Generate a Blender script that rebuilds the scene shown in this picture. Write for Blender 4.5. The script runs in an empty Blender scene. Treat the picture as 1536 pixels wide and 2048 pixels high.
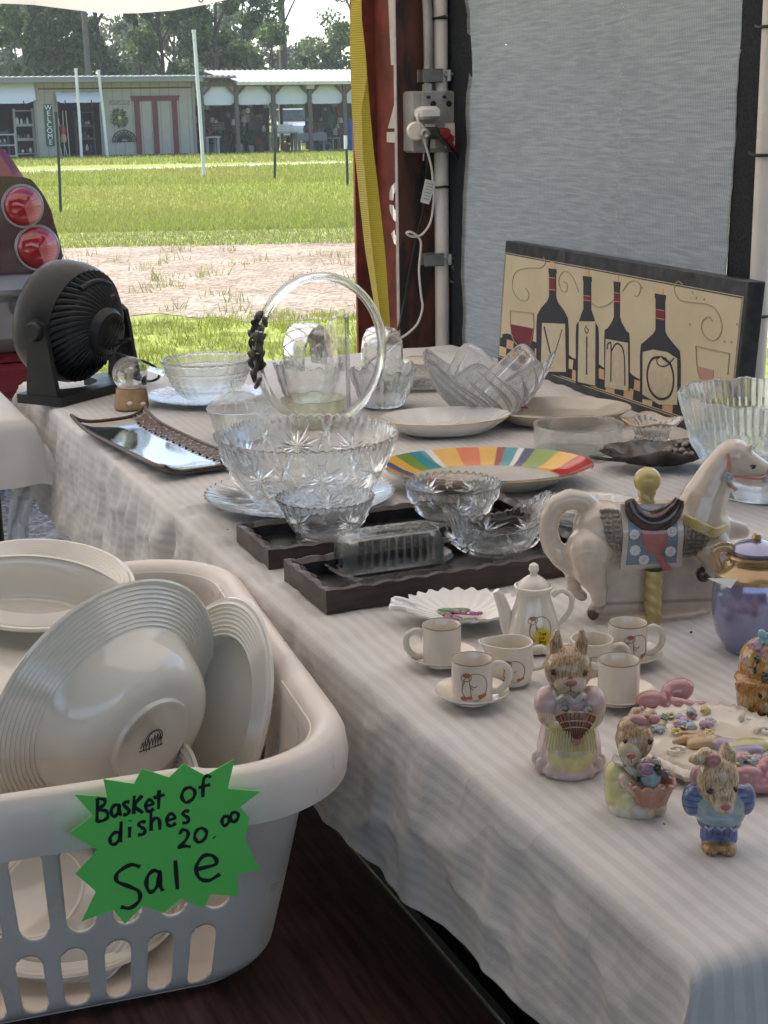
import bpy, math, random
import numpy as np
from mathutils import Vector, Matrix, Euler, noise as mnoise
PI = math.pi
R_ = math.radians
random.seed(7)
scene = bpy.context.scene
COL = scene.collection

# ------------------------------------------------------------------ camera
CAM_Z, PITCH, ROLL, FPX = 1.35, R_(15.27), R_(-1.0), 2900.0     # eye height, tilt, roll, focal length in px of a 1536x2048 frame
cam = bpy.data.cameras.new('camera'); cam_ob = bpy.data.objects.new('camera', cam); COL.objects.link(cam_ob)
cam.sensor_fit = 'VERTICAL'; cam.sensor_height = 36.0; cam.lens = FPX / 2048 * 36.0
cam.clip_start = 0.05; cam.clip_end = 2000
cam_ob.location = (0, 0, CAM_Z)
cam_ob.rotation_euler = (Matrix.Rotation(PI/2 - PITCH, 3, 'X') @ Matrix.Rotation(ROLL, 3, 'Z')).to_euler()
scene.camera = cam_ob

# ------------------------------------------------------------------ sky and sun
SUN_EL, SUN_AZ = R_(50), math.atan2(-0.80, 0.60)                # azimuth from +Y towards +X
world = bpy.data.worlds.new('World'); scene.world = world; world.use_nodes = True
nt = world.node_tree; bg = nt.nodes['Background']
sky = nt.nodes.new('ShaderNodeTexSky'); sky.sky_type = 'NISHITA'; sky.sun_disc = False
sky.sun_elevation = SUN_EL; sky.sun_rotation = SUN_AZ; sky.air_density = 1.0; sky.dust_density = 2.0; sky.ozone_density = 1.0
nt.links.new(sky.outputs[0], bg.inputs[0]); bg.inputs[1].default_value = 0.15
sun = bpy.data.lights.new('sun', 'SUN'); sun.energy = 3.2; sun.angle = R_(0.5); sun.color = (1.0, 0.94, 0.84)
sun_ob = bpy.data.objects.new('sun', sun); COL.objects.link(sun_ob)
SUNV = Vector((math.sin(SUN_AZ)*math.cos(SUN_EL), math.cos(SUN_AZ)*math.cos(SUN_EL), math.sin(SUN_EL)))
sun_ob.rotation_euler = (-SUNV).to_track_quat('-Z', 'Y').to_euler()
sun_ob.location = SUNV * 30
scene.view_settings.view_transform = 'Standard'; scene.view_settings.look = 'None'
scene.view_settings.exposure = 1.45; scene.view_settings.gamma = 1.0
scene.render.engine = 'CYCLES'
cy = scene.cycles
cy.max_bounces = 10; cy.diffuse_bounces = 5; cy.glossy_bounces = 5; cy.transmission_bounces = 8; cy.transparent_max_bounces = 32
cy.caustics_reflective = False; cy.caustics_refractive = False; cy.sample_clamp_indirect = 6.0; cy.blur_glossy = 0.5
cy.use_denoising = True

# ------------------------------------------------------------------ picture ray -> real point
_CR = cam_ob.rotation_euler.to_matrix()
def ray(u, v): return _CR @ Vector(((u - 768) / FPX, -(v - 1024) / FPX, -1.0))
CAMP = Vector((0, 0, CAM_Z))
def P(u, v, z=0.0):
    d = ray(u, v); return CAMP + d * ((z - CAM_Z) / d.z)
def PY(u, v, y):
    d = ray(u, v); return CAMP + d * (y / d.y)
def hit(u, v, o, n):
    d = ray(u, v); return CAMP + d * ((Vector(o) - CAMP).dot(n) / d.dot(n))

# ------------------------------------------------------------------ object helpers
def tag(o, label=None, cat=None, group=None, kind=None):
    if label: o['label'] = label
    if cat: o['category'] = cat
    if group: o['group'] = group
    if kind: o['kind'] = kind
    return o
def thing(name, label, cat, loc=(0, 0, 0), rz=0.0, group=None):
    o = bpy.data.objects.new(name, None); COL.objects.link(o)
    o.empty_display_size = 0.02
    o.location = loc; o.rotation_euler = (0, 0, rz)
    return tag(o, label, cat, group)
def kids(o): return [c for c in bpy.data.objects if c.parent == o]
def copy_tree(o, parent=None):
    c = o.copy(); COL.objects.link(c); c.parent = parent
    for ch in kids(o): copy_tree(ch, c)
    return c

def srgb(r, g, b):
    f = lambda c: c/12.92 if c <= 0.04045 else ((c+0.055)/1.055)**2.4
    return (f(r/255), f(g/255), f(b/255))

class MB:
    """collects shapes into one mesh"""
    def __init__(s): s.v = []; s.f = []; s.c = []; s.mi = []
    def add(s, vs, fs, col=(1, 1, 1), M=None, mi=0):
        n = len(s.v)
        if M is not None: vs = [tuple(M @ Vector(p)) for p in vs]
        s.v.extend([tuple(p) for p in vs]); s.f.extend([tuple(i + n for i in f) for f in fs])
        if col and isinstance(col[0], (tuple, list)): s.c.extend(col)
        else: s.c.extend([col] * len(vs))
        s.mi.extend([mi] * len(fs))
    def box(s, c, size, rz=0, col=(1, 1, 1), M=None, bev=0.0, mi=0):
        x, y, z = [d/2 for d in size]
        T = Matrix.Translation(c) @ Matrix.Rotation(rz, 4, 'Z')
        if M is not None: T = M @ T
        if bev <= 0:
            vs = [(a*x, b*y, d*z) for d in (-1, 1) for b in (-1, 1) for a in (-1, 1)]
            fs = [(0, 2, 3, 1), (4, 5, 7, 6), (0, 1, 5, 4), (2, 6, 7, 3), (0, 4, 6, 2), (1, 3, 7, 5)]
            s.add(vs, fs, col, T, mi)
        else:
            b = min(bev, x*.9, y*.9, z*.9); rings = []
            def loop(ix, iy, zz): 
                return [(-ix+0, -iy-0, zz)]
            def oct_(hx, hy, zz):
                k = b * .7
                return [(-hx+k, -hy, zz), (hx-k, -hy, zz), (hx, -hy+k, zz), (hx, hy-k, zz), (hx-k, hy, zz), (-hx+k, hy, zz), (-hx, hy-k, zz), (-hx, -hy+k, zz)]
            L = [oct_(x-b, y-b, -z), oct_(x, y, -z+b), oct_(x, y, z-b), oct_(x-b, y-b, z)]
            vs = [p for l in L for p in l]; fs = []
            for i in range(3):
                for j in range(8): fs.append((i*8+j, i*8+(j+1) % 8, (i+1)*8+(j+1) % 8, (i+1)*8+j))
            fs.append(tuple(range(7, -1, -1))); fs.append(tuple(range(24, 32)))
            s.add(vs, fs, col, T, mi)
    def lathe(s, prof, seg=48, mod=None, sx=1, sy=1, M=None, col=(1, 1, 1), th0=0, th1=2*PI, mi=0):
        full = abs(th1 - th0 - 2*PI) < 1e-6
        n = seg if full else seg + 1; vs = []; m = len(prof)
        for k, (r, z) in enumerate(prof):
            for j in range(n):
                th = th0 + (th1 - th0) * j / seg
                rr, zz = (r, z) if mod is None else mod(th, k, r, z)
                vs.append((rr*math.cos(th)*sx, rr*math.sin(th)*sy, zz))
        fs = []
        for k in range(m - 1):
            for j in range(seg):
                a, b = k*n + j, k*n + (j+1) % n
                fs.append((a, b, b + n, a + n))
        s.add(vs, fs, col, M, mi)
    def tube(s, path, r, seg=8, closed=False, col=(1, 1, 1), M=None, flat=1.0, up=None, mi=0):
        pts = [Vector(p) for p in path]; n = len(pts)
        rs = r if isinstance(r, (list, tuple)) else [r]*n
        vs = []; prev = None
        for i, p in enumerate(pts):
            a = pts[(i-1) % n] if (closed or i > 0) else p
            b = pts[(i+1) % n] if (closed or i < n-1) else p
            t = (b - a)
            t = t.normalized() if t.length > 1e-9 else Vector((0, 0, 1))
            if prev is None:
                ref = Vector(up) if up else (Vector((0, 0, 1)) if abs(t.z) < .9 else Vector((1, 0, 0)))
                nrm = (ref - t * ref.dot(t)).normalized()
            else:
                nrm = prev - t * prev.dot(t)
                nrm = nrm.normalized() if nrm.length > 1e-6 else prev
            prev = nrm; bi = t.cross(nrm)
            for j in range(seg):
                an = 2*PI*j/seg
                vs.append(tuple(p + nrm*(math.cos(an)*rs[i]*flat) + bi*(math.sin(an)*rs[i])))
        fs = []
        for i in range(n if closed else n-1):
            for j in range(seg):
                a, b = i*seg+j, i*seg+(j+1) % seg
                c, d = ((i+1) % n)*seg+(j+1) % seg, ((i+1) % n)*seg+j
                fs.append((a, b, c, d))
        if not closed:
            fs.append(tuple(range(seg-1, -1, -1))); fs.append(tuple(range((n-1)*seg, n*seg)))
        s.add(vs, fs, col, M, mi)
    def ell(s, c, r, rot=(0, 0, 0), seg=16, rings=10, col=(1, 1, 1), M=None):
        T = Matrix.Translation(c) @ Euler(rot).to_matrix().to_4x4() @ Matrix.Diagonal((r[0], r[1], r[2], 1))
        if M is not None: T = M @ T
        vs = [(0, 0, -1)]; fs = []
        for i in range(1, rings):
            ph = -PI/2 + PI*i/rings
            for j in range(seg):
                th = 2*PI*j/seg; vs.append((math.cos(ph)*math.cos(th), math.cos(ph)*math.sin(th), math.sin(ph)))
        vs.append((0, 0, 1)); top = len(vs)-1
        for j in range(seg): fs.append((0, 1+(j+1) % seg, 1+j))
        for i in range(rings-2):
            for j in range(seg):
                a = 1+i*seg+j; b = 1+i*seg+(j+1) % seg; fs.append((a, b, b+seg, a+seg))
        o = 1+(rings-2)*seg
        for j in range(seg): fs.append((o+j, o+(j+1) % seg, top))
        s.add(vs, fs, col, T)
    def prism(s, poly, z0, z1, M=None, col=(1, 1, 1), cap0=True, mi=0):
        n = len(poly)
        area = sum(poly[i][0]*poly[(i+1) % n][1]-poly[(i+1) % n][0]*poly[i][1] for i in range(n))
        if area < 0: poly = poly[::-1]
        vs = [(x, y, z0) for x, y in poly] + [(x, y, z1) for x, y in poly]
        fs = [tuple(range(n, 2*n))]
        if cap0: fs.append(tuple(range(n-1, -1, -1)))
        for i in range(n): fs.append((i, (i+1) % n, n+(i+1) % n, n+i))
        s.add(vs, fs, col, M, mi)
    def stroke(s, pts, w, z0, z1, M=None, col=(1, 1, 1)):
        """flat pen stroke: ribbon of width w in the xy plane"""
        n = len(pts); L = []; Rr = []
        for i, (x, y) in enumerate(pts):
            ax, ay = pts[max(i-1, 0)]; bx, by = pts[min(i+1, n-1)]
            dx, dy = bx-ax, by-ay; l = math.hypot(dx, dy) or 1
            ww = w[i] if isinstance(w, (list, tuple)) else w
            ox, oy = -dy/l*ww/2, dx/l*ww/2
            L.append((x+ox, y+oy)); Rr.append((x-ox, y-oy))
        vs = [(x, y, z1) for x, y in L] + [(x, y, z1) for x, y in Rr] + [(x, y, z0) for x, y in L] + [(x, y, z0) for x, y in Rr]
        fs = []
        for i in range(n-1):
            fs += [(i+1, i, n+i, n+i+1), (i, i+1, 2*n+i+1, 2*n+i), (n+i+1, n+i, 3*n+i, 3*n+i+1)]
        s.add(vs, fs, col, M)
    def build(s, name, mat=None, parent=None, smooth=True, loc=None, rz=None, auto=40):
        me = bpy.data.meshes.new(name); me.from_pydata(s.v, [], s.f); 
        ca = me.color_attributes.new('Col', 'FLOAT_COLOR', 'POINT')
        flat = np.ones((len(s.v), 4), dtype=np.float32); flat[:, :3] = np.array(s.c, dtype=np.float32)[:, :3]
        ca.data.foreach_set('color', flat.ravel())
        mats = mat if isinstance(mat, (list, tuple)) else [mat]
        for m in mats:
            if m: me.materials.append(m)
        if len(mats) > 1: me.polygons.foreach_set('material_index', s.mi)
        if smooth:
            me.polygons.foreach_set('use_smooth', [True]*len(me.polygons))
            if auto and auto < 180: me.set_sharp_from_angle(angle=R_(auto))
        me.update()
        o = bpy.data.objects.new(name, me); COL.objects.link(o)
        if parent: o.parent = parent
        if loc is not None: o.location = loc
        if rz is not None: o.rotation_euler = (0, 0, rz)
        return o

def spline(pts, n=8, closed=False):
    """Catmull-Rom through pts"""
    P_ = [Vector(p) for p in pts]; m = len(P_); out = []
    rng = m if closed else m-1
    for i in range(rng):
        p0 = P_[(i-1) % m] if closed or i > 0 else P_[0]*2-P_[1]
        p1 = P_[i]; p2 = P_[(i+1) % m]
        p3 = P_[(i+2) % m] if closed or i < m-2 else P_[-1]*2-P_[-2]
        for k in range(n):
            t = k/n
            out.append(0.5*((2*p1)+(p2-p0)*t+(2*p0-5*p1+4*p2-p3)*t*t+(3*p1-p0-3*p2+p3)*t**3))
    if not closed: out.append(P_[-1])
    return out
def spl2(pts, n=6, closed=False): return [(p.x, p.y) for p in spline([(x, y, 0) for x, y in pts], n, closed)]
def nz(x, y, z=0): return mnoise.noise(Vector((x, y, z)))

# ------------------------------------------------------------------ materials
def new_mat(name):
    m = bpy.data.materials.new(name); m.use_nodes = True; t = m.node_tree
    return m, t, t.nodes['Principled BSDF']
def N(t, kind, **kw):
    n = t.nodes.new(kind)
    for k, v in kw.items(): setattr(n, k, v)
    return n
def ramp(t, fac, stops):
    r = N(t, 'ShaderNodeValToRGB'); e = r.color_ramp.elements
    while len(e) < len(stops): e.new(0.5)
    for i, (p, c) in enumerate(stops): e[i].position = p; e[i].color = (*c, 1)
    t.links.new(fac, r.inputs[0]); return r.outputs[0]
def mat(name, col, rough=.5, metal=0, coat=0, var=None, bump=None, spec=.5, col2=None, vcol=False, coords='Object', sss=0, ior=None, detail=4, stretch=None, dust=0, rvar=0):
    """principled; var=(scale, low, high) noise between col and col2; bump=(scale, strength)"""
    m, t, b = new_mat(name)
    b.inputs['Base Color'].default_value = (*col, 1); b.inputs['Roughness'].default_value = rough
    b.inputs['Metallic'].default_value = metal; b.inputs['Coat Weight'].default_value = coat; b.inputs['Coat Roughness'].default_value = .06
    b.inputs['Specular IOR Level'].default_value = spec
    tc = N(t, 'ShaderNodeTexCoord'); src = tc.outputs[coords]
    if stretch:
        mp = N(t, 'ShaderNodeMapping'); mp.inputs['Scale'].default_value = stretch
        t.links.new(src, mp.inputs[0]); src = mp.outputs[0]
    out = None
    if vcol:
        a = N(t, 'ShaderNodeVertexColor', layer_name='Col'); out = a.outputs[0]
    if var:
        n = N(t, 'ShaderNodeTexNoise'); n.inputs['Scale'].default_value = var[0]; n.inputs['Detail'].default_value = detail
        t.links.new(src, n.inputs['Vector'])
        c2 = col2 or tuple(c*.7 for c in col)
        if vcol:
            fac = ramp(t, n.outputs[0], [(var[1], (c2)), (var[2], (1, 1, 1))])
            mx = N(t, 'ShaderNodeMix', data_type='RGBA', blend_type='MULTIPLY'); mx.inputs[0].default_value = 1
            t.links.new(out, mx.inputs[6]); t.links.new(fac, mx.inputs[7]); out = mx.outputs[2]
        else: out = ramp(t, n.outputs[0], [(var[1], c2), (var[2], col)])
    if rvar:
        n3 = N(t, 'ShaderNodeTexNoise'); n3.inputs['Scale'].default_value = 25; n3.inputs['Detail'].default_value = 6
        t.links.new(tc.outputs['Object'], n3.inputs['Vector'])
        mr = N(t, 'ShaderNodeMapRange'); mr.inputs[1].default_value = .3; mr.inputs[2].default_value = .7
        mr.inputs[3].default_value = max(rough-rvar, 0.02); mr.inputs[4].default_value = min(rough+rvar, 1)
        t.links.new(n3.outputs[0], mr.inputs[0]); t.links.new(mr.outputs[0], b.inputs['Roughness'])
    if out: t.links.new(out, b.inputs['Base Color'])
    if bump:
        n2 = N(t, 'ShaderNodeTexNoise'); n2.inputs['Scale'].default_value = bump[0]; n2.inputs['Detail'].default_value = 5
        t.links.new(src, n2.inputs['Vector'])
        bp = N(t, 'ShaderNodeBump'); bp.inputs['Strength'].default_value = bump[1]; bp.inputs['Distance'].default_value = bump[2] if len(bump) > 2 else .002
        t.links.new(n2.outputs[0], bp.inputs['Height']); t.links.new(bp.outputs[0], b.inputs['Normal'])
    if sss:
        b.inputs['Subsurface Weight'].default_value = sss; b.inputs['Subsurface Scale'].default_value = .004
    return m
def glass_mat(name, tint=(.97, .98, .98), rough=.03, through=.5, ior=1.45, bump=None, milk=0.0):
    """pressed glass: part refracting body, part straight-through, reflections on top"""
    m, t, b = new_mat(name)
    out = t.nodes['Material Output']
    b.inputs['Base Color'].default_value = (*tint, 1); b.inputs['Transmission Weight'].default_value = 1
    b.inputs['Roughness'].default_value = rough; b.inputs['IOR'].default_value = ior
    tr = N(t, 'ShaderNodeBsdfTransparent'); tr.inputs[0].default_value = (*tint, 1)
    mx = N(t, 'ShaderNodeMixShader'); mx.inputs[0].default_value = through
    t.links.new(b.outputs[0], mx.inputs[1]); t.links.new(tr.outputs[0], mx.inputs[2])
    last = mx.outputs[0]
    if milk:  # white share: frosting on frosted glass, painted sparkle on clear glass
        d = N(t, 'ShaderNodeBsdfDiffuse'); d.inputs[0].default_value = (.85, .87, .88, 1)
        tl = N(t, 'ShaderNodeBsdfTranslucent'); tl.inputs[0].default_value = (.85, .87, .88, 1)
        m1 = N(t, 'ShaderNodeMixShader'); m1.inputs[0].default_value = .5
        t.links.new(d.outputs[0], m1.inputs[1]); t.links.new(tl.outputs[0], m1.inputs[2])
        m2 = N(t, 'ShaderNodeMixShader'); m2.inputs[0].default_value = milk
        t.links.new(last, m2.inputs[1]); t.links.new(m1.outputs[0], m2.inputs[2]); last = m2.outputs[0]
    if bump:
        tc = N(t, 'ShaderNodeTexCoord'); n = N(t, 'ShaderNodeTexVoronoi'); n.inputs['Scale'].default_value = bump[0]
        t.links.new(tc.outputs['Object'], n.inputs['Vector'])
        bp = N(t, 'ShaderNodeBump'); bp.inputs['Strength'].default_value = bump[1]; bp.inputs['Distance'].default_value = .003
        t.links.new(n.outputs[0], bp.inputs['Height']); t.links.new(bp.outputs[0], b.inputs['Normal'])
    t.links.new(last, out.inputs[0]); return m
def cloth_mat(name, col, trans=0.15, stripes=None, weave=True, crease=0.3, rot=0):
    m, t, b = new_mat(name); out = t.nodes['Material Output']
    b.inputs['Base Color'].default_value = (*col, 1); b.inputs['Roughness'].default_value = .75
    b.inputs['Specular IOR Level'].default_value = .25; b.inputs['Sheen Weight'].default_value = .15
    tc = N(t, 'ShaderNodeTexCoord')
    if stripes:
        uv = N(t, 'ShaderNodeUVMap', uv_map='UVMap')
        w = N(t, 'ShaderNodeTexWave', wave_type='BANDS', bands_direction='X', wave_profile='SIN')
        w.inputs['Scale'].default_value = stripes[0]; w.inputs['Distortion'].default_value = 0.0
        t.links.new(uv.outputs[0], w.inputs['Vector'])
        c = ramp(t, w.outputs[0], [(.44, tuple(x*stripes[1] for x in col)), (.54, col)])
        ns = N(t, 'ShaderNodeTexNoise'); ns.inputs['Scale'].default_value = 7; ns.inputs['Detail'].default_value = 5
        t.links.new(tc.outputs['Object'], ns.inputs['Vector'])
        c2 = ramp(t, ns.outputs[0], [(.3, (.90, .89, .87)), (.6, (1, 1, 1))])
        mx = N(t, 'ShaderNodeMix', data_type='RGBA', blend_type='MULTIPLY'); mx.inputs[0].default_value = 1
        t.links.new(c, mx.inputs[6]); t.links.new(c2, mx.inputs[7])
        t.links.new(mx.outputs[2], b.inputs['Base Color'])
        r = ramp(t, w.outputs[0], [(.46, (.55,)*3), (.54, (.8,)*3)]); t.links.new(r, b.inputs['Roughness'])
    n1 = N(t, 'ShaderNodeTexNoise'); n1.inputs['Scale'].default_value = 13; n1.inputs['Detail'].default_value = 9; n1.inputs['Distortion'].default_value = .3
    n2 = N(t, 'ShaderNodeTexNoise'); n2.inputs['Scale'].default_value = 900; n2.inputs['Detail'].default_value = 1
    v3 = N(t, 'ShaderNodeTexVoronoi', feature='F1'); v3.inputs['Scale'].default_value = 7.5
    nd = N(t, 'ShaderNodeTexNoise'); nd.inputs['Scale'].default_value = 5
    t.links.new(tc.outputs['Object'], nd.inputs['Vector'])
    va = N(t, 'ShaderNodeVectorMath', operation='MULTIPLY_ADD'); va.inputs[1].default_value = (.35, .35, .35)
    t.links.new(nd.outputs['Color'], va.inputs[0]); t.links.new(tc.outputs['Object'], va.inputs[2]); t.links.new(va.outputs[0], v3.inputs['Vector'])
    cr = N(t, 'ShaderNodeMapRange'); cr.inputs[1].default_value = 0; cr.inputs[2].default_value = 1.0
    t.links.new(v3.outputs['Distance'], cr.inputs[0])
    for n in (n1, n2): t.links.new(tc.outputs['Object'], n.inputs['Vector'])
    b1 = N(t, 'ShaderNodeBump'); b1.inputs['Strength'].default_value = crease; b1.inputs['Distance'].default_value = .012
    b2 = N(t, 'ShaderNodeBump'); b2.inputs['Strength'].default_value = .10; b2.inputs['Distance'].default_value = .001
    b3 = N(t, 'ShaderNodeBump'); b3.inputs['Strength'].default_value = crease*.8; b3.inputs['Distance'].default_value = .02
    t.links.new(n1.outputs[0], b1.inputs['Height']); t.links.new(n2.outputs[0], b2.inputs['Height']); t.links.new(cr.outputs[0], b3.inputs['Height'])
    t.links.new(b1.outputs[0], b2.inputs['Normal']); t.links.new(b2.outputs[0], b3.inputs['Normal']); t.links.new(b3.outputs[0], b.inputs['Normal'])
    if trans:
        tl = N(t, 'ShaderNodeBsdfTranslucent'); tl.inputs[0].default_value = (*col, 1)
        t.links.new(b3.outputs[0], tl.inputs['Normal'])
        ms = N(t, 'ShaderNodeMixShader'); ms.inputs[0].default_value = trans
        t.links.new(b.outputs[0], ms.inputs[1]); t.links.new(tl.outputs[0], ms.inputs[2]); t.links.new(ms.outputs[0], out.inputs[0])
    return m
def leaf_mat(name):
    m, t, b = new_mat(name); out = t.nodes['Material Output']
    a = N(t, 'ShaderNodeVertexColor', layer_name='Col'); t.links.new(a.outputs[0], b.inputs['Base Color'])
    b.inputs['Roughness'].default_value = .55; b.inputs['Specular IOR Level'].default_value = .3
    tl = N(t, 'ShaderNodeBsdfTranslucent'); t.links.new(a.outputs[0], tl.inputs[0])
    ms = N(t, 'ShaderNodeMixShader'); ms.inputs[0].default_value = .35
    t.links.new(b.outputs[0], ms.inputs[1]); t.links.new(tl.outputs[0], ms.inputs[2]); t.links.new(ms.outputs[0], out.inputs[0]); return m

M = {}
M['cloth'] = cloth_mat('white_striped_cloth', (.735, .705, .68), .12, stripes=(19.0, .89), crease=.40)
M['cloth_plain'] = cloth_mat('white_plain_cloth', (.76, .72, .685), .15, crease=.25)
M['canopy'] = cloth_mat('tent_canvas', (.80, .73, .66), .40, crease=.25)
M['awning'] = cloth_mat('awning_canvas', (.62, .66, .76), .08, crease=.12)
M['cream'] = mat('cream_glaze', (.74, .68, .58), .18, coat=.6, var=(30, .3, .7), col2=(.70, .63, .52), rvar=.06)
M['china'] = mat('white_china', (.78, .76, .73), .12, coat=.7, var=(12, .3, .7), col2=(.74, .71, .67), rvar=.05)
M['dish'] = mat('ivory_stoneware', (.74, .69, .60), .16, coat=.6, var=(9, .3, .7), col2=(.66, .64, .58), rvar=.06, bump=(40, .04))
M['plastic'] = mat('white_basket_plastic', (.78, .705, .63), .35, var=(14, .35, .7), col2=(.70, .62, .54), rvar=.1, bump=(160, .05), sss=.0)
M['glass'] = glass_mat('pressed_glass', through=.28, milk=.015)
M['glass_thin'] = glass_mat('thin_clear_glass', through=.60, rough=.01)
M['glass_cut'] = glass_mat('cut_crystal', through=.20, rough=.0, ior=1.5, milk=.012)
M['glass_tex'] = glass_mat('textured_glass', through=.3, rough=.03, bump=(160, .5))
M['glass_frost'] = glass_mat('frosted_glass', through=.22, rough=.05, milk=.13)
M['glass_sparkle_white'] = glass_mat('sparkle_white_glass', through=.30, rough=.02, milk=.10)  # white mixed into the glass stands for sparkle and frosted lines
M['glass_yellow'] = glass_mat('yellow_glass', tint=(.97, .96, .84), through=.45)
M['vcol'] = mat('painted_glaze', (.8, .8, .8), .2, coat=.55, vcol=True, var=(60, .3, .65), col2=(.82, .80, .78), rvar=.07)
M['vmatte'] = mat('painted_flat', (.8, .8, .8), .65, vcol=True, var=(50, .3, .65), col2=(.86, .84, .8), bump=(200, .08))
M['black'] = mat('black_plastic', (.010, .011, .012), .45, spec=.35, var=(60, .3, .7), col2=(.014, .015, .016), bump=(300, .06), rvar=.08)
M['grill'] = mat('dark_grill', (.012, .013, .014), .4)
M['darkwood'] = mat('dark_carved_wood', (.055, .035, .028), .38, var=(22, .35, .7), col2=(.025, .016, .013), bump=(60, .25), stretch=(1, 6, 6), rvar=.1)
M['trayin'] = mat('black_lacquer', (.012, .011, .011), .3, var=(20, .3, .7), col2=(.02, .018, .017), rvar=.1)
M['brown'] = mat('brown_table_top', (.085, .038, .028), .42, spec=.3, var=(9, .38, .62), col2=(.035, .016, .013), stretch=(14, 1, 1), bump=(60, .15), detail=8, rvar=.12)
M['timber'] = mat('weathered_timber', (.16, .135, .115), .85, var=(9, .3, .7), col2=(.07, .06, .055), stretch=(6, 6, .6), bump=(40, .4))
M['pvc'] = mat('white_pvc', (.72, .68, .64), .35, var=(8, .3, .7), col2=(.6, .55, .5), rvar=.1)
M['steel'] = mat('zinc_steel', (.42, .42, .42), .4, metal=.8, var=(20, .3, .7), col2=(.25, .24, .23), rvar=.1)
M['box'] = mat('grey_outlet_box', (.40, .40, .38), .4, metal=.3, var=(25, .35, .7), col2=(.30, .29, .27), rvar=.1)
M['tie'] = mat('black_tie', (.012, .012, .013), .5)
M['rust'] = mat('red_oxide_paint', (.20, .045, .028), .6, var=(14, .38, .62), col2=(.10, .028, .02), detail=8, bump=(120, .15))
M['rustdark'] = mat('rusted_dark_paint', (.085, .028, .02), .65, var=(8, .42, .56), col2=(.018, .012, .012), detail=9, bump=(60, .3), stretch=(3, 3, 1))
M['white_paint'] = mat('stencil_paint', (.62, .58, .54), .7, var=(30, .3, .6), col2=(.5, .44, .4))
M['strap'] = mat('yellow_webbing', (.62, .50, .06), .6, var=(40, .3, .7), col2=(.5, .42, .08))
M['cord_w'] = mat('white_cord', (.72, .69, .64), .45)
M['cord_b'] = mat('black_cord', (.015, .015, .016), .5)
M['cord_r'] = mat('red_cord', (.28, .02, .02), .5)
M['brass'] = mat('brass', (.62, .46, .18), .3, metal=.9)
M['pewter'] = mat('pewter', (.20, .18, .16), .42, metal=.75, var=(40, .35, .65), col2=(.06, .05, .045), bump=(120, .3))
M['cork'] = mat('tan_resin', (.45, .30, .16), .6, var=(60, .3, .7), col2=(.32, .2, .1), bump=(120, .2))
M['gunmetal'] = mat('dark_stake', (.03, .035, .03), .6)
# ================================================================== THE SETTING
def jag_sheet(name, y0f, y1f, x0, x1, z, m, n=160):
    mb = MB(); 
    for i in range(n+1):
        x = x0 + (x1-x0)*i/n
        mb.v += [(x, y0f(x), z), (x, y1f(x), z)]; mb.c += [(1, 1, 1)]*2
    mb.f = [(2*i, 2*i+2, 2*i+3, 2*i+1) for i in range(n)]; mb.mi = [0]*n
    return tag(mb.build(name, m, smooth=False), kind='structure')

def ground_mat(name, stops, scale, bump, fine=None):
    m, t, b = new_mat(name); b.inputs['Roughness'].default_value = .9; b.inputs['Specular IOR Level'].default_value = .15
    tc = N(t, 'ShaderNodeTexCoord')
    n = N(t, 'ShaderNodeTexNoise'); n.inputs['Scale'].default_value = scale; n.inputs['Detail'].default_value = 9; n.inputs['Roughness'].default_value = .65
    t.links.new(tc.outputs['Object'], n.inputs['Vector'])
    c = ramp(t, n.outputs[0], stops)
    v = N(t, 'ShaderNodeTexVoronoi'); v.inputs['Scale'].default_value = fine or 30
    t.links.new(tc.outputs['Object'], v.inputs['Vector'])
    hv = N(t, 'ShaderNodeSeparateColor'); t.links.new(v.outputs['Color'], hv.inputs[0])
    c2 = ramp(t, hv.outputs[0], [(0.0, (.62, .61, .60)), (1.0, (1.25, 1.25, 1.25))])
    mx = N(t, 'ShaderNodeMix', data_type='RGBA', blend_type='MULTIPLY'); mx.inputs[0].default_value = 1
    t.links.new(c, mx.inputs[6]); t.links.new(c2, mx.inputs[7]); t.links.new(mx.outputs[2], b.inputs['Base Color'])
    bp = N(t, 'ShaderNodeBump'); bp.inputs['Strength'].default_value = bump; bp.inputs['Distance'].default_value = .03
    t.links.new(v.outputs['Distance'], bp.inputs['Height']); t.links.new(bp.outputs[0], b.inputs['Normal'])
    return m
GM = ground_mat('field_turf', [(.30, (.30, .25, .11)), (.42, (.22, .26, .055)), (.62, (.25, .29, .065)), (.8, (.32, .29, .10))], .22, .3, 9)
DM = ground_mat('sandy_gravel', [(.3, (.23, .175, .125)), (.5, (.30, .24, .185)), (.7, (.37, .315, .255))], 1.2, .6, 22)
YM = ground_mat('grey_gravel', [(.3, (.30, .28, .26)), (.6, (.42, .40, .38))], 2.0, 1.0, 42)
PM = ground_mat('pale_track', [(.3, (.38, .36, .24)), (.6, (.55, .50, .42))], .6, .3, 14)
mb = MB(); mb.add([(-250, -85, 0), (250, -85, 0), (250, 225, 0), (-250, 225, 0)], [(0, 1, 2, 3)])
tag(mb.build('ground', GM, smooth=False), kind='structure')
jag_sheet('gravel_yard', lambda x: -9, lambda x: 7.1 + .5*nz(x*1.3, 2) + .25*nz(x*5, 7), -9, 7, .004, YM, 300)
jag_sheet('gravel_drive', lambda x: 10.1 + .7*nz(x*.9, 3) + .35*nz(x*4, 8), lambda x: 16.3 + .7*nz(x*.8, 4) + .4*nz(x*4, 1), -40, 40, .004, DM, 500)
jag_sheet('dirt_track', lambda x: 44.6 + .366*x + .4*nz(x*.7, 5) + .2*nz(x*3, 4), lambda x: 46.8 + .366*x + .5*nz(x*.6, 9) + .2*nz(x*3, 6), -45, 45, .004, PM, 300)

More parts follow.
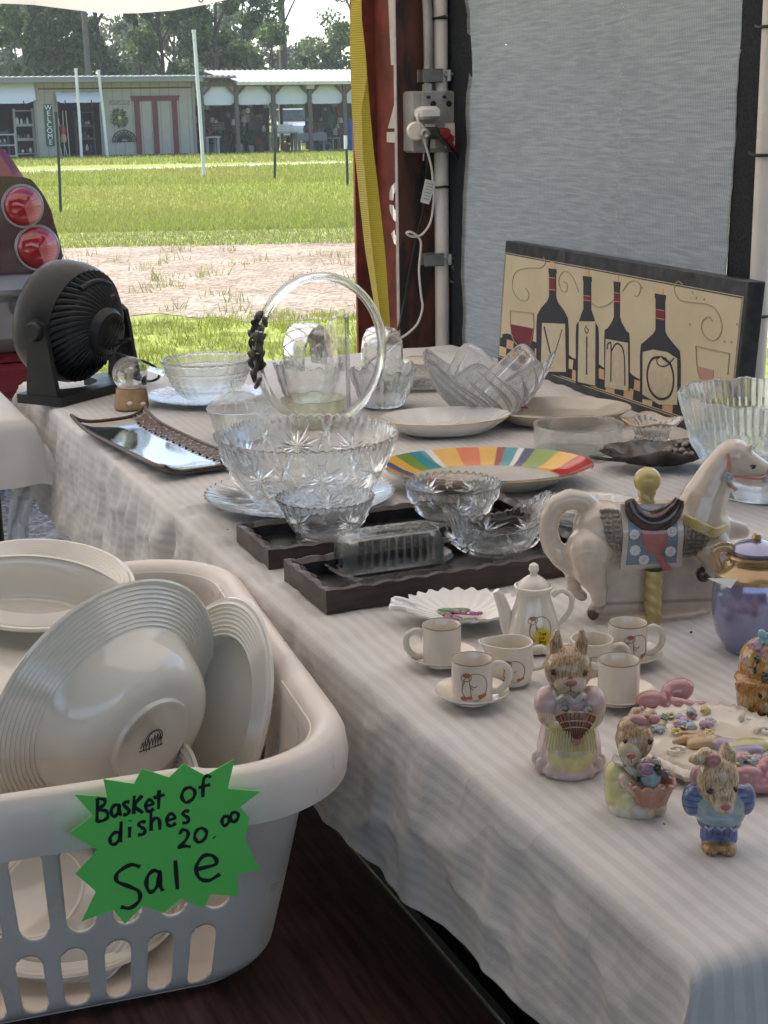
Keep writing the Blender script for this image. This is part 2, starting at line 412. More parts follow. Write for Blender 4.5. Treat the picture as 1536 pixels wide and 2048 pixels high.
# ---- grass
rng = np.random.default_rng(11)
def blades(name, pts, h0, h1, w, cols, label_kind='stuff'):
    n = len(pts); a = rng.uniform(0, 2*PI, n); h = rng.uniform(h0, h1, n); lean = rng.normal(0, .35, (n, 2))*h[:, None]
    dx = np.cos(a)*w*.5; dy = np.sin(a)*w*.5
    v = np.zeros((n, 3, 3), dtype=np.float32)
    v[:, 0] = np.c_[pts[:, 0]-dx, pts[:, 1]-dy, np.zeros(n)]; v[:, 1] = np.c_[pts[:, 0]+dx, pts[:, 1]+dy, np.zeros(n)]
    v[:, 2] = np.c_[pts[:, 0]+lean[:, 0], pts[:, 1]+lean[:, 1], h]
    c = cols[rng.integers(0, len(cols), n)] * rng.uniform(.75, 1.25, (n, 1))
    x_, y_ = pts[:, 0], pts[:, 1]; pt = .5+.25*np.sin(x_*1.1+.7*np.sin(y_*.5))+.25*np.sin(y_*.55+1.3*np.sin(x_*.6+2)) ; pt = np.clip(pt*1.6-.45, 0, 1)[:, None]
    c = c*(1-.55*pt) + np.array([(.34, .30, .085)])*(.55*pt)
    return v.reshape(-1, 3), np.repeat(c, 3, axis=0)
GC = np.array([(.27, .32, .055), (.30, .34, .06), (.22, .28, .05), (.37, .34, .10), (.31, .36, .065)])
DRY = np.array([(.30, .27, .12), (.24, .29, .07), (.18, .25, .05), (.34, .30, .16)])
V, Cc = [], []
def frustum(n, y0, y1, power=1.0):
    y = y0 + (y1-y0)*rng.random(n)**power
    x = (rng.random(n)*(-.305) + .035)*y + rng.uniform(-.2, .2, n)
    return np.c_[x, y]
for (n, y0, y1, h0, h1, w, cc, pw) in [(26000, 16.2, 23, .02, .065, .010, DRY, 1.1), (52000, 18.5, 34, .03, .09, .014, GC, 1.2), (22000, 32, 44.5, .05, .12, .03, GC, 1.0), (9000, 47, 58.5, .06, .14, .04, GC, 1.0)]:
    p = frustum(n, y0, y1, pw)
    if y1 > 50: p = p[p[:, 1] > 47.3 + .366*p[:, 0] - 0.2]
    elif y1 > 40: p = p[p[:, 1] < 44.7 + .366*p[:, 0]]
    v, c = blades('g', p, h0, h1, w, cc); V.append(v); Cc.append(c)
# nearer strip between yard and drive, in tufts
cen = np.c_[rng.uniform(-3.2, .5, 900), rng.uniform(6.9, 10.4, 900)]
dens = np.array([nz(c[0]*.9, c[1]*.9, 3)+.28 + (.25 if 7.8 < c[1] < 9.8 else -.1) for c in cen]); cen = cen[dens > .1]
p = (cen[:, None, :] + rng.normal(0, .055, (len(cen), 22, 2))).reshape(-1, 2)
v, c = blades('g', p, .02, .075, .007, np.vstack([GC, GC, DRY])); V.append(v); Cc.append(c)
cen = np.c_[rng.uniform(-4, .3, 60), rng.uniform(10.4, 16.5, 60)]
p = (cen[:, None, :] + rng.normal(0, .08, (60, 18, 2))).reshape(-1, 2)
v, c = blades('g', p, .03, .13, .01, DRY); V.append(v); Cc.append(c)
V = np.vstack(V); Cc = np.vstack(Cc)
me = bpy.data.meshes.new('grass'); me.from_pydata(V.tolist(), [], np.arange(len(V)).reshape(-1, 3).tolist())
ca = me.color_attributes.new('Col', 'FLOAT_COLOR', 'POINT'); ca.data.foreach_set('color', np.c_[Cc, np.ones(len(Cc))].astype(np.float32).ravel())
LEAF = leaf_mat('grass_and_leaf'); me.materials.append(LEAF)
go = bpy.data.objects.new('grass', me); COL.objects.link(go)
tag(go, 'short green and straw coloured grass covering the open field', 'grass', kind='stuff')

# ---- trees
def tree_crown(mb, clumps, n, size, c0, c1, droop=0.0):
    for (c, r) in clumps:
        c = Vector(c)
        for i in range(int(n*3.2)):
            d = Vector((rng.normal(), rng.normal(), rng.normal()))
            d.normalize(); rad = rng.random()**.45
            p = c + Vector((d.x*r[0], d.y*r[1], d.z*r[2]))*rad
            s = size*.46*rng.uniform(.5, 1.4)
            e = Euler((rng.uniform(0, 6.3), rng.uniform(0, 6.3), rng.uniform(0, 6.3))).to_matrix()
            k = rng.random()
            col = tuple(a+(b-a)*k for a, b in zip(c0, c1))
            vs = [p + e @ Vector(q)*s for q in ((-.5, -.28, 0), (.1, -.5, .1), (.6, 0, -.05), (.05, .45, .1))]
            mb.add(vs, [(0, 1, 2, 3)], col)
BARK = mat('tree_bark', (.085, .072, .06), .9, var=(6, .3, .7), col2=(.04, .036, .03), bump=(25, .5))
def tree(u, y, h, crown, trunk_r, label, name, c0=(.025, .05, .018), c1=(.075, .125, .035), n=90, size=.42, low=.25, spread=1.0, limbs=6, group=None, lean=0.0):
    b = PY(u, 300, y); t = thing(name, label, 'tree', (b.x, y, 0), group=group or 'trees behind the market sheds')
    tm = MB(); top = Vector((lean*h, 0, h*.88))
    path = [(lean*h*k*k + .12*nz(u, k*3)*k*3, .1*nz(u+5, k*3)*k*3, h*.88*k) for k in [i/8 for i in range(9)]]
    tm.tube(path, [trunk_r*(1-.85*i/8) for i in range(9)], 7)
    cl = []
    for i in range(limbs):
        k = low + (1-low)*(i+.5)/limbs*rng.uniform(.85, 1.08); k = min(k, .97)
        an = rng.uniform(0, 2*PI) if i % 2 else rng.choice([0, PI])+rng.uniform(-.6, .6)
        L = crown*spread*(1.05-.55*abs(k-.55))*rng.uniform(.45, 1.0)
        st = Vector((lean*h*k*k, 0, h*.88*k*.88)); en = Vector((lean*h*k*k + math.cos(an)*L, math.sin(an)*L, min(h*k + .12*L, h)))
        mid = (st+en)/2 + Vector((0, 0, .15*L))
        tm.tube([tuple(q) for q in spline([st, mid, en], 4)], [trunk_r*.45*(1-.8*j/8) for j in range(9)], 5)
        cr = crown*rng.uniform(.28, .46)
        cl.append((en, (cr*1.15, cr, cr*.75)))
        cl.append((mid + Vector((rng.uniform(-.5, .5), 0, .2))*crown*.3, (cr*.7, cr*.7, cr*.5)))
    cl.append((Vector((lean*h, 0, h*.95)), (crown*.45, crown*.45, crown*.33)))
    tm.build('trunk', BARK, t)
    cm = MB(); tree_crown(cm, cl, n, size, c0, c1)
    cm.build('crown', LEAF, t, smooth=False)
    return t
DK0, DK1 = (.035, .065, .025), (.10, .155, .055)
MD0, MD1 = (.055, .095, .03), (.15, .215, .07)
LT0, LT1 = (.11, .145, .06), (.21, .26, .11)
tree(8, 78, 9.0, 2.6, .2, 'broad dark oak at the far left edge beyond the long beige shed', 'oak_tree', DK0, DK1, 110)
tree(62, 76, 8.6, 2.6, .24, 'dark forked oak rising over the open stall left of the grey utility pole', 'oak_tree', DK0, DK1, 120, limbs=8, low=.3)
tree(118, 80, 9.5, 2.4, .2, 'tall oak with light gaps directly left of the grey utility pole', 'oak_tree', MD0, MD1, 110, limbs=7, low=.3)
tree(212, 77, 9.0, 2.6, .22, 'dense rounded oak directly right of the grey utility pole', 'oak_tree', DK0, MD1, 130, limbs=8, low=.28)
tree(288, 82, 11, 1.7, .17, 'slender pine with bare trunk above the green wreath', 'pine_tree', MD0, MD1, 60, low=.55, limbs=6, size=.36)
tree(332, 79, 9.5, 1.9, .18, 'airy oak whose crown hangs above the red double door', 'oak_tree', MD0, MD1, 80, limbs=7, low=.35)
tree(372, 84, 11, 1.5, .16, 'thin pine stem just left of the tallest white pole', 'pine_tree', MD0, MD1, 60, low=.5, limbs=6, size=.36)
tree(392, 85, 11.5, 1.5, .16, 'thin pine stem just right of the tallest white pole', 'pine_tree', MD0, MD1, 60, low=.5, limbs=6, size=.36)
tree(440, 78, 9.6, 2.3, .22, 'large oak with spreading limbs beside the gap between the two sheds', 'oak_tree', DK0, MD1, 120, limbs=8, low=.3)
tree(500, 80, 8.6, 2.1, .2, 'dark oak tapering toward the bright sky over the open shelter', 'oak_tree', DK0, MD1, 110, limbs=7, low=.2)
tree(577, 86, 13, 1.9, .14, 'tall thin pine close beside the transformer pole', 'pine_tree', MD0, MD1, 55, low=.62, limbs=7, size=.34)
tree(548, 88, 6.2, 2.0, .16, 'low bushy tree behind the shelter left of the transformer pole', 'young_tree', MD0, MD1, 110, limbs=6, low=.3)
tree(628, 92, 5.6, 2.4, .16, 'grey green bushy tree behind the right half of the shelter', 'young_tree', (.05, .075, .04), (.10, .14, .07), 110, limbs=6, low=.3)
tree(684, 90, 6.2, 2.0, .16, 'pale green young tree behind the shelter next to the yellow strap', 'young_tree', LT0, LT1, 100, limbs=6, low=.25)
tree(716, 84, 13, 2.2, .18, 'pine branch reaching in beside the yellow strap at the top', 'pine_tree', MD0, MD1, 45, low=.45, limbs=7, size=.34)
for i, (u, y, h, lab, cc) in enumerate([(262, 90, 4.8, 'low olive shrub behind the shed roof above the small plaque', LT0), (160, 92, 4.6, 'low shrub glimpsed behind the shed roof by the grey utility pole', MD0),
        (345, 92, 4.8, 'low pale shrub behind the shed roof above the red door', LT0), (415, 93, 4.6, 'low shrub behind the corner of the beige shed', MD0), (590, 96, 4.9, 'low dark shrub behind the shelter roof near the transformer pole', DK0), (655, 99, 4.4, 'low pale shrub behind the far right of the shelter roof', LT0), (30, 93, 4.8, 'low shrub behind the left stall roof', MD0), (475, 95, 4.6, 'low green shrub behind the left end of the shelter', MD0)]):
    b = PY(u, 300, y); t = thing('shrub', lab, 'shrub', (b.x, y, 0), group='shrubs behind the market sheds')
    m_ = MB(); m_.tube([(0, 0, 0), (.1, 0, h*.4), (0, .1, h*.8)], [.1, .07, .02], 6); m_.build('trunk', BARK, t)
    m_ = MB(); tree_crown(m_, [((rng.uniform(-1.6, 1.6), rng.uniform(-.5, .5), h*rng.uniform(.3, .8)), (1.3, 1.0, .9)) for _ in range(7)], 70, .38, cc, tuple(x*2 for x in cc)); m_.build('crown', LEAF, t, smooth=False)
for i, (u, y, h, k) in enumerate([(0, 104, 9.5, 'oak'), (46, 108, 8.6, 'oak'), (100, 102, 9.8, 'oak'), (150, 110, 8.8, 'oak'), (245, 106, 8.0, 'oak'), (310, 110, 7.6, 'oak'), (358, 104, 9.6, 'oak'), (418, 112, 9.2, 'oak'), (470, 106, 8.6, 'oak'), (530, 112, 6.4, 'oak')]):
    tree(u, y, h, 3.0, .2, ['hazy oak in the far row at the extreme left', 'hazy oak in the far row above the left stall', 'hazy oak in the far row above the WELCOME sign', 'hazy oak in the far row just left of the grey utility pole', 'hazy oak in the far row above the small plaque', 'hazy oak in the far row left of the red door pines', 'hazy oak in the far row behind the twin pine stems', 'hazy oak in the far row behind the gap between the sheds', 'hazy oak in the far row behind the left half of the shelter', 'hazy low oak in the far row at the edge of the open sky'][i], 'oak_tree', (.085, .11, .07), (.17, .21, .12), 70, limbs=8, low=.15, size=.6)  # haze put into the paler grey-green leaf colours of this row
# a mass of forest closing the view far behind everything, and off to the sides
m_ = MB()
for i in range(95):
    an = R_(-62 + 124*i/94); d = 150 + 18*nz(i*.7, 1); x, y = math.sin(an)*d, math.cos(an)*d
    h = 4.6 + 2.2*nz(i*.45, 4)
    tree_crown(m_, [((x, y, h*.55), (4.2, 3, h*.55)), ((x+2, y, h*.8), (2.4, 2, h*.3))], 60, 1.0, (.06, .085, .045), (.11, .15, .075))
tag(m_.build('distant_woods', LEAF, smooth=False), 'hazy line of distant woods behind the sheds and trees', 'woods', kind='stuff')

# ---- utility poles and wires
def upole(u, y, r, h, label, box=False):
    b = PY(u, 200, y); t = thing('utility_pole', label, 'utility pole', (b.x, y, 0), group='utility poles')
    m_ = MB(); m_.tube([(0, 0, 0), (0, 0, h)], [r, r*.75], 10); m_.build('pole', M['timber'], t)
    m_ = MB(); m_.box((0, 0, h-.5), (2.2, .12, .12)); m_.build('crossarm', M['timber'], t)
    if box: m_ = MB(); m_.lathe([(.0, 0), (.22, .0), (.24, .1), (.24, .8), (.2, .88), (0, .9)], 14, M=Matrix.Translation((.1, -.35, 5.2))); m_.build('transformer', M['steel'], t)
upole(180, 74, .16, 11, 'thick grey utility pole rising behind the beige shed')
upole(567, 90, .17, 13, 'thin utility pole with a transformer behind the open shelter', True)
m_ = MB()
p0 = PY(180, -20, 74); p1 = PY(567, -10, 90); 
for dz in (0,):
    m_.tube([(p0.x+(p1.x-p0.x)*k, 74+16*k, 9.6+2*k-1.6*4*k*(1-k)*.4) for k in [i/14 for i in range(15)]], .015, 5)
m_.tube([(p1.x+22*k, 90+4*k, 7.5-2.2*k-1.0*k*(1-k)) for k in [i/14 for i in range(15)]], .018, 5)
m_.tube([(p1.x+22*k, 90+4*k, 6.3-1.6*k-1.0*k*(1-k)) for k in [i/14 for i in range(15)]], .018, 5)
tag(m_.build('power_line', M['cord_b']), 'thin overhead wires strung from the transformer pole', 'wire')

# ================================================================== FAR BUILDINGS (local frame: x along the front, y into the building)
BA, BR = (-14.4, 56.93, 0), R_(20)
siding = mat('beige_siding', (.34, .31, .27), .75, var=(3, .3, .7), col2=(.30, .275, .235), bump=(15, .1))
st_ = siding.node_tree; sb_ = st_.nodes['Principled BSDF']; tcs = N(st_, 'ShaderNodeTexCoord'); wvs = N(st_, 'ShaderNodeTexWave', bands_direction='X'); wvs.inputs['Scale'].default_value = .85
st_.links.new(tcs.outputs['Object'], wvs.inputs['Vector']); lns = ramp(st_, wvs.outputs['Fac'], [(.0, (.72, .72, .72)), (.06, (1, 1, 1))]); mxs = N(st_, 'ShaderNodeMix', data_type='RGBA', blend_type='MULTIPLY'); mxs.inputs[0].default_value = 1
st_.links.new(sb_.inputs['Base Color'].links[0].from_socket, mxs.inputs[6]); st_.links.new(lns, mxs.inputs[7]); st_.links.new(mxs.outputs[2], sb_.inputs['Base Color'])
redtrim = mat('dark_red_trim', (.12, .016, .02), .6, var=(9, .3, .7), col2=(.09, .014, .016))
metal = mat('galvanised_roof', (.55, .56, .57), .4, metal=.55, var=(4, .3, .7), col2=(.42, .42, .42))
fascia = mat('grey_fascia', (.20, .20, .21), .6)
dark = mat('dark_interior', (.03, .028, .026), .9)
barn = thing('market_shed', 'long beige market shed with a red double door and white awnings', 'shed', BA, BR)
m_ = MB()
m_.box((1.86, .07, 1.40), (.88, .14, 2.80)); m_.box((5.79, .07, 1.40), (3.72, .14, 2.80)); m_.box((-8.3, .07, 1.40), (3.6, .14, 2.8))
m_.box((3.115, .072, 2.62), (1.63, .13, .36)); m_.box((-2.54, .072, 2.50), (7.92, .13, .60))
m_.box((7.58, 3.1, 1.40), (.14, 5.9, 2.8)); m_.box((-10.0, 3.1, 1.4), (.14, 5.9, 2.8))
m_.build('wall', siding, barn, smooth=False)
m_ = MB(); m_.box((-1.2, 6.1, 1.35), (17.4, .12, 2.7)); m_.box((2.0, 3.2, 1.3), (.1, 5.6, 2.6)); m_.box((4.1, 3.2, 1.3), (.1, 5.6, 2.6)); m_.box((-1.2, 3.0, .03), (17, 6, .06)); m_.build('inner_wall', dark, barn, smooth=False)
m_ = MB(); m_.box((-1.2, 2.8, 2.93), (18.2, 7.0, .06)); m_.box((-1.2, -.66, 2.885), (18.2, .05, .19))
m_.build('roof', fascia, barn, smooth=False)
m_ = MB()
for i in range(78): m_.box((-10.2+i*.232, 2.8, 2.995), (.09, 7.1, .06))
m_.build('roof_ribs', metal, barn, smooth=False)
m_ = MB(); m_.box((4.6, -.02, 2.565), (5.95, .03, .05)); m_.build('batten', mat('dark_batten', (.06, .045, .035), .8), barn, smooth=False)
trim = mat('grey_trim', (.22, .205, .18), .7)
for (s, z, w_, hh) in ((1.44, 1.35, .07, 2.5), (2.27, 1.12, .07, 2.2), (3.93, 1.15, .07, 2.2), (7.62, 1.4, .1, 2.75)): m_ = MB(); m_.box((s, -.03, z), (w_, .05, hh)); m_.build('corner_trim', trim, barn, smooth=False)
d = thing('x', None, None); bpy.data.objects.remove(d)
m_ = MB()
for s in (5.36, 6.06, 6.84): m_.box((s, -.035, 1.08), (.2, .07, 2.04))
m_.box((6.1, -.045, 2.16), (1.86, .09, .15)); m_.box((6.1, -.06, 2.245), (1.95, .12, .04))
do = m_.build('door_frame', redtrim, barn, smooth=False)
for k, s in enumerate((5.71, 6.45)):
    m_ = MB(); m_.box((s, -.012, 1.06), (.5 if k == 0 else .58, .02, 2.0)); dd = m_.build('door', siding, barn, smooth=False)
    m2 = MB(); m2.box((s+(.2 if k == 0 else -.24), -.03, 1.0), (.03, .03, .12)); m2.build('handle', M['steel'], dd, smooth=False)
def awning(name, parent, s0, s1, zt, zb, out, y0=-.05):
    mb = MB(); n, q = 24, 8
    for i in range(n+1):
        for j in range(q+1):
            a, b = i/n, j/q
            edge = min(a, 1-a)*(s1-s0); pull = .18*max(0, 1-edge/.25)*b*(b > .6)
            mb.v.append((s0+(s1-s0)*a + (pull*.4 if a < .5 else -pull*.4)*0, y0-out*b-.04*math.sin(b*PI)*(1+nz(a*4, 2)), zt+(zb-zt)*b+.015*nz(a*9, b*3)+(.12*max(0, 1-edge/.16)**2 if j == q else 0)))
            mb.c.append((1, 1, 1))
    for i in range(n):
        for j in range(q): mb.f.append((i*(q+1)+j, (i+1)*(q+1)+j, (i+1)*(q+1)+j+1, i*(q+1)+j+1)); mb.mi.append(0)
    return mb.build(name, M['awning'], parent)
awning('awning', barn, -6.3, 1.47, 2.80, 2.04, .3)
awning('awning', barn, 2.25, 3.98, 2.43, 2.04, .3)
for s in (1.0, 2.55, 3.55): m_ = MB(); m_.tube([(s, -.33, 2.14), (s+.03, -.36, 1.98), (s+.02, -.35, 1.9)], .02, 6); m_.build('awning_strap', M['tie'], barn)
# decorations on the front
def place(o): o.location = BA; o.rotation_euler = (0, 0, BR); return o
def bl(s, y, z): return Matrix.Translation(BA) @ Matrix.Rotation(BR, 4, 'Z') @ Vector((s, y, z))
w = thing('welcome_sign', 'tall dark green sign reading WELCOME downward on the beige wall', 'sign', bl(1.94, -.03, .45), BR)
m_ = MB(); m_.box((0, 0, .78), (.31, .04, 1.56)); m_.build('board', mat('green_board', (.04, .07, .06), .7), w, smooth=False)
def text_mesh(txt, size, name, m, parent, loc, rot=(PI/2, 0, 0), ext=.004, align='CENTER'):
    cu = bpy.data.curves.new(name, 'FONT'); cu.body = txt; cu.size = size; cu.extrude = ext; cu.align_x = align; cu.align_y = 'CENTER'
    o = bpy.data.objects.new('tmp_text', cu); COL.objects.link(o); dg = bpy.context.evaluated_depsgraph_get(); dg.update()
    me = bpy.data.meshes.new_from_object(o.evaluated_get(dg)); bpy.data.objects.remove(o)
    me.materials.clear(); me.materials.append(m)
    o = bpy.data.objects.new(name, me); COL.objects.link(o); o.parent = parent; o.location = loc; o.rotation_euler = rot; return o
for i, ch in enumerate('WELCOME'): text_mesh(ch, .27, 'letter', mat('sign_lettering', (.7, .7, .65), .7) if i == 0 else bpy.data.materials['sign_lettering'], w, (0, -.026, 1.43-.215*i))
wr = thing('wreath', 'round green leaf wreath with pale centre hanging on the beige wall', 'wreath', bl(4.64, -.04, 1.46), BR)
m_ = MB(); rr = random.Random(3)
for i in range(150):
    an = rr.uniform(0, 2*PI); r = rr.uniform(.1, .33); c_ = rr.choice([(.08, .13, .03), (.18, .22, .06), (.3, .32, .14), (.05, .09, .025)])
    p = Vector((math.cos(an)*r, -rr.uniform(0, .06), math.sin(an)*r)); e = Euler((rr.uniform(-.6, .6), -an+rr.uniform(-.4, .4), rr.uniform(-.6, .6))).to_matrix()
    m_.add([p+e @ Vector(q) for q in ((-.08, 0, 0), (0, -.015, .03), (.09, 0, 0), (0, .01, -.03))], [(0, 1, 2, 3)], c_)
m_.build('leaves', LEAF, wr, smooth=False)
m_ = MB(); m_.ell((0, -.05, 0), (.07, .04, .07), col=(.5, .5, .3)); m_.build('flower', M['vmatte'], wr)
fn = thing('half_round_grille', 'dark half round scrollwork panel on the beige wall below the wreath', 'wall decoration', bl(4.79, -.03, .56), BR)
m_ = MB()
arc = [(.47*math.cos(a), 0, .43*math.sin(a)) for a in [PI*i/24 for i in range(25)]]
m_.tube(arc, .02, 6); m_.tube([(-.48, 0, 0), (.48, 0, 0)], .02, 6)
for k in range(9):
    a = PI*(k+.5)/9; m_.tube([(0.1*math.cos(a), 0, .1*math.sin(a)), (.45*math.cos(a), 0, .41*math.sin(a))], .012, 5)
    for rr_ in (.2, .33):
        m_.tube([(rr_*math.cos(a)+.055*math.cos(b), 0, rr_*math.sin(a)*.93+.055*math.sin(b)) for b in [2*PI*i/10 for i in range(10)]], .012, 5, closed=True)
m_.build('scrollwork', M['tie'], fn)
pq = thing('plaque', 'small weathered grey plaque above the wreath', 'plaque', bl(4.7, -.02, 2.03), BR)
m_ = MB(); m_.box((0, 0, 0), (.78, .03, .17), bev=.01); m_.build('board', mat('grey_plaque', (.27, .26, .24), .8, var=(14, .4, .6), col2=(.16, .15, .14)), pq, smooth=False)

# goods inside the two stall openings
def shelf_unit(s, y, w_, h, n, label, col=(.33, .31, .28)):
    t = thing('shelf_unit', label, 'shelf', bl(s, y, .06), BR, 'shelves in the far stalls')
    m_ = MB()
    for x in (-w_/2, w_/2): m_.box((x, 0, h/2), (.07, .3, h), col=col)
    m_.build('side_panel', M['vmatte'], t, smooth=False)
    for k in range(n): m_ = MB(); m_.box((0, 0, .12+(h-.2)*k/(n-1)), (w_-.08, .3, .10 if k in (1, 2) else .04), col=col); m_.build('shelf', M['vmatte'], t, smooth=False)
    m_ = MB()
    for k in range(n-1):
        x = -w_/2+.1
        while x < w_/2-.12:
            hh = rr.uniform(.1, .28); ww = rr.uniform(.05, .12)
            c_ = rr.choice([(.5, .48, .45), (.1, .09, .09), (.3, .2, .15), (.6, .6, .6), (.06, .1, .12)])
            m_.lathe([(0, 0), (ww/2, 0), (ww/2*1.1, hh*.6), (ww/4, hh*.8), (ww/4, hh), (0, hh)], 8, M=Matrix.Translation((x, -.05, .17+(h-.2)*k/(n-1))), col=c_); x += ww+rr.uniform(.02, .1)
    tag(m_.build('bottle_row', M['vmatte'], t), kind='stuff')
shelf_unit(1.05, .5, .7, 1.8, 4, 'pale shelf unit with bottles in the left stall opening')
shelf_unit(.1, .9, .7, 1.0, 3, 'low dark shelf in the left stall opening near the truck', (.1, .09, .08))
shelf_unit(3.45, 1.1, .7, 1.7, 4, 'dark shelf unit inside the doorway behind the white poles', (.06, .05, .05))
def chair_frame(s, y, label):
    t = thing('folding_frame', label, 'frame', bl(s, y, .06), BR); m_ = MB()
    for z in (0.05, .45, .85): m_.tube([(-.3, 0, z), (.3, 0, z)], .025, 6, col=(.5, .5, .5))
    for x in (-.3, .3): m_.tube([(x, 0, 0), (x, 0, .9)], .025, 6, col=(.5, .5, .5))
    m_.build('frame', M['vmatte'], t)
chair_frame(.35, .35, 'white metal frame standing at the mouth of the left stall')
rk = thing('garden_tools', 'leaning bundle of pole tools with a red and tan bundle in the doorway', 'tools', bl(2.5, .4, .06), BR)
m_ = MB()
for k in range(4): m_.tube([(.1*k-.1, 0, 0), (.06*k-.15+.3*(k % 2-.5), .1, 1.7)], .016, 5)
m_.build('pole', M['pvc'], rk)
m_ = MB(); m_.lathe([(0, .5), (.1, .52), (.13, .65), (.1, .8), (.04, .84)], 12, col=(.55, .36, .24)); m_.lathe([(0, .82), (.1, .84), (.12, 1.0), (.07, 1.15), (0, 1.18)], 12, col=(.4, .05, .04)); m_.build('bundle', M['vmatte'], rk)

# ---- open shelter to the right
sh = thing('open_shelter', 'open timber shelter with white valances and a pale metal roof', 'shelter', BA, BR)
POSTS = (7.95, 9.36, 10.9, 12.42, 13.92, 15.5, 17.0)
for s in POSTS:
    m_ = MB(); m_.box((s, 0, 1.33), (.15, .15, 2.64)); m_.build('post', M['timber'], sh, smooth=False)
    m_ = MB(); m_.box((s, 4.2, 1.5), (.15, .15, 3.0)); m_.build('post', M['timber'], sh, smooth=False)
    m_ = MB()
    for sg in (-1, 1):
        Mx = Matrix.Translation((s+sg*.2, 0, 2.42)) @ Matrix.Rotation(sg*R_(45), 4, 'Y'); m_.box((0, 0, 0), (.09, .08, .52), M=Mx)
    m_.build('brace', M['timber'], sh, smooth=False)
m_ = MB(); m_.box((12.6, .01, 2.68), (9.5, .12, .17)); m_.box((12.6, 4.21, 3.1), (9.5, .12, .17)); m_.build('beam', M['timber'], sh, smooth=False)
m_ = MB()
Mx = Matrix.Translation((13.4, 2.1, 3.02)) @ Matrix.Rotation(R_(6.5), 4, 'X')
m_.box((0, 0, 0), (8.3, 5.4, .04), M=Mx)
for i in range(36): m_.box((-4.1+i*.23, 0, .035), (.06, 5.4, .03), M=Mx)
m_.box((0, -2.72, -.03), (8.3, .02, .12), M=Mx)
m_.build('roof', metal, sh, smooth=False)
m_ = MB(); Mx2 = Matrix.Translation((8.5, 2.1, 2.93)); m_.box((0, 0, 0), (1.6, 5.2, .05), M=Mx2)
for i in range(7): m_.box((-.7+i*.23, 0, .05), (.09, 5.3, .05), M=Mx2)
m_.build('roof', fascia, sh, smooth=False)
m_ = MB(); m_.box((12.42, -.13, 2.6), (.36, .03, .28)); m_.box((12.42, -.15, 2.6), (.24, .02, .15)); m_.build('number_board', mat('pale_board', (.5, .5, .5), .7), sh, smooth=False)
for a, b in zip(POSTS[:-1], POSTS[1:]): 
    o = awning('valance', sh, a+.06, b-.06, 2.6, 1.88, .02, .14)
for (s0, s1, nm) in ((8.0, 11.95, 'back_panel'), (13.45, 16.6, 'back_panel')):
    m_ = MB()
    for i in range(int((s1-s0)/.24)):
        hgt = 1.9 + .25*nz(i*.9, s0); m_.box((s0+.12+i*.24, 4.0+.05*(i % 2), hgt/2), (.25, .03, hgt), col=tuple(c*(.6+.5*rr.random()) for c in rr.choice([(.05, .07, .04), (.06, .05, .045), (.04, .05, .05), (.09, .08, .06)])))
    m_.build(nm, M['vmatte'], sh, smooth=False)
# tables and goods under the shelter
def trestle(s0, s1, y, z, label, col, apron=.0):
    t = thing('trestle_table', label, 'table', bl((s0+s1)/2, y, 0), BR, 'sale tables under the far shelter')
    L = s1-s0; m_ = MB(); m_.box((0, 0, z-.03), (L, .7, .06), col=col, bev=.01); m_.build('table_top', M['vmatte'], t, smooth=False)
    for x in (-L/2+.1, L/2-.1):
        for yy in (-.28, .28): m_ = MB(); m_.box((x, yy, (z-.06)/2), (.1, .08, z-.06), col=tuple(c*.7 for c in col)); m_.build('leg', M['vmatte'], t, smooth=False)
    if apron: m_ = MB(); m_.box((0, -.36, z-.06-apron/2), (L, .03, apron), col=tuple(c*.8 for c in col)); m_.build('apron', M['vmatte'], t, smooth=False)
trestle(10.8, 11.95, .5, .80, 'weathered wooden sale table with white goods under the far shelter', (.33, .29, .25))
trestle(11.85, 13.1, .35, .74, 'blue grey sale table with deep apron under the far shelter', (.17, .19, .20), .25)
trestle(8.05, 8.7, .5, .68, 'small pale table at the left end of the far shelter', (.42, .42, .42))
trestle(9.5, 10.5, 1.6, .8, 'dark sale table at the back of the far shelter', (.05, .05, .06))
def pot(s, y, z, r, h, col, label, name='plant_pot', cat='pot', plant=None, group='pots and goods under the far shelter'):
    t = thing(name, label, cat, bl(s, y, z), BR, group)
    m_ = MB(); m_.lathe([(0, 0), (r*.7, 0), (r, h*.9), (r*1.08, h*.9), (r*1.08, h), (r*.9, h), (r*.85, h*.85), (0, h*.8)], 12, col=col); m_.build('pot', M['vmatte'], t)
    if plant:
        m_ = MB(); tree_crown(m_, [((0, 0, h+plant*.5), (plant*.45, plant*.45, plant*.55))], 70, plant*.3, (.03, .06, .02), (.09, .15, .05)); m_.build('foliage', LEAF, t, smooth=False)
K = [((.02, .07, .08), 'teal bucket'), ((.25, .12, .07), 'clay pot'), ((.05, .05, .05), 'black pot'), ((.3, .28, .25), 'grey pot')]
for i, s in enumerate([8.2, 8.6, 8.95, 9.15, 9.6, 9.85, 10.1, 10.45, 11.3, 11.5, 11.7, 13.2, 13.45]):
    k = 0 if i == 0 else (1 if 8 <= i <= 10 else rr.choice([2, 3])); pl = rr.uniform(.3, .8) if i in (1, 2, 3, 4, 6) else None
    lab = ('%s of leafy greenery on the ground under the far shelter' if pl else '%s on the ground under the far shelter') % K[k][1]
    pot(s, rr.uniform(.3, 1.4), 0, rr.uniform(.14, .2), rr.uniform(.25, .42), K[k][0], lab, plant=pl)
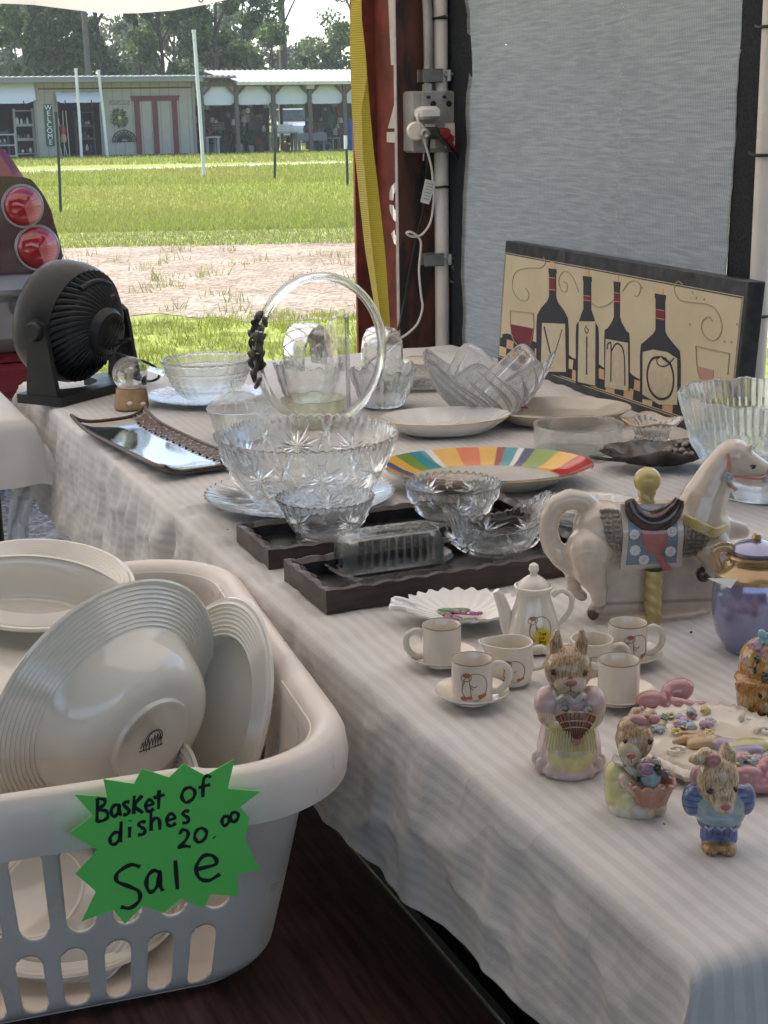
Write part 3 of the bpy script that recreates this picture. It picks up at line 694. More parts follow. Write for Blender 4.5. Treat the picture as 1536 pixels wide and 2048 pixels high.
def goods(s, y, z, kind, col, label):
    t = thing(kind, label, kind.replace('_', ' '), bl(s, y, z), BR, 'goods crowding the far shelter')
    m_ = MB()
    if kind == 'lamp':
        m_.lathe([(0, 0), (.08, 0), (.05, .03), (.02, .1), (.05, .2), (.02, .32), (0, .34)], 10, col=col); m_.build('lamp_base', M['vmatte'], t)
        m_ = MB(); m_.lathe([(.14, .3), (.08, .52)], 12, col=(.5, .46, .4)); m_.build('lamp_shade', M['vmatte'], t)
    elif kind == 'crate':
        for k in range(3): m_.box((0, 0, .05+.1*k), (.42, .3, .08), col=col)
        m_.build('slats', M['vmatte'], t, smooth=False)
    elif kind == 'vase':
        m_.lathe([(0, 0), (.07, 0), (.1, .12), (.05, .22), (.07, .27), (.05, .26), (0, .1)], 12, col=col); m_.build('body', M['vmatte'], t)
    elif kind == 'hanging_ornament':
        m_.tube([(0, 0, 0), (0, 0, .35)], .008, 5, col=(.1, .1, .1)); m_.ell((0, 0, -.08), (.09, .05, .12), col=col, seg=10, rings=7); m_.build('body', M['vmatte'], t)
    elif kind == 'framed_picture':
        m_.box((0, 0, .2), (.36, .03, .44), col=(.06, .04, .03)); m_.build('frame', M['vmatte'], t, smooth=False)
        m_ = MB(); m_.box((0, -.018, .2), (.28, .01, .36), col=col); m_.build('picture', M['vmatte'], t, smooth=False)
    elif kind == 'stool':
        m_.box((0, 0, .5), (.36, .36, .05), col=col)
        m_.build('seat', M['vmatte'], t, smooth=False)
        for x in (-.13, .13):
            for yy in (-.13, .13): m_ = MB(); m_.tube([(x*1.2, yy*1.2, 0), (x, yy, .49)], .02, 5, col=col); m_.build('leg', M['vmatte'], t)
CL = [(.5, .5, .48), (.06, .05, .05), (.3, .05, .04), (.2, .14, .09), (.04, .07, .05), (.35, .33, .3), (.06, .08, .12)]
CN = ['pale', 'black', 'red', 'brown', 'dark green', 'grey', 'navy']
for i in range(130):
    kind = rr.choice(['lamp', 'crate', 'vase', 'hanging_ornament', 'hanging_ornament', 'framed_picture', 'stool', 'vase', 'crate'])
    ci = rr.randrange(7); s = rr.choice([rr.uniform(8.1, 10.9), rr.uniform(8.1, 10.9), rr.uniform(12.95, 14.3)]); y = rr.uniform(.8, 3.4)
    z = {'hanging_ornament': rr.uniform(1.45, 1.75), 'crate': rr.choice([0, .3, .6, .9]), 'stool': 0, 'lamp': rr.choice([.8, .9]), 'vase': rr.choice([.8, .75]), 'framed_picture': rr.uniform(.8, 1.25)}[kind]
    word = 'hanging' if kind == 'hanging_ornament' else 'standing'
    goods(s, y, z, kind, CL[ci], '%s %s %s under the %s of the far shelter' % (CN[ci], kind.replace('_', ' '), word, 'left half' if s < 11 else 'right half'))
for i, (s, k) in enumerate([(10.95, 'vase'), (11.15, 'vase'), (11.35, 'crate'), (11.6, 'vase'), (11.75, 'vase')]):
    goods(s, .45, .80, k, (.6, .6, .58), '%s white %s on the weathered sale table under the shelter' % (['tall', 'round', 'small', 'plain', 'narrow'][i], k))
bd = thing('blue_barrel', 'bright blue plastic barrel behind the last shelter post', 'barrel', bl(14.35, .6, 0), BR)
m_ = MB(); m_.lathe([(0, 0), (.27, 0), (.29, .1), (.29, .4), (.31, .43), (.29, .46), (.29, .8), (.31, .84), (.29, .88), (.29, 1.2), (.26, 1.26), (0, 1.26)], 20, col=(.02, .10, .36)); m_.build('body', M['vmatte'], bd)
# car far behind the shelter
ca_ = thing('parked_car', 'silver car with tinted windscreen parked beyond the far shelter', 'car', (PY(582, 240, 84).x, 84, 0), R_(8)); ca_.scale = (1.08, 1.08, 1.22)
m_ = MB(); silver = mat('silver_paint', (.5, .52, .54), .3, metal=.3, coat=.8)
secs = [(-2.0, .35, .62, .72), (-1.9, .3, .75, .84), (-.9, .3, .95, .86), (.2, .3, .98, .88), (1.9, .3, .98, .86), (2.1, .4, .9, .8)]
vs = []; fs = []
for (y, z0, z1, hw) in secs:
    vs += [(-hw, y, z0), (-hw*1.02, y, (z0+z1)/2), (-hw*.9, y, z1), (hw*.9, y, z1), (hw*1.02, y, (z0+z1)/2), (hw, y, z0)]
for i in range(5):
    for j in range(6): fs.append((i*6+j, i*6+(j+1) % 6, (i+1)*6+(j+1) % 6, (i+1)*6+j))
fs += [tuple(range(6)), tuple(range(30, 36))]
m_.add(vs, fs); m_.add([(-.62, -.15, 1.5), (.62, -.15, 1.5), (.62, 1.4, 1.52), (-.62, 1.4, 1.52), (-.66, -.2, 1.46), (.66, -.2, 1.46), (.66, 1.45, 1.46), (-.66, 1.45, 1.46)], [(0, 1, 2, 3), (4, 5, 1, 0), (5, 6, 2, 1), (6, 7, 3, 2), (7, 4, 0, 3)])
m_.build('body', silver, ca_)
m_ = MB(); m_.add([(-.78, -.95, .96), (.78, -.95, .96), (.66, -.2, 1.46), (-.66, -.2, 1.46), (-.8, 1.9, .98), (.8, 1.9, .98), (.66, 1.45, 1.46), (-.66, 1.45, 1.46)], [(0, 1, 2, 3), (5, 4, 7, 6), (4, 0, 3, 7), (1, 5, 6, 2)])
m_.build('windscreen', mat('tinted_glass', (.03, .05, .06), .08, coat=1), ca_, smooth=False)
for x in (-.6, .6): m_ = MB(); m_.ell((x, -1.93, .64), (.16, .08, .09)); m_.build('headlight', M['glass'], ca_)
for x in (-.78, .78):
    for y in (-1.25, 1.3): m_ = MB(); m_.lathe([(0, -.1), (.3, -.1), (.32, -.05), (.32, .05), (.3, .1), (0, .1)], 18, M=Matrix.Translation((x, y, .32)) @ Matrix.Rotation(PI/2, 4, 'Y')); m_.build('wheel', M['black'], ca_)

# ---- poles and stakes on the field
def stick(name, label, cat, ub, vb, ut, vt, r, m, group, cap=None, y=None):
    b = P(ub, vb, 0) if y is None else Vector((PY(ub, vb, y).x, y, 0)); tp = PY(ut, vt, b.y)
    t = thing(name, label, cat, tuple(b), group=group); v = tp - b
    mb = MB(); mb.tube([(0, 0, -.1), (v.x*.5+.01, 0, v.z*.5), (v.x, 0, v.z)], r, 8); mb.build('shaft', m, t)
    mb = MB(); mb.tube([(v.x, 0, v.z), (v.x, 0, v.z+.06)] if not cap else [(v.x, 0, v.z-cap), (v.x, 0, v.z+.01)], r*1.25, 8); mb.build('cap', M['pvc'] if cap else m, t)
wp = mat('white_pole', (.66, .66, .66), .45, var=(3, .3, .7), col2=(.55, .55, .55))
stick('white_pole', 'tallest leaning white pole, nearest of the three on the field', 'pole', 408, 355, 388, 65, .042, wp, 'white poles on the field')
stick('white_pole', 'slim white pole in front of the WELCOME doorway, left of the pair', 'pole', 163, 312, 152, 140, .055, wp, 'white poles on the field', y=56.5)
stick('white_pole', 'slim white pole in front of the wall, right of the doorway pair', 'pole', 215, 312, 197, 143, .055, wp, 'white poles on the field', y=57.5)
stick('dark_stake', 'dark metal stake in the grass nearest the red truck', 'stake', 121, 427, 112, 232, .022, M['gunmetal'], 'dark stakes on the field')
stick('dark_stake', 'dark metal stake in the grass in front of the shelter centre', 'stake', 549, 362, 549, 262, .03, M['gunmetal'], 'dark stakes on the field')
stick('dark_stake', 'dark stake with pale tip close to the yellow strap', 'stake', 695, 372, 691, 272, .028, M['gunmetal'], 'dark stakes on the field', cap=.25)

# ================================================================== RED TRUCK at the left
TK = PY(122, 540, 5.0); TR = R_(21)
tk = thing('red_truck', 'dark red truck parked tail first with round tail lamps beside the tables', 'truck', (TK.x, 5.0, 0), TR); tk.scale = (1, 1, 1.045)
paint = mat('maroon_paint', (.19, .022, .035), .25, coat=1.0, metal=.25, var=(60, .3, .7), col2=(.15, .018, .028))
sec = [(-1.75, .38), (-.12, .38), (-.03, .43), (0.0, .55), (0, .82), (-.012, .95), (-.045, 1.06), (-.085, 1.13), (-.12, 1.19), (-.17, 1.24), (-.20, 1.30), (-.30, 1.62), (-.40, 1.74), (-.62, 1.80), (-1.3, 1.81), (-1.75, 1.80)]
m_ = MB(); n = len(sec)
vs = []
for (y, k) in ((.10, 0), (.16, 0), (.9, 0), (4.6, 0)): 
    for (x, z) in sec:
        yy = y + (max(0, z-1.16)*.45 if y < 1 else 0) + (.05*(z > .5) if y == .10 else 0)
        ins = .03 if y == .10 else 0
        vs.append((x-ins, yy, z))
fs = []
for i in range(3):
    for j in range(n-1): fs.append((i*n+j, i*n+j+1, (i+1)*n+j+1, (i+1)*n+j))
fs.append(tuple(range(n)))
m_.add(vs, fs); m_.build('body', paint, tk, auto=30)
# rear glass
gl = mat('dark_window', (.015, .017, .02), .06, coat=1)
m_ = MB(); m_.add([(-1.5, .17+.03, 1.205), (-.235, .17+.03, 1.205), (-.33, .17+.185, 1.56), (-1.4, .17+.185, 1.58)], [(0, 1, 2, 3)]); 
m_.add([(-1.5, .19+.03, 1.20), (-.225, .19+.03, 1.20), (-.325, .19+.185, 1.57), (-1.4, .19+.185, 1.59)], [(0, 1, 2, 3)]); m_.build('rear_window', gl, tk, smooth=False)
# lamp cluster
lampbk = mat('lamp_housing', (.05, .012, .016), .25, coat=.8)
m_ = MB(); poly = [(-.255, .80), (.002, .80), (-.001, .95), (-.02, 1.02), (-.05, 1.07), (-.09, 1.10), (-.245, 1.105), (-.265, 1.08)]
m_.prism(spl2(poly, 3, True), 0, .035, M=Matrix.Translation((.004, .125, .02)) @ Matrix.Rotation(PI/2, 4, 'X')); lc = m_.build('lamp_cluster', lampbk, tk)
m_ = MB(); m_.prism([(-.62, .60), (-.27, .60), (-.28, 1.10), (-.62, 1.12)], 0, .02, M=Matrix.Translation((0, .125, 0)) @ Matrix.Rotation(PI/2, 4, 'X')); m_.build('tailgate_gap', mat('gap_black', (.02, .02, .022), .4), tk, smooth=False)  # black plate painted in for the dark of the tailgate gap
lens = mat('red_lens', (.26, .008, .012), .12, coat=1.0, bump=(90, .05)); lens2 = mat('clear_pink_lens', (.42, .10, .10), .15, coat=1.0)
for (x, z, r) in ((-.100, 1.028, .064), (-.062, .893, .069)):
    m_ = MB(); m_.lathe([(r, 0), (r*.98, .012), (r*.8, .024), (r*.45, .033), (0, .036)], 32, M=Matrix.Translation((x, .088, z)) @ Matrix.Rotation(PI/2, 4, 'X')); l_ = m_.build('tail_lamp', lens, tk)
    m_ = MB(); m_.lathe([(r*.97, .0145), (r*.8, .0262), (r*.45, .0352), (0.002, .0382)], 14, M=Matrix.Translation((x, .088, z)) @ Matrix.Rotation(PI/2, 4, 'X'), th0=-R_(75), th1=R_(48))
    for q_ in range(9): a_ = R_(-70+q_*14); m_.tube([(x+rr_*math.cos(a_), .088-zz_, z+rr_*math.sin(a_)) for rr_, zz_ in ((r*.95, .016), (r*.8, .0268), (r*.45, .0358), (r*.1, .0382))], .0011, 4)
    m_.build('reflector_half', lens2, l_)
    m_ = MB(); m_.tube([(x+r*1.03*math.cos(a), .085, z+r*1.03*math.sin(a)) for a in [2*PI*i/32 for i in range(32)]], .006, 6, closed=True); m_.build('chrome_ring', M['steel'], l_)
gp = mat('grey_bumper_plastic', (.17, .165, .155), .5, bump=(200, .06), var=(9, .3, .7), col2=(.13, .125, .12))
m_ = MB(); m_.box((-.82, .06, .69), (1.68, .24, .24), bev=.05); m_.box((-.13, .02, .755), (.25, .16, .10), bev=.03); m_.build('bumper_cover', gp, tk)
m_ = MB(); m_.ell((-.16, -.055, .73), (.035, .02, .045)); m_.build('reflector', M['glass'], tk)
m_ = MB(); m_.box((-.83, .08, .475), (1.66, .26, .18), bev=.04); m_.box((-.45, -.035, .485), (.10, .05, .13), bev=.02); m_.box((-.2, -.04, .485), (.25, .05, .11), bev=.02); m_.build('lower_bumper', paint, tk)
m_ = MB(); m_.lathe([(0, -.11), (.2, -.11), (.34, -.1), (.37, -.06), (.37, .06), (.34, .1), (0, .1)], 24, M=Matrix.Translation((-.22, 1.1, .37)) @ Matrix.Rotation(PI/2, 4, 'Y')); m_.build('wheel', M['black'], tk)
m_ = MB(); m_.tube([(-1.1, .05, .5), (-1.1, -.12, .5)], .03, 8); m_.build('tow_hitch', M['steel'], tk)

# ================================================================== TENT ROOF AND SHED OVERHEAD
rf = thing('tent_canopy', 'white canvas canopy with a sagging front valance over the tables', 'canopy', (0, 0, 0))
m_ = MB(); n = 60
val = [(-140, 40), (0, 27), (90, 3), (170, 13), (240, 26), (320, 26), (400, 18), (455, 8), (500, -8), (600, -30), (760, -60), (1000, -90)]
def vline(u):
    for (a, va), (b, vb) in zip(val[:-1], val[1:]):
        if a <= u <= b:
            k = (u-a)/(b-a); k = k*k*(3-2*k); return va+(vb-va)*k
    return val[0][1] if u < val[0][0] else val[-1][1]
rows = []
for i in range(n+1):
    x = -5.5 + 5.9*i/n; u = 768 + x/4.4*2900*.98
    bot = PY(u, vline(u), 4.4).z
    for j in range(7):
        k = j/6; z = bot + (1.98+.25*max(0, (x+.6))-bot)*k
        m_.v.append((x, 4.4 + .03*math.sin(x*9+nz(x*3, 1)*3)*(1-k) - .10*k*k, z + .004*nz(x*20, 3))); m_.c.append((1, 1, 1))
for i in range(n):
    for j in range(6): m_.f.append((i*7+j, (i+1)*7+j, (i+1)*7+j+1, i*7+j+1)); m_.mi.append(0)
val_o = m_.build('valance', M['canopy'], rf)
m_ = MB()
q = [(-5.5, 4.3, 1.98), (-.6, 4.3, 1.98), (.4, 4.3, 2.23), (2.2, 4.3, 2.3)]; bk = .7
zb = 2.95
for i in range(3):
    a, b = q[i], q[i+1]
    m_.add([a, b, (b[0], bk, zb), (a[0], bk, zb)], [(0, 1, 2, 3)])
m_.build('roof_sheet', M['canopy'], rf, smooth=False)
m_ = MB(); pc = PY(402, -6, 4.37)
m_.tube([tuple(PY(u, v, 4.36)) for u, v in [(396, -8), (398, 2), (402, 5), (406, 1), (405, -8)]], .002, 5); m_.build('drawstring', M['cord_b'], rf)
sr = thing('shed_roof', 'metal shed roof over the near part of the stall', 'roof', (0, 0, 0))
m_ = MB(); m_.box((-1.6, -1.55, 3.0), (8.2, 4.6, .06)); m_.build('roof_sheet', fascia, sr, smooth=False)
bw = thing('back_baffle', 'low unseen plank wall added behind the photographer', 'wall', (0, 0, 0))  # out of view, added to hold back light from behind the camera
m_ = MB(); m_.box((-1.6, -4.3, .8), (8.2, .1, 1.6)); m_.build('baffle_boards', M['timber'], bw, smooth=False)

lw = thing('left_baffle', 'unseen added grey tarpaulin wall along the left of the stall behind the photographer', 'wall', (0, 0, 0))  # out of view, added to cut the light from the left
m_ = MB(); m_.box((-3.6, -.2, 1.4), (.04, 4.6, 2.8)); m_.build('baffle', mat('grey_baffle', (.42, .40, .37), .8, var=(3, .3, .7), col2=(.34, .32, .30)), lw, smooth=False)

rw = thing('right_baffle', 'unseen added grey tarpaulin wall along the right of the stall behind the mesh', 'wall', (0, 0, 0))  # out of view, added to dim the near end from the right
m_ = MB(); m_.box((2.6, .3, 1.4), (.04, 3.6, 2.8)); m_.build('baffle', bpy.data.materials['grey_baffle'], rw, smooth=False)
# ================================================================== STALL STRUCTURE (aligned with the table: 23.3 degrees)
TA = R_(23.3)
EL = Vector((-math.sin(TA), math.cos(TA), 0)); EW = Vector((math.cos(TA), math.sin(TA), 0))
TN = Vector((.222, .925, 0)); TZ = .76; TLEN, TWID = 2.68, 1.12
def tb(s, t, z=0): return TN + EL*s + EW*t + Vector((0, 0, z))
# ---- steel I-beam post
PO = P(795, 700, .9); PO = Vector((PY(795, 300, 3.93).x, 3.93, 0))
post = thing('steel_post', 'rusty red steel beam post with white stencilled characters', 'post', PO, TA)
m_ = MB(); m_.box((.075, .006, 1.7), (.15, .012, 3.4)); m_.build('flange', M['rustdark'], post, smooth=False)
m_ = MB(); m_.box((.075, .155, 1.7), (.012, .284, 3.4)); m_.build('web', M['rust'], post, smooth=False)
m_ = MB(); m_.box((.075, .304, 1.7), (.15, .012, 3.4)); m_.build('flange', M['rust'], post, smooth=False)
m_ = MB(); m_.box((-.001, .006, 1.7), (.003, .0122, 3.4)); m_.build('pale_edge', M['white_paint'], post, smooth=False)  # thin pale strip along the left edge of the flange
# stencil marks on the web, cut from the visible outlines
WO = PO + EW*.0675; WN = -EW
def plane_poly(mb, pts, o, n, ex, d0, d1, col=(1, 1, 1)):
    """outline given as picture points on a plane, built as a thin plate proud of it"""
    ex = Vector(ex); n = Vector(n); ey = n.cross(ex); o = Vector(o)
    Mx = (Matrix.Translation(PO) @ Matrix.Rotation(TA, 4, 'Z')).inverted() @ Matrix(((ex.x, ey.x, n.x, o.x), (ex.y, ey.y, n.y, o.y), (ex.z, ey.z, n.z, o.z), (0, 0, 0, 1)))
    q = [hit(u, v, o, n) - o for u, v in pts]
    mb.prism([(p.dot(ex), p.dot(ey)) for p in q], d0, d1, M=Mx, col=col)
c5 = lambda L: [(680+x/5.486, 350+y/5.486) for x, y in L]
c4 = lambda L: [(680+x/5.486, y/5.486) for x, y in L]
for poly in [c4([(532, -120), (600, -120), (600, 720), (566, 708)]), c4([(532, 1408), (605, 1135), (625, 1135), (625, 1340), (600, 1408)]), c4([(520, 1448), (625, 1448), (625, 1565), (520, 1560)]),
             c5([(660, 60), (600, 90), (566, 130), (550, 190), (550, 272), (590, 280), (596, 210), (612, 180), (660, 165)]), c5([(548, 325), (590, 330), (606, 380), (660, 430), (660, 540), (600, 500), (556, 410)]), c5([(566, 640), (604, 602), (612, 660), (670, 740), (670, 810), (600, 750)])]:
    m_ = MB(); plane_poly(m_, poly, WO, WN, EL, .001, .002); m_.build('stencil', M['white_paint'], post, smooth=False)
# ---- conduit and outlet box on the flange
def fl(x, y, z): return PO + EW*x + EL*y + Vector((0, 0, z))
bz = lambda v: PY(850, v, 3.93).z
cd = thing('conduit', 'grey metal conduit running down the post to the outlet box', 'conduit', fl(.075, -.03, 0), TA)
m_ = MB(); m_.tube([(-.005, .01, 3.2), (-.005, .005, 1.75), (.0, -.004, 1.6), (.003, 0, bz(172))], .0125, 10); m_.build('pipe', M['box'], cd)
m_ = MB(); m_.tube([(.003, 0, bz(168)), (.003, 0, bz(190))], .018, 8); m_.build('connector', M['steel'], cd)
ob = thing('outlet_box', 'grey four gang outlet box with loose cover on the red post', 'outlet box', fl(.082, -.002, bz(244)), TA)
m_ = MB(); m_.box((0, -.03, 0), (.135, .06, .155), bev=.006); m_.build('housing', M['box'], ob)
m_ = MB(); m_.box((.012, -.064, .005), (.108, .006, .14), bev=.002); co = m_.build('cover', M['box'], ob)
m_ = MB()
for x in (-.02, .038): 
    m_.box((x, -.069, -.035), (.03, .006, .065), bev=.003)
m_.build('socket', M['cream'], ob)
m_ = MB()
for x in (-.025, .02, .055):
    m_.tube([(x, -.066, .062), (x, -.076, .062)], .004, 6)
for x in (-.01, .035): m_.tube([(x, -.066, .045), (x, -.070, .045)], .008, 8)
m_.build('screws', M['tie'], ob)
m_ = MB(); m_.tube([(-.02, -.03, -.078), (-.022, -.032, -.098)], .003, 6); m_.build('bottom_screw', M['steel'], ob)
# plugs and cords: built in the same local frame
def pl(u, v, d):   # a point d metres in front of the flange face, seen at (u,v)
    return hit(u, v, fl(0, -d, 0), -EL)
wpg = thing('white_plug', 'white plug adapter with its thin white cord and paper tag hanging down the post', 'plug', pl(858, 226, .095), TA)
Lw = lambda u, v, d: tuple((Matrix.Rotation(-TA, 4, 'Z') @ (pl(u, v, d) - pl(858, 226, .095)).to_4d()).to_3d())
m_ = MB(); m_.box((.004, .02, 0), (.062, .05, .034), bev=.009); m_.build('plug_body', M['china'], wpg)
m_ = MB(); m_.tube([p for p in spline([Lw(838, 228, .11), Lw(834, 235, .12), Lw(843, 262, .12), Lw(851, 290, .10), Lw(862, 330, .07), Lw(866, 362, .05), Lw(868, 388, .04), Lw(862, 440, .03), Lw(848, 465, .03), Lw(834, 473, .03), Lw(820, 472, .03), Lw(813, 466, .035), Lw(822, 464, .04), Lw(836, 474, .035), Lw(842, 490, .03), Lw(838, 540, .03), Lw(842, 590, .03), Lw(845, 615, .03), Lw(836, 645, .04), Lw(818, 665, .05), Lw(798, 678, .06), Lw(780, 688, .07)], 6)], .0032, 7); m_.build('cord', M['cord_w'], wpg)
m_ = MB()
tg = [Lw(851, 358, .058), Lw(873, 364, .058), Lw(858, 409, .06), Lw(841, 404, .06)]
m_.add(tg+[(x, y+.0015, z) for x, y, z in tg], [(3, 2, 1, 0), (4, 5, 6, 7), (0, 1, 5, 4), (1, 2, 6, 5), (2, 3, 7, 6), (3, 0, 4, 7)]); tagm = m_.build('paper_tag', M['china'], wpg, smooth=False)
m_ = MB()
for k in range(6):
    a = Vector(tg[0]).lerp(Vector(tg[3]), .15+.13*k); b = Vector(tg[1]).lerp(Vector(tg[2]), .15+.13*k); o_ = Vector((0, -.0012, 0))
    p_, q_ = a.lerp(b, .15)+o_, a.lerp(b, .8)+o_; m_.tube([tuple(p_), tuple(q_)], .0009, 4)
m_.build('print_lines', M['box'], tagm)
bpg = thing('brass_lamp_socket', 'cream and chrome screw socket adapter plugged into the outlet box', 'socket adapter', pl(832, 262, .10), TA)
m_ = MB(); Mx = Matrix.Rotation(R_(90), 4, 'X') @ Matrix.Rotation(R_(-20), 4, 'Y')
m_.lathe([(0, 0), (.018, 0), (.024, .006), (.024, .03), (.02, .036), (0, .036)], 18, M=Mx @ Matrix.Translation((0, 0, -.02))); m_.build('ring', M['cream'], bpg)
m_ = MB(); m_.lathe([(0, .01), (.013, .01), (.013, .05), (.008, .055), (0, .05)], 14, M=Matrix.Translation((.012, -.02, -.006)) @ Mx); m_.build('chrome_tip', M['steel'], bpg)
bcd = thing('black_cord', 'black extension cord running diagonally down the dark post face', 'cord', pl(852, 275, .06), TA)
Lb = lambda u, v, d: tuple((Matrix.Rotation(-TA, 4, 'Z') @ (pl(u, v, d) - pl(852, 275, .06)).to_4d()).to_3d())
m_ = MB(); m_.tube(spline([Lb(862, 264, .10), Lb(858, 285, .09), Lb(854, 340, .03), Lb(846, 420, .02), Lb(832, 480, .02), Lb(818, 550, .02), Lb(806, 620, .02), Lb(796, 660, .03), Lb(780, 690, .05)], 6), .004, 7); m_.build('cable', M['cord_b'], bcd)
m_ = MB(); m_.box(Lb(862, 266, .10), (.03, .05, .03), bev=.006); m_.build('plug_body', M['cord_b'], bcd)
rcd = thing('red_plug', 'dark red plug and black red cable leaving the outlet box to the right', 'plug', pl(886, 268, .09), TA)
Lr = lambda u, v, d: tuple((Matrix.Rotation(-TA, 4, 'Z') @ (pl(u, v, d) - pl(886, 268, .09)).to_4d()).to_3d())
m_ = MB(); m_.box((0, .01, 0), (.038, .04, .03), bev=.006); m_.box((.016, .01, -.012), (.03, .03, .022), bev=.005); m_.build('plug_body', M['cord_r'], rcd)
m_ = MB(); m_.tube(spline([Lr(868, 268, .12), Lr(884, 278, .12), Lr(900, 295, .11), Lr(914, 312, .09), Lr(926, 334, .07), Lr(930, 360, .04)], 5), .006, 7); m_.build('black_cable', M['cord_b'], rcd)
m_ = MB(); m_.tube(spline([Lr(892, 276, .09), Lr(906, 292, .09), Lr(918, 318, .07), Lr(922, 345, .05)], 5), .0045, 7); m_.build('red_cable', M['cord_r'], rcd)
# ---- yellow webbing strap hanging in front of the web
st = thing('yellow_strap', 'yellow ratchet webbing strap hanging folded beside the red post', 'strap', PY(745, 660, 3.92) * 1.0)
so = st.location
m_ = MB(); n = 60
cl = [(-80, 701, 722), (0, 702, 723), (40, 700, 724), (100, 700, 731), (210, 703, 739), (300, 709, 747), (400, 719, 759), (500, 730, 770), (600, 747, 777), (660, 757, 781), (700, 765, 785)]
fold = [(-80, 1), (150, 1.0), (215, .55), (300, .42), (450, .38), (600, .33), (700, .3)]
def itp(tab, v, k=1):
    for a, b in zip(tab[:-1], tab[1:]):
        if a[0] <= v <= b[0]: q = (v-a[0])/(b[0]-a[0]); return a[k]+(b[k]-a[k])*q
    return tab[-1][k]
for i in range(n+1):
    v = -80 + 780*i/n; ul, ur = itp(cl, v), itp(cl, v, 2); f = itp(fold, v); um = ul+(ur-ul)*min(f, .97)
    d = .02*(1-f)
    m_.v += [tuple(PY(ul, v, 3.93+d*1.6)-so), tuple(PY(um, v, 3.90)-so), tuple(PY(ur, v, 3.93+.006)-so)]; m_.c += [(1, 1, 1)]*3
for i in range(n): 
    a = 3*i; m_.f += [(a, a+1, a+4, a+3), (a+1, a+2, a+5, a+4)]; m_.mi += [0, 0]
wm, wt, wb_ = new_mat('yellow_webbing_ribbed'); wb_.inputs['Base Color'].default_value = (.66, .54, .07, 1); wb_.inputs['Roughness'].default_value = .55
tc = N(wt, 'ShaderNodeTexCoord'); wv = N(wt, 'ShaderNodeTexWave', bands_direction='Z'); wv.inputs['Scale'].default_value = 55
wt.links.new(tc.outputs['Object'], wv.inputs['Vector']); bp_ = N(wt, 'ShaderNodeBump'); bp_.inputs['Strength'].default_value = .8; bp_.inputs['Distance'].default_value = .002
wt.links.new(wv.outputs['Fac'], bp_.inputs['Height']); wt.links.new(bp_.outputs[0], wb_.inputs['Normal'])
cc_ = ramp(wt, wv.outputs['Fac'], [(.2, (.52, .42, .05)), (.6, (.70, .58, .08))]); wt.links.new(cc_, wb_.inputs['Base Color'])
tl_ = N(wt, 'ShaderNodeBsdfTranslucent'); tl_.inputs[0].default_value = (.7, .6, .08, 1); ms_ = N(wt, 'ShaderNodeMixShader'); ms_.inputs[0].default_value = .3
wt.links.new(wb_.outputs[0], ms_.inputs[1]); wt.links.new(tl_.outputs[0], ms_.inputs[2]); wt.links.new(ms_.outputs[0], wt.nodes['Material Output'].inputs[0])
m_.build('webbing', wm, st, smooth=False)
# ---- mesh tarp between two white poles
MO = TN + EW*1.175                       # wall line
def ms(s, z, d=0): return MO + EL*s - EW*d + Vector((0, 0, z))
def s_of(u): 
    h = hit(u, 500, MO, -EW); return (h-MO).dot(EL)
sL, sR = s_of(934), s_of(1466)
shade = mat('grey_mesh', (.40, .42, .43), .55, spec=.4)
t_ = shade.node_tree; b_ = t_.nodes['Principled BSDF']
tc = N(t_, 'ShaderNodeTexCoord')
uvn = N(t_, 'ShaderNodeUVMap', uv_map='UVMap')
mp = N(t_, 'ShaderNodeMapping'); mp.inputs['Scale'].default_value = (14, 150, 1); t_.links.new(uvn.outputs[0], mp.inputs[0])
n1 = N(t_, 'ShaderNodeTexNoise'); n1.inputs['Scale'].default_value = 1.0; n1.inputs['Detail'].default_value = 6; n1.inputs['Distortion'].default_value = .6; t_.links.new(mp.outputs[0], n1.inputs['Vector'])
wv = N(t_, 'ShaderNodeTexWave', bands_direction='X'); wv.inputs['Scale'].default_value = 55; wv.inputs['Distortion'].default_value = 1.5; wv.inputs['Detail Scale'].default_value = 4
t_.links.new(uvn.outputs[0], wv.inputs['Vector'])
mpb = N(t_, 'ShaderNodeMapping'); mpb.inputs['Scale'].default_value = (1.2, 2.2, 1); t_.links.new(uvn.outputs[0], mpb.inputs[0])
nb = N(t_, 'ShaderNodeTexNoise'); nb.inputs['Scale'].default_value = 2; nb.inputs['Detail'].default_value = 4; t_.links.new(mpb.outputs[0], nb.inputs['Vector'])
ml = N(t_, 'ShaderNodeMath', operation='MULTIPLY_ADD'); ml.inputs[1].default_value = .30; t_.links.new(wv.outputs['Fac'], ml.inputs[0]); t_.links.new(n1.outputs[0], ml.inputs[2])
ma = N(t_, 'ShaderNodeMath', operation='MULTIPLY_ADD'); ma.inputs[1].default_value = .25; t_.links.new(nb.outputs[0], ma.inputs[0]); t_.links.new(ml.outputs[0], ma.inputs[2])
cr_ = ramp(t_, ma.outputs[0], [(.50, (.22, .235, .245)), (.66, (.265, .28, .29)), (.82, (.29, .305, .312)), (.98, (.36, .37, .375))])
t_.links.new(cr_, b_.inputs['Base Color'])
bp_ = N(t_, 'ShaderNodeBump'); bp_.inputs['Strength'].default_value = .4; bp_.inputs['Distance'].default_value = .003; t_.links.new(ml.outputs[0], bp_.inputs['Height']); t_.links.new(bp_.outputs[0], b_.inputs['Normal'])
tl_ = N(t_, 'ShaderNodeBsdfTranslucent'); t_.links.new(cr_, tl_.inputs[0]); tp_ = N(t_, 'ShaderNodeBsdfTransparent')
ms1 = N(t_, 'ShaderNodeMixShader'); ms1.inputs[0].default_value = .45; t_.links.new(b_.outputs[0], ms1.inputs[1]); t_.links.new(tl_.outputs[0], ms1.inputs[2])
vv = N(t_, 'ShaderNodeTexNoise'); vv.inputs['Scale'].default_value = 1.0; vv.inputs['Detail'].default_value = 3
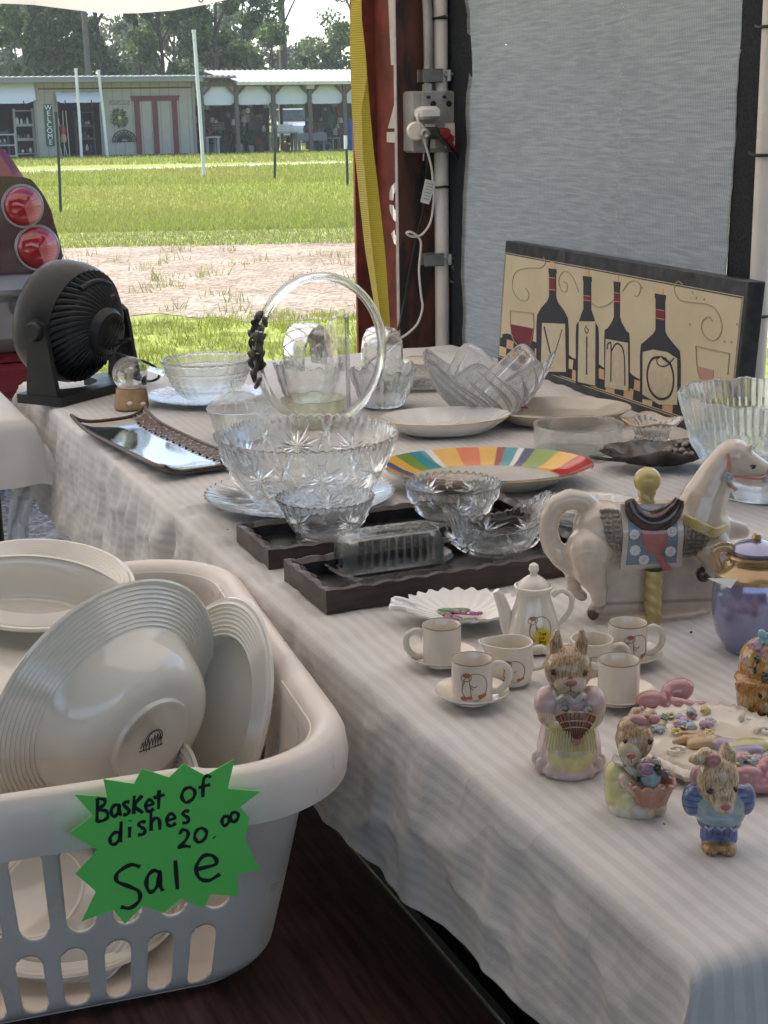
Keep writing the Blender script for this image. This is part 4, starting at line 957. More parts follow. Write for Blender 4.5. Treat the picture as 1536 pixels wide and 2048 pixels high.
mp2 = N(t_, 'ShaderNodeMapping'); mp2.inputs['Scale'].default_value = (60, 130, 1); t_.links.new(uvn.outputs[0], mp2.inputs[0]); t_.links.new(mp2.outputs[0], vv.inputs['Vector'])
mm = N(t_, 'ShaderNodeMath', operation='MULTIPLY'); t_.links.new(vv.outputs[0], mm.inputs[0]); t_.links.new(nb.outputs[0], mm.inputs[1])
hol = ramp(t_, mm.outputs[0], [(.47, (0, 0, 0)), (.49, (.6, .6, .6))])
ms2 = N(t_, 'ShaderNodeMixShader'); t_.links.new(hol, ms2.inputs[0]); t_.links.new(ms1.outputs[0], ms2.inputs[1]); t_.links.new(tp_.outputs[0], ms2.inputs[2]); t_.links.new(ms2.outputs[0], t_.nodes['Material Output'].inputs[0])
wall = thing('mesh_tarp', 'grey knitted shade mesh with black hems hung between two white poles', 'tarp', ms((sL+sR)/2, 0))
wo = wall.location
def sheet(name, s0, s1, z0, z1, m, parent, nx, nz_, amp, edge=None, d=0, off=(0, 0, 0)):
    mb = MB(); uvs = []
    for i in range(nx+1):
        for j in range(nz_+1):
            a, b = i/nx, j/nz_; z = z0+(z1-z0)*b; q0, q1 = s0, s1
            if edge: q0, q1 = edge(z, s0, s1)
            s_ = q0+(q1-q0)*a
            dd = amp*(nz(s_*1.6, z*.7, 2)*1.0 + .35*nz(s_*3+z*1.5, z*7, 5) + .10*nz(s_*9, z*26, 6)) + d + (.005*math.sin((s_-sL)*(-22)+(z-1.6)*16)*math.exp(-((s_-sL+.25)/.35)**2)*max(0, min(1, (z-1.15)/.5)) if amp > .02 else 0)
            mb.v.append(tuple(ms(s_, z, dd)-wo)); mb.c.append((1, 1, 1)); uvs.append((a*(s1-s0), z))
    for i in range(nx):
        for j in range(nz_): mb.f.append((i*(nz_+1)+j, (i+1)*(nz_+1)+j, (i+1)*(nz_+1)+j+1, i*(nz_+1)+j+1)); mb.mi.append(0)
    o = mb.build(name, m, parent, auto=180); ul = o.data.uv_layers.new(name='UVMap')
    for l in o.data.loops: ul.data[l.index].uv = uvs[l.vertex_index]
    return o
def wav(z): return .018*math.sin(z*3.1+.6)+.012*math.sin(z*8)+.006*nz(z*9, 3)
sheet('mesh_fabric', sL-.0, sR, .55, 2.2, shade, wall, 90, 120, .028, edge=lambda z, a, b: (a+wav(z), b-.004*math.sin(z*5)))
hem = mat('black_hem', (.010, .012, .015), .7, spec=.2, var=(220, .45, .6), col2=(.022, .025, .03), bump=(300, .3))
sheet('left_hem', sL, sL, .55, 2.2, hem, wall, 4, 80, .012, edge=lambda z, a, b: (a+wav(z)-.018, a+.115+.045*max(0, math.sin((z-1.0)*2.6))+.01*nz(z*6, 1)), d=.003)
sheet('right_hem', sR, sR, .55, 2.2, hem, wall, 4, 80, .010, edge=lambda z, a, b: (a-.105+.02*math.sin(z*2.2), a+.004-.004*math.sin(z*5)), d=.003)
mb = MB(); sx_ = s_of(1246)
for i in range(150):
    z = .9+1.1*i/150; mb.box(tuple(ms(sx_+.004*nz(z*9, 2)+(.004 if i % 2 else -.004), z, .018+.01*nz(sx_*1.6, z*.7, 2))-wo), (.0016, .0016, .0035+.002*nz(i*.7, 3)))
mb.build('seam_stitching', M['white_paint'], wall, smooth=False)
def wpole(s, d, r, label):
    t = thing('tent_pole', label, 'tent pole', ms(s, 0, d)); mb = MB(); mb.tube([(0, 0, 0), (.002, 0, 1.0), (0, 0, 2.5)], r, 16); mb.build('tube', M['pvc'], t); return t
sPL = s_of(909)+.02; sPR = (hit(1531, 300, MO-EW*.045, -EW)-MO).dot(EL)
pL = wpole(sPL, .03, .0195, 'white plastic pole at the far end of the mesh tarp beside the red post')
pR = wpole(sPR, .045, .0185, 'white plastic pole at the near end of the mesh tarp by the picture')
def tie(parent, z, r, tail=1, label=None, nm='zip_tie'):
    mb = MB(); mb.tube([(r*math.cos(a), r*math.sin(a), z) for a in [2*PI*i/18 for i in range(18)]], .0028, 6, closed=True)
    dv = EL if tail > 0 else -EL; mb.tube([tuple(dv*(-r*.6) - EW*r*.8 + Vector((0, 0, z))), tuple(dv*(-r-.02) - EW*.004 + Vector((0, 0, z+.004)))], .0025, 6)
    mb.build(nm, M['tie'], parent)
for v in (40, 371): tie(pL, PY(909, v, 4.02).z, .021)
for v in (50, 312, 640): tie(pR, PY(1531, v, 2.62).z, .0215, -1)
# spring clamps gripping the far pole
for v, lab in ((152, 'upper metal spring clamp on the far white pole above the outlet box'), (515, 'lower metal spring clamp on the far white pole with a curled hook')):
    z = PY(890, v, 3.98).z; c_ = thing('spring_clamp', lab, 'clamp', ms(sPL, z, .03), TA, 'spring clamps')
    mb = MB(); mb.box((-.032, -.024, 0), (.058, .004, .034), bev=.002); mb.box((-.03, .024, 0), (.05, .004, .034), bev=.002); mb.build('jaw', M['steel'], c_)
    mb = MB(); mb.tube(spline([(0, -.026, 0), (.03, -.03, .004), (.04, -.012, 0), (.03, .02, -.004)], 5), .004, 6); mb.tube([(.012, -.03, .014), (.012, -.03, -.014)], .007, 8)
    if v > 300: mb.tube(spline([(.02, -.03, -.016), (.024, -.03, -.03), (.034, -.03, -.05), (.028, -.03, -.064), (.014, -.03, -.058)], 6), .0035, 6)
    mb.build('spring', M['steel'], c_)
# ================================================================== TABLES AND CLOTHS
def table(name, label, L, W, z, origin, rz, legm):
    t = thing(name, label, 'table', origin, rz)
    m_ = MB(); m_.box((W/2, L/2, z-.018), (W-.02, L-.02, .03), bev=.006); m_.build('table_top', legm, t)
    for x in (.09, W-.09):
        for y in (.1, L-.17):
            m_ = MB(); m_.box((x, y, (z-.034)/2), (.07, .07, z-.034), bev=.006); m_.build('leg', legm, t)
    m_ = MB(); m_.box((W/2, .1, z-.10), (W-.24, .04, .12)); m_.box((W/2, L-.1, z-.10), (W-.24, .04, .12)); m_.build('apron', legm, t)
    return t
table('long_table', 'long timber sale table hidden under the striped white cloth', TLEN, TWID, TZ-.004, TN, TA, M['timber'])
def cloth(name, label, L, W, z, origin, rz, drops, m, seed, wr=1.0, lw=None, corner=True, uvs=(1, 1), hemf=None, res=.009):
    """one cloth over a rectangular table; local x across, y along; drops = (left,right,near,far)"""
    dl, dr, dn, df = drops; r = .012
    xs = np.arange(-dl, W+dr+1e-6, res); ys = np.arange(-dn, L+df+1e-6, res); mb = MB(); uv = []
    def bend(e):      # arc length past the edge -> (outward, down)
        if e <= 0: return 0, 0
        if e < r*PI/2: a = e/r; return r*math.sin(a), r*(1-math.cos(a))
        return r, r + e - r*PI/2
    for x in xs:
        for y in ys:
            ex = max(0-x, x-W, 0); sx_ = -1 if x < 0 else 1; ey = max(0-y, y-L, 0); sy_ = -1 if y < 0 else 1
            if x < 0 and hemf: ex = ex*hemf(y)
            ox, zx = bend(ex); oy, zy = bend(ey); px = min(max(x, 0), W); py = min(max(y, 0), L)
            zz = z
            X = px + sx_*ox; Y = py + sy_*oy
            if ex > 0 and ey > 0:
                m1 = min(ex, ey); zz = z - max(zx, zy) - .12*m1
                X += sx_*m1*.30; Y += sy_*m1*.30
            else: zz = z - zx - zy
            d = max(zx, zy)
            # folds on the hanging part, ripples on the top
            fold = 0
            if ex > 0:
                sA = (.35 + .65*max(0, min(1, (y-.55)/.7)) + .8*math.exp(-((y-1.15)/.35)**2))*wr
                ff = nz(y*13, seed)*.014 + nz(y*31, seed+3)*.008 + .004*nz(y*60, ex*5, seed)
                fold = ff*sA*min(1, d/.05) + .010*nz(y*3, ex*7, seed+8)*min(1, d/.05)
                fold += (.0035*nz(y*24+ex*15, ex*26, seed+11)+.006*(1-abs(nz(y*8-ex*9, ex*10+y*3, seed+12)))**8)*min(1, d/.06)
                X += sx_*(fold + .025*min(1, d/.2))
            elif ey > 0:
                Y += sy_*((nz(x*11, seed+1)*.012+nz(x*27, seed+2)*.006)*min(1, d/.05)+.02*min(1, d/.2))
            else:
                e_ = min(px, W-px); k = math.exp(-e_/.10)
                rip = nz(py*26+nz(px*5, py*4)*1.0, px*5, seed+6)*.0040*k*(.3+.7*max(0, min(1, (py-.5)/.6))+.9*math.exp(-((py-1.1)/.4)**2))*wr
                zz += rip*1.4 + .0016*abs(nz(px*4, py*4, seed+9))*wr + .0012*nz(px*14+py*6, py*10, seed)*wr
                for cx__ in (.40, .80): zz += .0016*math.exp(-((px-cx__)/.009)**2)*wr
                for cy__ in (.62, 1.30, 1.98): zz += .0016*math.exp(-((py-cy__-.01*nz(px*3, 1))/.009)**2)*wr
                zz += .0075*max(0, nz(px*6.0+py*3, py*8, seed+5)-.22)*wr + .0022*(1-abs(nz(px*9-py*7, py*3+px*2, seed+2)))**6*wr
            mb.v.append((X, Y, zz)); mb.c.append((1, 1, 1)); uv.append((x*uvs[0], y*uvs[1]))
    nx, ny = len(xs), len(ys)
    for i in range(nx-1):
        for j in range(ny-1): mb.f.append((i*ny+j, (i+1)*ny+j, (i+1)*ny+j+1, i*ny+j+1)); mb.mi.append(0)
    o = mb.build(name, m, None, auto=180); o.location = origin; o.rotation_euler = (0, 0, rz)
    ul = o.data.uv_layers.new(name='UVMap')
    for l in o.data.loops: ul.data[l.index].uv = uv[l.vertex_index]
    return tag(o, label, 'tablecloth')
M['cloth_hang'] = M['cloth']
def hemline(y): return .86 + .06*nz(y*2.1, 3) + .04*nz(y*7, 5) + .22*max(0, min(1, (y-1.6)/.8)) - .16*max(0, min(1, (.75-y)/.6))
cloth('tablecloth', 'white cloth with satin stripes draped over the long sale table', TLEN, TWID, TZ, TN, TA, (.23, .08, .24, .15), M['cloth'], 4, hemf=hemline)
# second cloth-covered table to the left
LT = Vector((P(50, 835, .75).x, P(50, 835, .75).y, 0)); 
table('side_table', 'dark legged table under the plain white cloth at the left edge', 1.2, .8, .745, LT - EW*.80, TA, M['darkwood'])
cloth('side_tablecloth', 'plain white cloth over the smaller table at the left edge', 1.2, .8, .75, LT - EW*.80, TA, (.1, .13, .15, .1), M['cloth_plain'], 21, wr=.7, res=.02)
# torn strip of thin plastic hanging under the side table
hp = thing('plastic_sheet', 'thin translucent plastic sheet hanging below the left tablecloth', 'plastic sheet', PY(62, 1030, 3.25))
m_ = MB(); nn = 18; ho = hp.location
outl = [(968, 24, 72), (1000, 20, 66), (1040, 16, 58), (1065, 14, 56), (1085, 22, 60), (1110, 48, 62)]
for i in range(nn+1):
    v = 968 + 142*i/nn; ul_, ur_ = itp(outl, v), itp(outl, v, 2)
    for j in range(7): 
        u = ul_+(ur_-ul_)*j/6; m_.v.append(tuple(PY(u, v, 3.25+.03*math.sin(j*1.4+i*.3)+.02*nz(i*.6, j*.9))-ho)); m_.c.append((1, 1, 1))
for i in range(nn):
    for j in range(6): m_.f.append((i*7+j, i*7+j+1, (i+1)*7+j+1, (i+1)*7+j)); m_.mi.append(0)
pm = cloth_mat('thin_plastic', (.75, .76, .8), .45, crease=.4); m_.build('sheet', pm, hp)
tub = thing('storage_tub', 'dark teal plastic tub stored in the shadow under the table edge', 'tub', tb(.62, .40), TA)
m_ = MB()
def tubring(hx, hy, z): return [(x, y, z) for x, y in [(-hx+.03, -hy), (hx-.03, -hy), (hx, -hy+.03), (hx, hy-.03), (hx-.03, hy), (-hx+.03, hy), (-hx, hy-.03), (-hx, -hy+.03)]]
vs = []
for (hx, hy, z) in ((.24, .50, 0), (.24, .50, .005), (.28, .56, .36), (.30, .58, .36), (.30, .58, .39), (.285, .565, .39), (.27, .55, .05)): vs += tubring(hx, hy, z)
m_.add(vs, [(a*8+i, a*8+(i+1) % 8, (a+1)*8+(i+1) % 8, (a+1)*8+i) for a in range(6) for i in range(8)]+[tuple(range(7, -1, -1)), tuple(range(48, 56))])
m_.build('body', mat('dark_teal_plastic', (.008, .016, .018), .5), tub, smooth=False)
m_ = MB(); m_.box((0, 0, .40), (.58, 1.14, .02), bev=.008); m_.build('lid', bpy.data.materials['dark_teal_plastic'], tub, smooth=False)
# brown low table under the basket
BT = P(720, 1700, .475); BZ = .475
bt = thing('low_table', 'dark brown wooden low table carrying the laundry basket', 'table', (BT.x, BT.y, 0), TA)
m_ = MB(); m_.box((-.60, -.15, BZ-.015), (1.2, 1.5, .03), bev=.008); m_.build('table_top', M['brown'], bt)
for x in (-.06, -1.14):
    for y in (-.82, .52): m_ = MB(); m_.box((x, y, (BZ-.03)/2), (.06, .06, BZ-.03), bev=.006); m_.build('leg', M['darkwood'], bt)
m_ = MB(); m_.box((-.05, -.15, BZ-.09), (.02, 1.28, .10)); m_.build('apron', M['darkwood'], bt)

# ================================================================== WINE PICTURE leaning on the pole side of the table
sg_a, sg_b = P(1021, 736, TZ), P(1500, 905, TZ)
SX = (sg_b - sg_a); SL = SX.length; SX.normalize()
SNh = Vector((-SX.y, SX.x, 0)) * -1                     # horizontal normal toward the table
if SNh.dot(Vector((-1, 0, 0))) < 0: SNh = -SNh
tilt = R_(4); SY = (Vector((0, 0, 1))*math.cos(tilt) - SNh*math.sin(tilt)).normalized(); SN = SX.cross(SY)
if SN.dot(SNh) < 0: SN = -SN
SO = sg_a + SNh*.002
sgn = thing('wine_picture', 'wooden picture of four wine bottles spelling Vino with a black edge', 'picture', SO)
SM = Matrix(((SX.x, SY.x, SN.x, 0), (SX.y, SY.y, SN.y, 0), (SX.z, SY.z, SN.z, 0), (0, 0, 0, 1)))
SH = (hit(1012, 481, SO, SN)-SO).dot(SY)
c4s = lambda x, y: (980+x/2.763, 460+y/2.763)
def sp(x, y):     # crop point -> picture coordinates
    p = hit(*c4s(x, y), SO, SN) - SO; return (p.dot(SX), p.dot(SY))
A0, A1 = sp(84, 60)[0], sp(1432, 260)[0]
m_ = MB(); m_.box(((A0+A1)/2, SH/2, -.019), (A1-A0, SH, .036), M=SM, bev=.002); m_.build('board', mat('picture_black', (.012, .014, .018), .4, var=(40, .4, .62), col2=(.035, .035, .04), rvar=.1), sgn, smooth=False)
cream_p = mat('picture_cream', (.58, .50, .34), .5, vcol=False, var=(9, .3, .72), col2=(.50, .42, .27), bump=(90, .05))
bo = .018; 
x0, x1, y0, y1 = A0+.012, A1-.014, .022, SH-.032
m_ = MB(); m_.box(((x0+x1)/2, (y0+y1)/2, .0), (x1-x0, y1-y0, .002), M=SM); m_.build('painted_ground', cream_p, sgn, smooth=False)
m_ = MB()
ln = (.55, .5, .4)
for (a, b, c, d) in ((x0-.004, y0-.004, x1+.004, y0-.0028), (x0-.004, y1+.0028, x1+.004, y1+.004), (x0-.004, y0-.004, x0-.0028, y1+.004), (x1+.0028, y0-.004, x1+.004, y1+.004)):
    m_.box(((a+c)/2, (b+d)/2, .0), (c-a, d-b, .0016), M=SM, col=ln)
ink, lab_, wine, crk, tan = (.018, .02, .028), (.55, .48, .33), (.16, .012, .025), (.62, .42, .22), (.50, .33, .20)
def sprism(pts, z, col, sm=0):
    q = [sp(x, y) for x, y in pts]
    if sm: q = spl2(q, sm, True)
    m_.prism(q, .001, .001+z, M=SM, col=col)
def clampy(q): return q
# checkered cloth along the foot
cols_n = 26; fw = (x1-x0)/cols_n
for i in range(cols_n):
    for j in range(2):
        m_.prism([(x0+i*fw+dx, y0+.002+j*.021+dy) for dx, dy in ((0, 0), (fw, 0), (fw, .021), (0, .021))], .001, .0014, M=SM, col=(ink if (i+j) % 2 else ((.58, .36, .19) if i % 3 else (.6, .5, .3))))
m_.prism([(x0+.01+.004*math.sin(i*2.1)+ (x1-x0-.02)*i/40, y0+.043+.010+.006*math.sin(i*1.1)) for i in range(41)]+[(x1-.01, y0+.043), (x0+.01, y0+.043)], .001, .0013, M=SM, col=ink)
def bottle(xc, top, neck_w, neck_b, sh_w, sh_y, bot, band0, band1, label, skew):
    """bottle in crop pixels; skew = px drop per px to the right"""
    k = lambda x, y: (x, y+(x-xc)*skew)
    L = [k(xc-neck_w*1.15, top), k(xc-neck_w*1.15, top+22), k(xc-neck_w, top+30), k(xc-neck_w, neck_b), k(xc-neck_w*1.5, neck_b+25), k(xc-sh_w*.72, neck_b+70), k(xc-sh_w*.95, sh_y), k(xc-sh_w, sh_y+60), k(xc-sh_w, bot)]
    Rr = [k(xc+sh_w, bot), k(xc+sh_w, sh_y+60), k(xc+sh_w*.95, sh_y), k(xc+sh_w*.72, neck_b+70), k(xc+neck_w*1.5, neck_b+25), k(xc+neck_w, neck_b), k(xc+neck_w, top+30), k(xc+neck_w*1.15, top+22), k(xc+neck_w*1.15, top)]
    sprism(L+Rr, .0010, ink)
    sprism([k(xc-neck_w*.6, top-38), k(xc+neck_w*.6, top-34), k(xc+neck_w*.55, top), k(xc-neck_w*.55, top)], .0012, crk)
    sprism([k(xc-neck_w*.95, band0), k(xc+neck_w*.95, band0), k(xc+neck_w*.95, band1), k(xc-neck_w*.95, band1)], .0014, wine)
    for b_ in (band0, band1-12): sprism([k(xc-neck_w*.95, b_), k(xc+neck_w*.95, b_), k(xc+neck_w*.95, b_+4), k(xc-neck_w*.95, b_+4)], .0016, (.5, .25, .2))
    sprism([k(*q) for q in label], .0016, lab_)
bottle(349, 214, 19, 370, 89, 480, 800, 262, 340, [(293, 520), (420, 510), (424, 775), (286, 790)], .12)
bottle(541, 256, 21, 440, 63, 530, 860, 362, 398, [(497, 510), (588, 500), (586, 855), (490, 845)], .12)
bottle(705, 286, 16, 480, 70, 560, 880, 346, 405, [(645, 610), (768, 615), (770, 880), (640, 878)], .14)
bottle(945, 355, 26, 555, 112, 650, 950, 440, 500, [(850, 690), (905, 668), (985, 668), (1040, 695), (1040, 950), (940, 965), (848, 925)], .17)
def sstroke(pts, w, col, z=.0034, n=5):
    q = spl2([sp(x, y) for x, y in pts], n); m_.stroke(q, w, .001, z, M=SM, col=col)
sstroke([(305, 535), (330, 640), (350, 720)], .0045, ink); sstroke([(405, 548), (378, 640), (350, 720)], .0016, ink)          # V
sstroke([(541, 588), (540, 800)], .0042, ink, n=2); sstroke([(541, 528), (530, 548), (541, 572), (551, 556), (541, 542)], .0018, ink)            # i
sstroke([(656, 660), (655, 635), (672, 622), (676, 660), (674, 838)], .0032, ink); sstroke([(676, 670), (705, 628), (738, 650), (750, 720), (752, 860)], .0034, ink)   # n
sstroke([(945, 702), (900, 715), (876, 790), (890, 880), (940, 932), (1000, 915), (1022, 830), (1005, 745), (960, 705)], .0048, ink)           # o
sstroke([(1025, 706), (985, 748), (945, 750), (928, 722), (948, 700), (985, 712)], .0024, ink)
sprism([(118, 520), (244, 545), (238, 610), (215, 640), (180, 640), (140, 600), (122, 570)], .0012, wine); 
for Lq in ([(116, 445), (118, 520), (130, 600), (170, 650)], [(244, 460), (246, 545), (225, 640)], [(116, 445), (244, 460)]): sstroke(Lq, .0014, (.40, .32, .2), .003)
for Lq in ([(1142, 640), (1150, 760), (1165, 820)], [(1328, 682), (1318, 800)], [(1142, 640), (1328, 682)]): sstroke(Lq, .0014, (.40, .32, .2), .003)
sprism([(1150, 752), (1240, 775), (1235, 830), (1165, 825)], .0012, (.45, .27, .2))
sw = (.38, .30, .19)
for Lq in ([(300, 150), (308, 185), (280, 210), (220, 210), (160, 222), (132, 260), (130, 330), (160, 380), (205, 390), (218, 355), (200, 322)], [(495, 345), (460, 260), (415, 228), (385, 270), (395, 330), (425, 340), (430, 300), (410, 285)],
           [(735, 340), (770, 290), (810, 282), (835, 310), (825, 360), (800, 365)], [(565, 405), (600, 425), (650, 415), (690, 385)], [(1070, 300), (1040, 285), (1022, 330), (1050, 385), (1120, 400), (1200, 410), (1255, 445), (1285, 520), (1270, 590), (1225, 610), (1180, 570), (1175, 510), (1210, 480), (1235, 505)]):
    sstroke(Lq, .0022, sw, .0022)
for x, y in ((1145, 376), (1125, 345), (1188, 382), (1370, 520), (1300, 615), (1340, 620), (845, 318), (1108, 520)): sstroke([(x-4, y), (x+4, y+3)], .003, (.3, .24, .15), .0022, 2)
for xc, (a, b) in ((270, (415, 560)), (487, (520, 640)), (640, (530, 640)), (842, (640, 760))): pass
m_.build('artwork', M['vmatte'], sgn, smooth=False)
# ================================================================== LAUNDRY BASKET WITH DISHES
KA = R_(17.5); KX = Vector((math.cos(KA), math.sin(KA), 0)); KY = Vector((-math.sin(KA), math.cos(KA), 0))
KO = KX*.110 + KY*1.60 + Vector((0, 0, BZ))        # centre of the basket floor
bk = thing('laundry_basket', 'white plastic laundry basket filled with dishes on the brown low table', 'basket', KO, KA)
KH = .270
def rrect(t, hx, hy, rc, HX=.235, HY=.335, RC=.10):
    """point and outward normal at fraction t round a rounded rectangle (segment lengths from the top outline); t=0 at middle of front"""
    a, b, c = 2*(HX-RC), 2*(HY-RC), RC*PI/2; Ltot = 2*a+2*b+4*c; d = (t % 1)*Ltot
    segs = [('l', a/2), ('c', c, -PI/2), ('l2', b), ('c', c, 0), ('l3', a), ('c', c, PI/2), ('l4', b), ('c', c, PI), ('l5', a/2)]
    cx = [(hx-rc, -(hy-rc)), (hx-rc, hy-rc), (-(hx-rc), hy-rc), (-(hx-rc), -(hy-rc))]; ci = 0
    for s_ in segs:
        L = s_[1]
        if d <= L + 1e-9:
            k = d/L
            if s_[0] == 'l': return ((hx-rc)*k, -hy), (0, -1)
            if s_[0] == 'l2': return (hx, -(hy-rc)+2*(hy-rc)*k), (1, 0)
            if s_[0] == 'l3': return ((hx-rc)-2*(hx-rc)*k, hy), (0, 1)
            if s_[0] == 'l4': return (-hx, (hy-rc)-2*(hy-rc)*k), (-1, 0)
            if s_[0] == 'l5': return (-(hx-rc)+(hx-rc)*k, -hy), (0, -1)
            an = s_[2]+k*PI/2; q = cx[ci]
            return (q[0]+rc*math.cos(an), q[1]+rc*math.sin(an)), (math.cos(an), math.sin(an))
        d -= L
        if s_[0] == 'c': ci += 1
    return (0, -hy), (0, -1)
PER = 2*2*(.235-.10)+2*2*(.335-.10)+4*.10*PI/2
def kwall(p, q):       # p metres along the perimeter (0 = middle of front), q metres above floor
    k = q/KH; ins = .052*(1-k)**1.15 + .018*max(0, 1-q/.03)**2
    (x, y), n = rrect(p/PER, .235-ins, .335-ins, .10-ins*.5); return (x, y, q)
slots = []
def row(p0, p1, step, w_, q0, q1):
    k = int((p1-p0)/step); st_ = p0 + ((p1-p0)-k*step)/2
    for i in range(k+1): slots.append((st_+i*step, w_/2, q0, q1))
fs_ = .135-.02; rs0 = .135+.157; rs1 = rs0+.47
row(-fs_-.03, fs_+.014, .0495, .030, .013, .092); row(-fs_-.01, fs_+.018, .0495, .032, .110, .218)
row(rs0+.02, rs1-.02, .052, .026, .018, .098); row(rs0+.03, rs1-.05, .052, .026, .122, .214)
row(-rs1+.02, -rs0-.02, .052, .026, .018, .098); row(-rs1+.03, -rs0-.05, .052, .026, .122, .214)
row(PER/2-fs_, PER/2+fs_, .056, .033, .018, .098)
NP, NQ = 880, 108
pos = [[(PER*(i/NP) - PER/2, KH*j/NQ) for j in range(NQ+1)] for i in range(NP)]
def sd(p, q, s_):
    dp = (p-s_[0]+PER/2) % PER - PER/2; r = s_[1]; a, b = s_[2]+r, s_[3]-r
    dq = q - min(max(q, a), b); return math.hypot(dp, dq)-r, dp, dq
m_ = MB(); dele = set(); newp = {}
for i in range(NP):
    for j in range(NQ+1):
        p, q = pos[i][j]
        for s_ in slots:
            d_, dp, dq = sd(p, q, s_)
            if abs(d_) < .0016:
                L = math.hypot(dp, dq) or 1; k = s_[1]/L
                pos[i][j] = (p+dp*(k-1), q+dq*(k-1)); break
for i in range(NP):
    for j in range(NQ+1): m_.v.append(kwall(*pos[i][j])); m_.c.append((1, 1, 1))
for i in range(NP):
    for j in range(NQ):
        c_ = [pos[i][j], pos[(i+1) % NP][j], pos[(i+1) % NP][j+1], pos[i][j+1]]
        pm_ = pos[i][j][0]+PER/NP/2; qm = sum(x[1] for x in c_)/4
        if any(sd(pm_, qm, s_)[0] < 0 for s_ in slots): continue
        m_.f.append((i*(NQ+1)+j, ((i+1) % NP)*(NQ+1)+j, ((i+1) % NP)*(NQ+1)+j+1, i*(NQ+1)+j+1)); m_.mi.append(0)
wl = m_.build('wall', M['plastic'], bk, auto=60)
sm_ = wl.modifiers.new('thick', 'SOLIDIFY'); sm_.thickness = .0035; sm_.offset = -1
m_ = MB(); ring = [kwall(PER*i/120, .001)[:2] for i in range(120)]; m_.prism([(x, y) for x, y in ring], -.002+.002, .004); m_.build('floor', M['plastic'], bk)
prof = [(-.006, -.052), (-.005, -.004), (.004, .008), (.018, .012), (.027, .008), (.033, -.004), (.036, -.024), (.034, -.042), (.031, -.043), (.0305, -.02), (.027, -.004), (.018, .004), (.006, .0), (.001, -.01), (.0005, -.052)]
m_ = MB(); NR = 200; np_ = len(prof)
def sst(a, b, x): k = min(1, max(0, (x-a)/(b-a))); return k*k*(3-2*k)
for i in range(NR):
    p = PER*i/NR - PER/2; (x, y), n = rrect(p/PER, .235, .335, .10)
    pa = abs(p); mid = rs0+.235
    hb = sst(.13, .10, abs(pa-mid)); hf = sst(.115, .085, pa) + sst(.115, .085, abs(pa-PER/2))
    for (o_, z) in prof:
        oo = o_*(1-.30*hb-.16*hf) if o_ > .01 else o_; zz = z + .012*hb*(1 if z > -.03 else -.3) + .006*hf*(z > -.03)
        m_.v.append((x+n[0]*oo, y+n[1]*oo, KH+zz)); m_.c.append((1, 1, 1))
for i in range(NR):
    for j in range(np_): m_.f.append((i*np_+j, ((i+1) % NR)*np_+j, ((i+1) % NR)*np_+(j+1) % np_, i*np_+(j+1) % np_)); m_.mi.append(0)
m_.build('rim', M['plastic'], bk, auto=60)

def orient(o, loc, axis, up=(0, 0, 1), spin=0):
    """put an object's local z along axis"""
    z = Vector(axis).normalized(); x = Vector(up).cross(z); x = x.normalized() if x.length > 1e-4 else Vector((1, 0, 0)); y = z.cross(x)
    o.matrix_world = Matrix.Translation(loc) @ Matrix(((x.x, y.x, z.x), (x.y, y.y, z.y), (x.z, y.z, z.z))).to_4x4() @ Matrix.Rotation(spin, 4, 'Z')
def ribbed(R, h, foot, rim_w, nrib, th=.004, deep=1.0):
    """outer then inner profile of a ribbed-rim dish; z=0 at foot"""
    out = [(0, .002), (foot-.006, .002), (foot-.004, 0), (foot, 0), (foot+.002, .004)]
    body = R-rim_w
    for i in range(1, 9): k = i/8; out.append((foot+.002+(body-foot-.002)*k**(1/deep), .004+(h*.72-.004)*k**(1.6*deep)))
    steps = nrib*6
    for i in range(1, steps+1):
        k = i/steps; r = body+rim_w*k*.9; z = h*.72+h*.28*k*.95; out.append((r, z-.0011*math.cos(k*nrib*2*PI)+.0011))
    out += [(R-.002, h-.002), (R, h), (R-.002, h+.003), (R-.006, h+.003)]
    inn = [(r-(th*.5), z+th) for r, z in out[5:-4]][::-1]
    return out + inn + [(foot*.9, .007), (0, .006)]
def dish(name, label, cat, R, h, foot, rim_w, nrib, loc, axis, sx=1, sy=1, spin=0, deep=1.0, group=None, m=None):
    t = thing(name, label, cat, group=group); m_ = MB(); m_.lathe(ribbed(R, h, foot, rim_w, nrib, deep=deep), 96, sx=sx, sy=sy)
    m_.build('body', m or M['dish'], t, auto=50); orient(t, Vector(loc), axis, spin=spin); return t
def kp(x, y, z): return tuple(KX*x + KY*y + Vector((KO.x, KO.y, BZ+z)))
ax1 = Vector((.66, -.60, -.27)).normalized()
bw_f = PY(306, 1484, 1.44)
big = dish('serving_bowl', 'large ivory serving bowl with ribbed rim tipped on its side in the basket', 'bowl', .155, .082, .050, .050, 10, bw_f, -ax1, deep=1.55)
m_ = MB()
for k in range(2): m_.tube([(.012*math.cos(a)*(1-.25*k), .012*math.sin(a)*(1-.1*k)+.004, -.0004) for a in [PI*i/10*1.1 for i in range(11)]], .0006, 4)
rs_ = random.Random(5)
for k in range(7): x = -.014+.004*k; m_.tube([(x, -.006-rs_.uniform(0, .006), .0016), (x+.003, .002+rs_.uniform(0, .006), .0016), (x+.005, -.004, .0016)], .0006, 4)
m_.tube([(-.016, -.010, .0016), (.016, -.008, .0016)], .0007, 4)
m_.build('maker_stamp', mat('stamp_ink', (.03, .03, .07), .6), big)
dish('oval_platter', 'ivory oval platter with ribbed rim standing at the right side of the basket', 'platter', .15, .022, .10, .045, 8, PY(436, 1452, 1.56), (-.62, -.60, .40), sx=.70, sy=1.0)
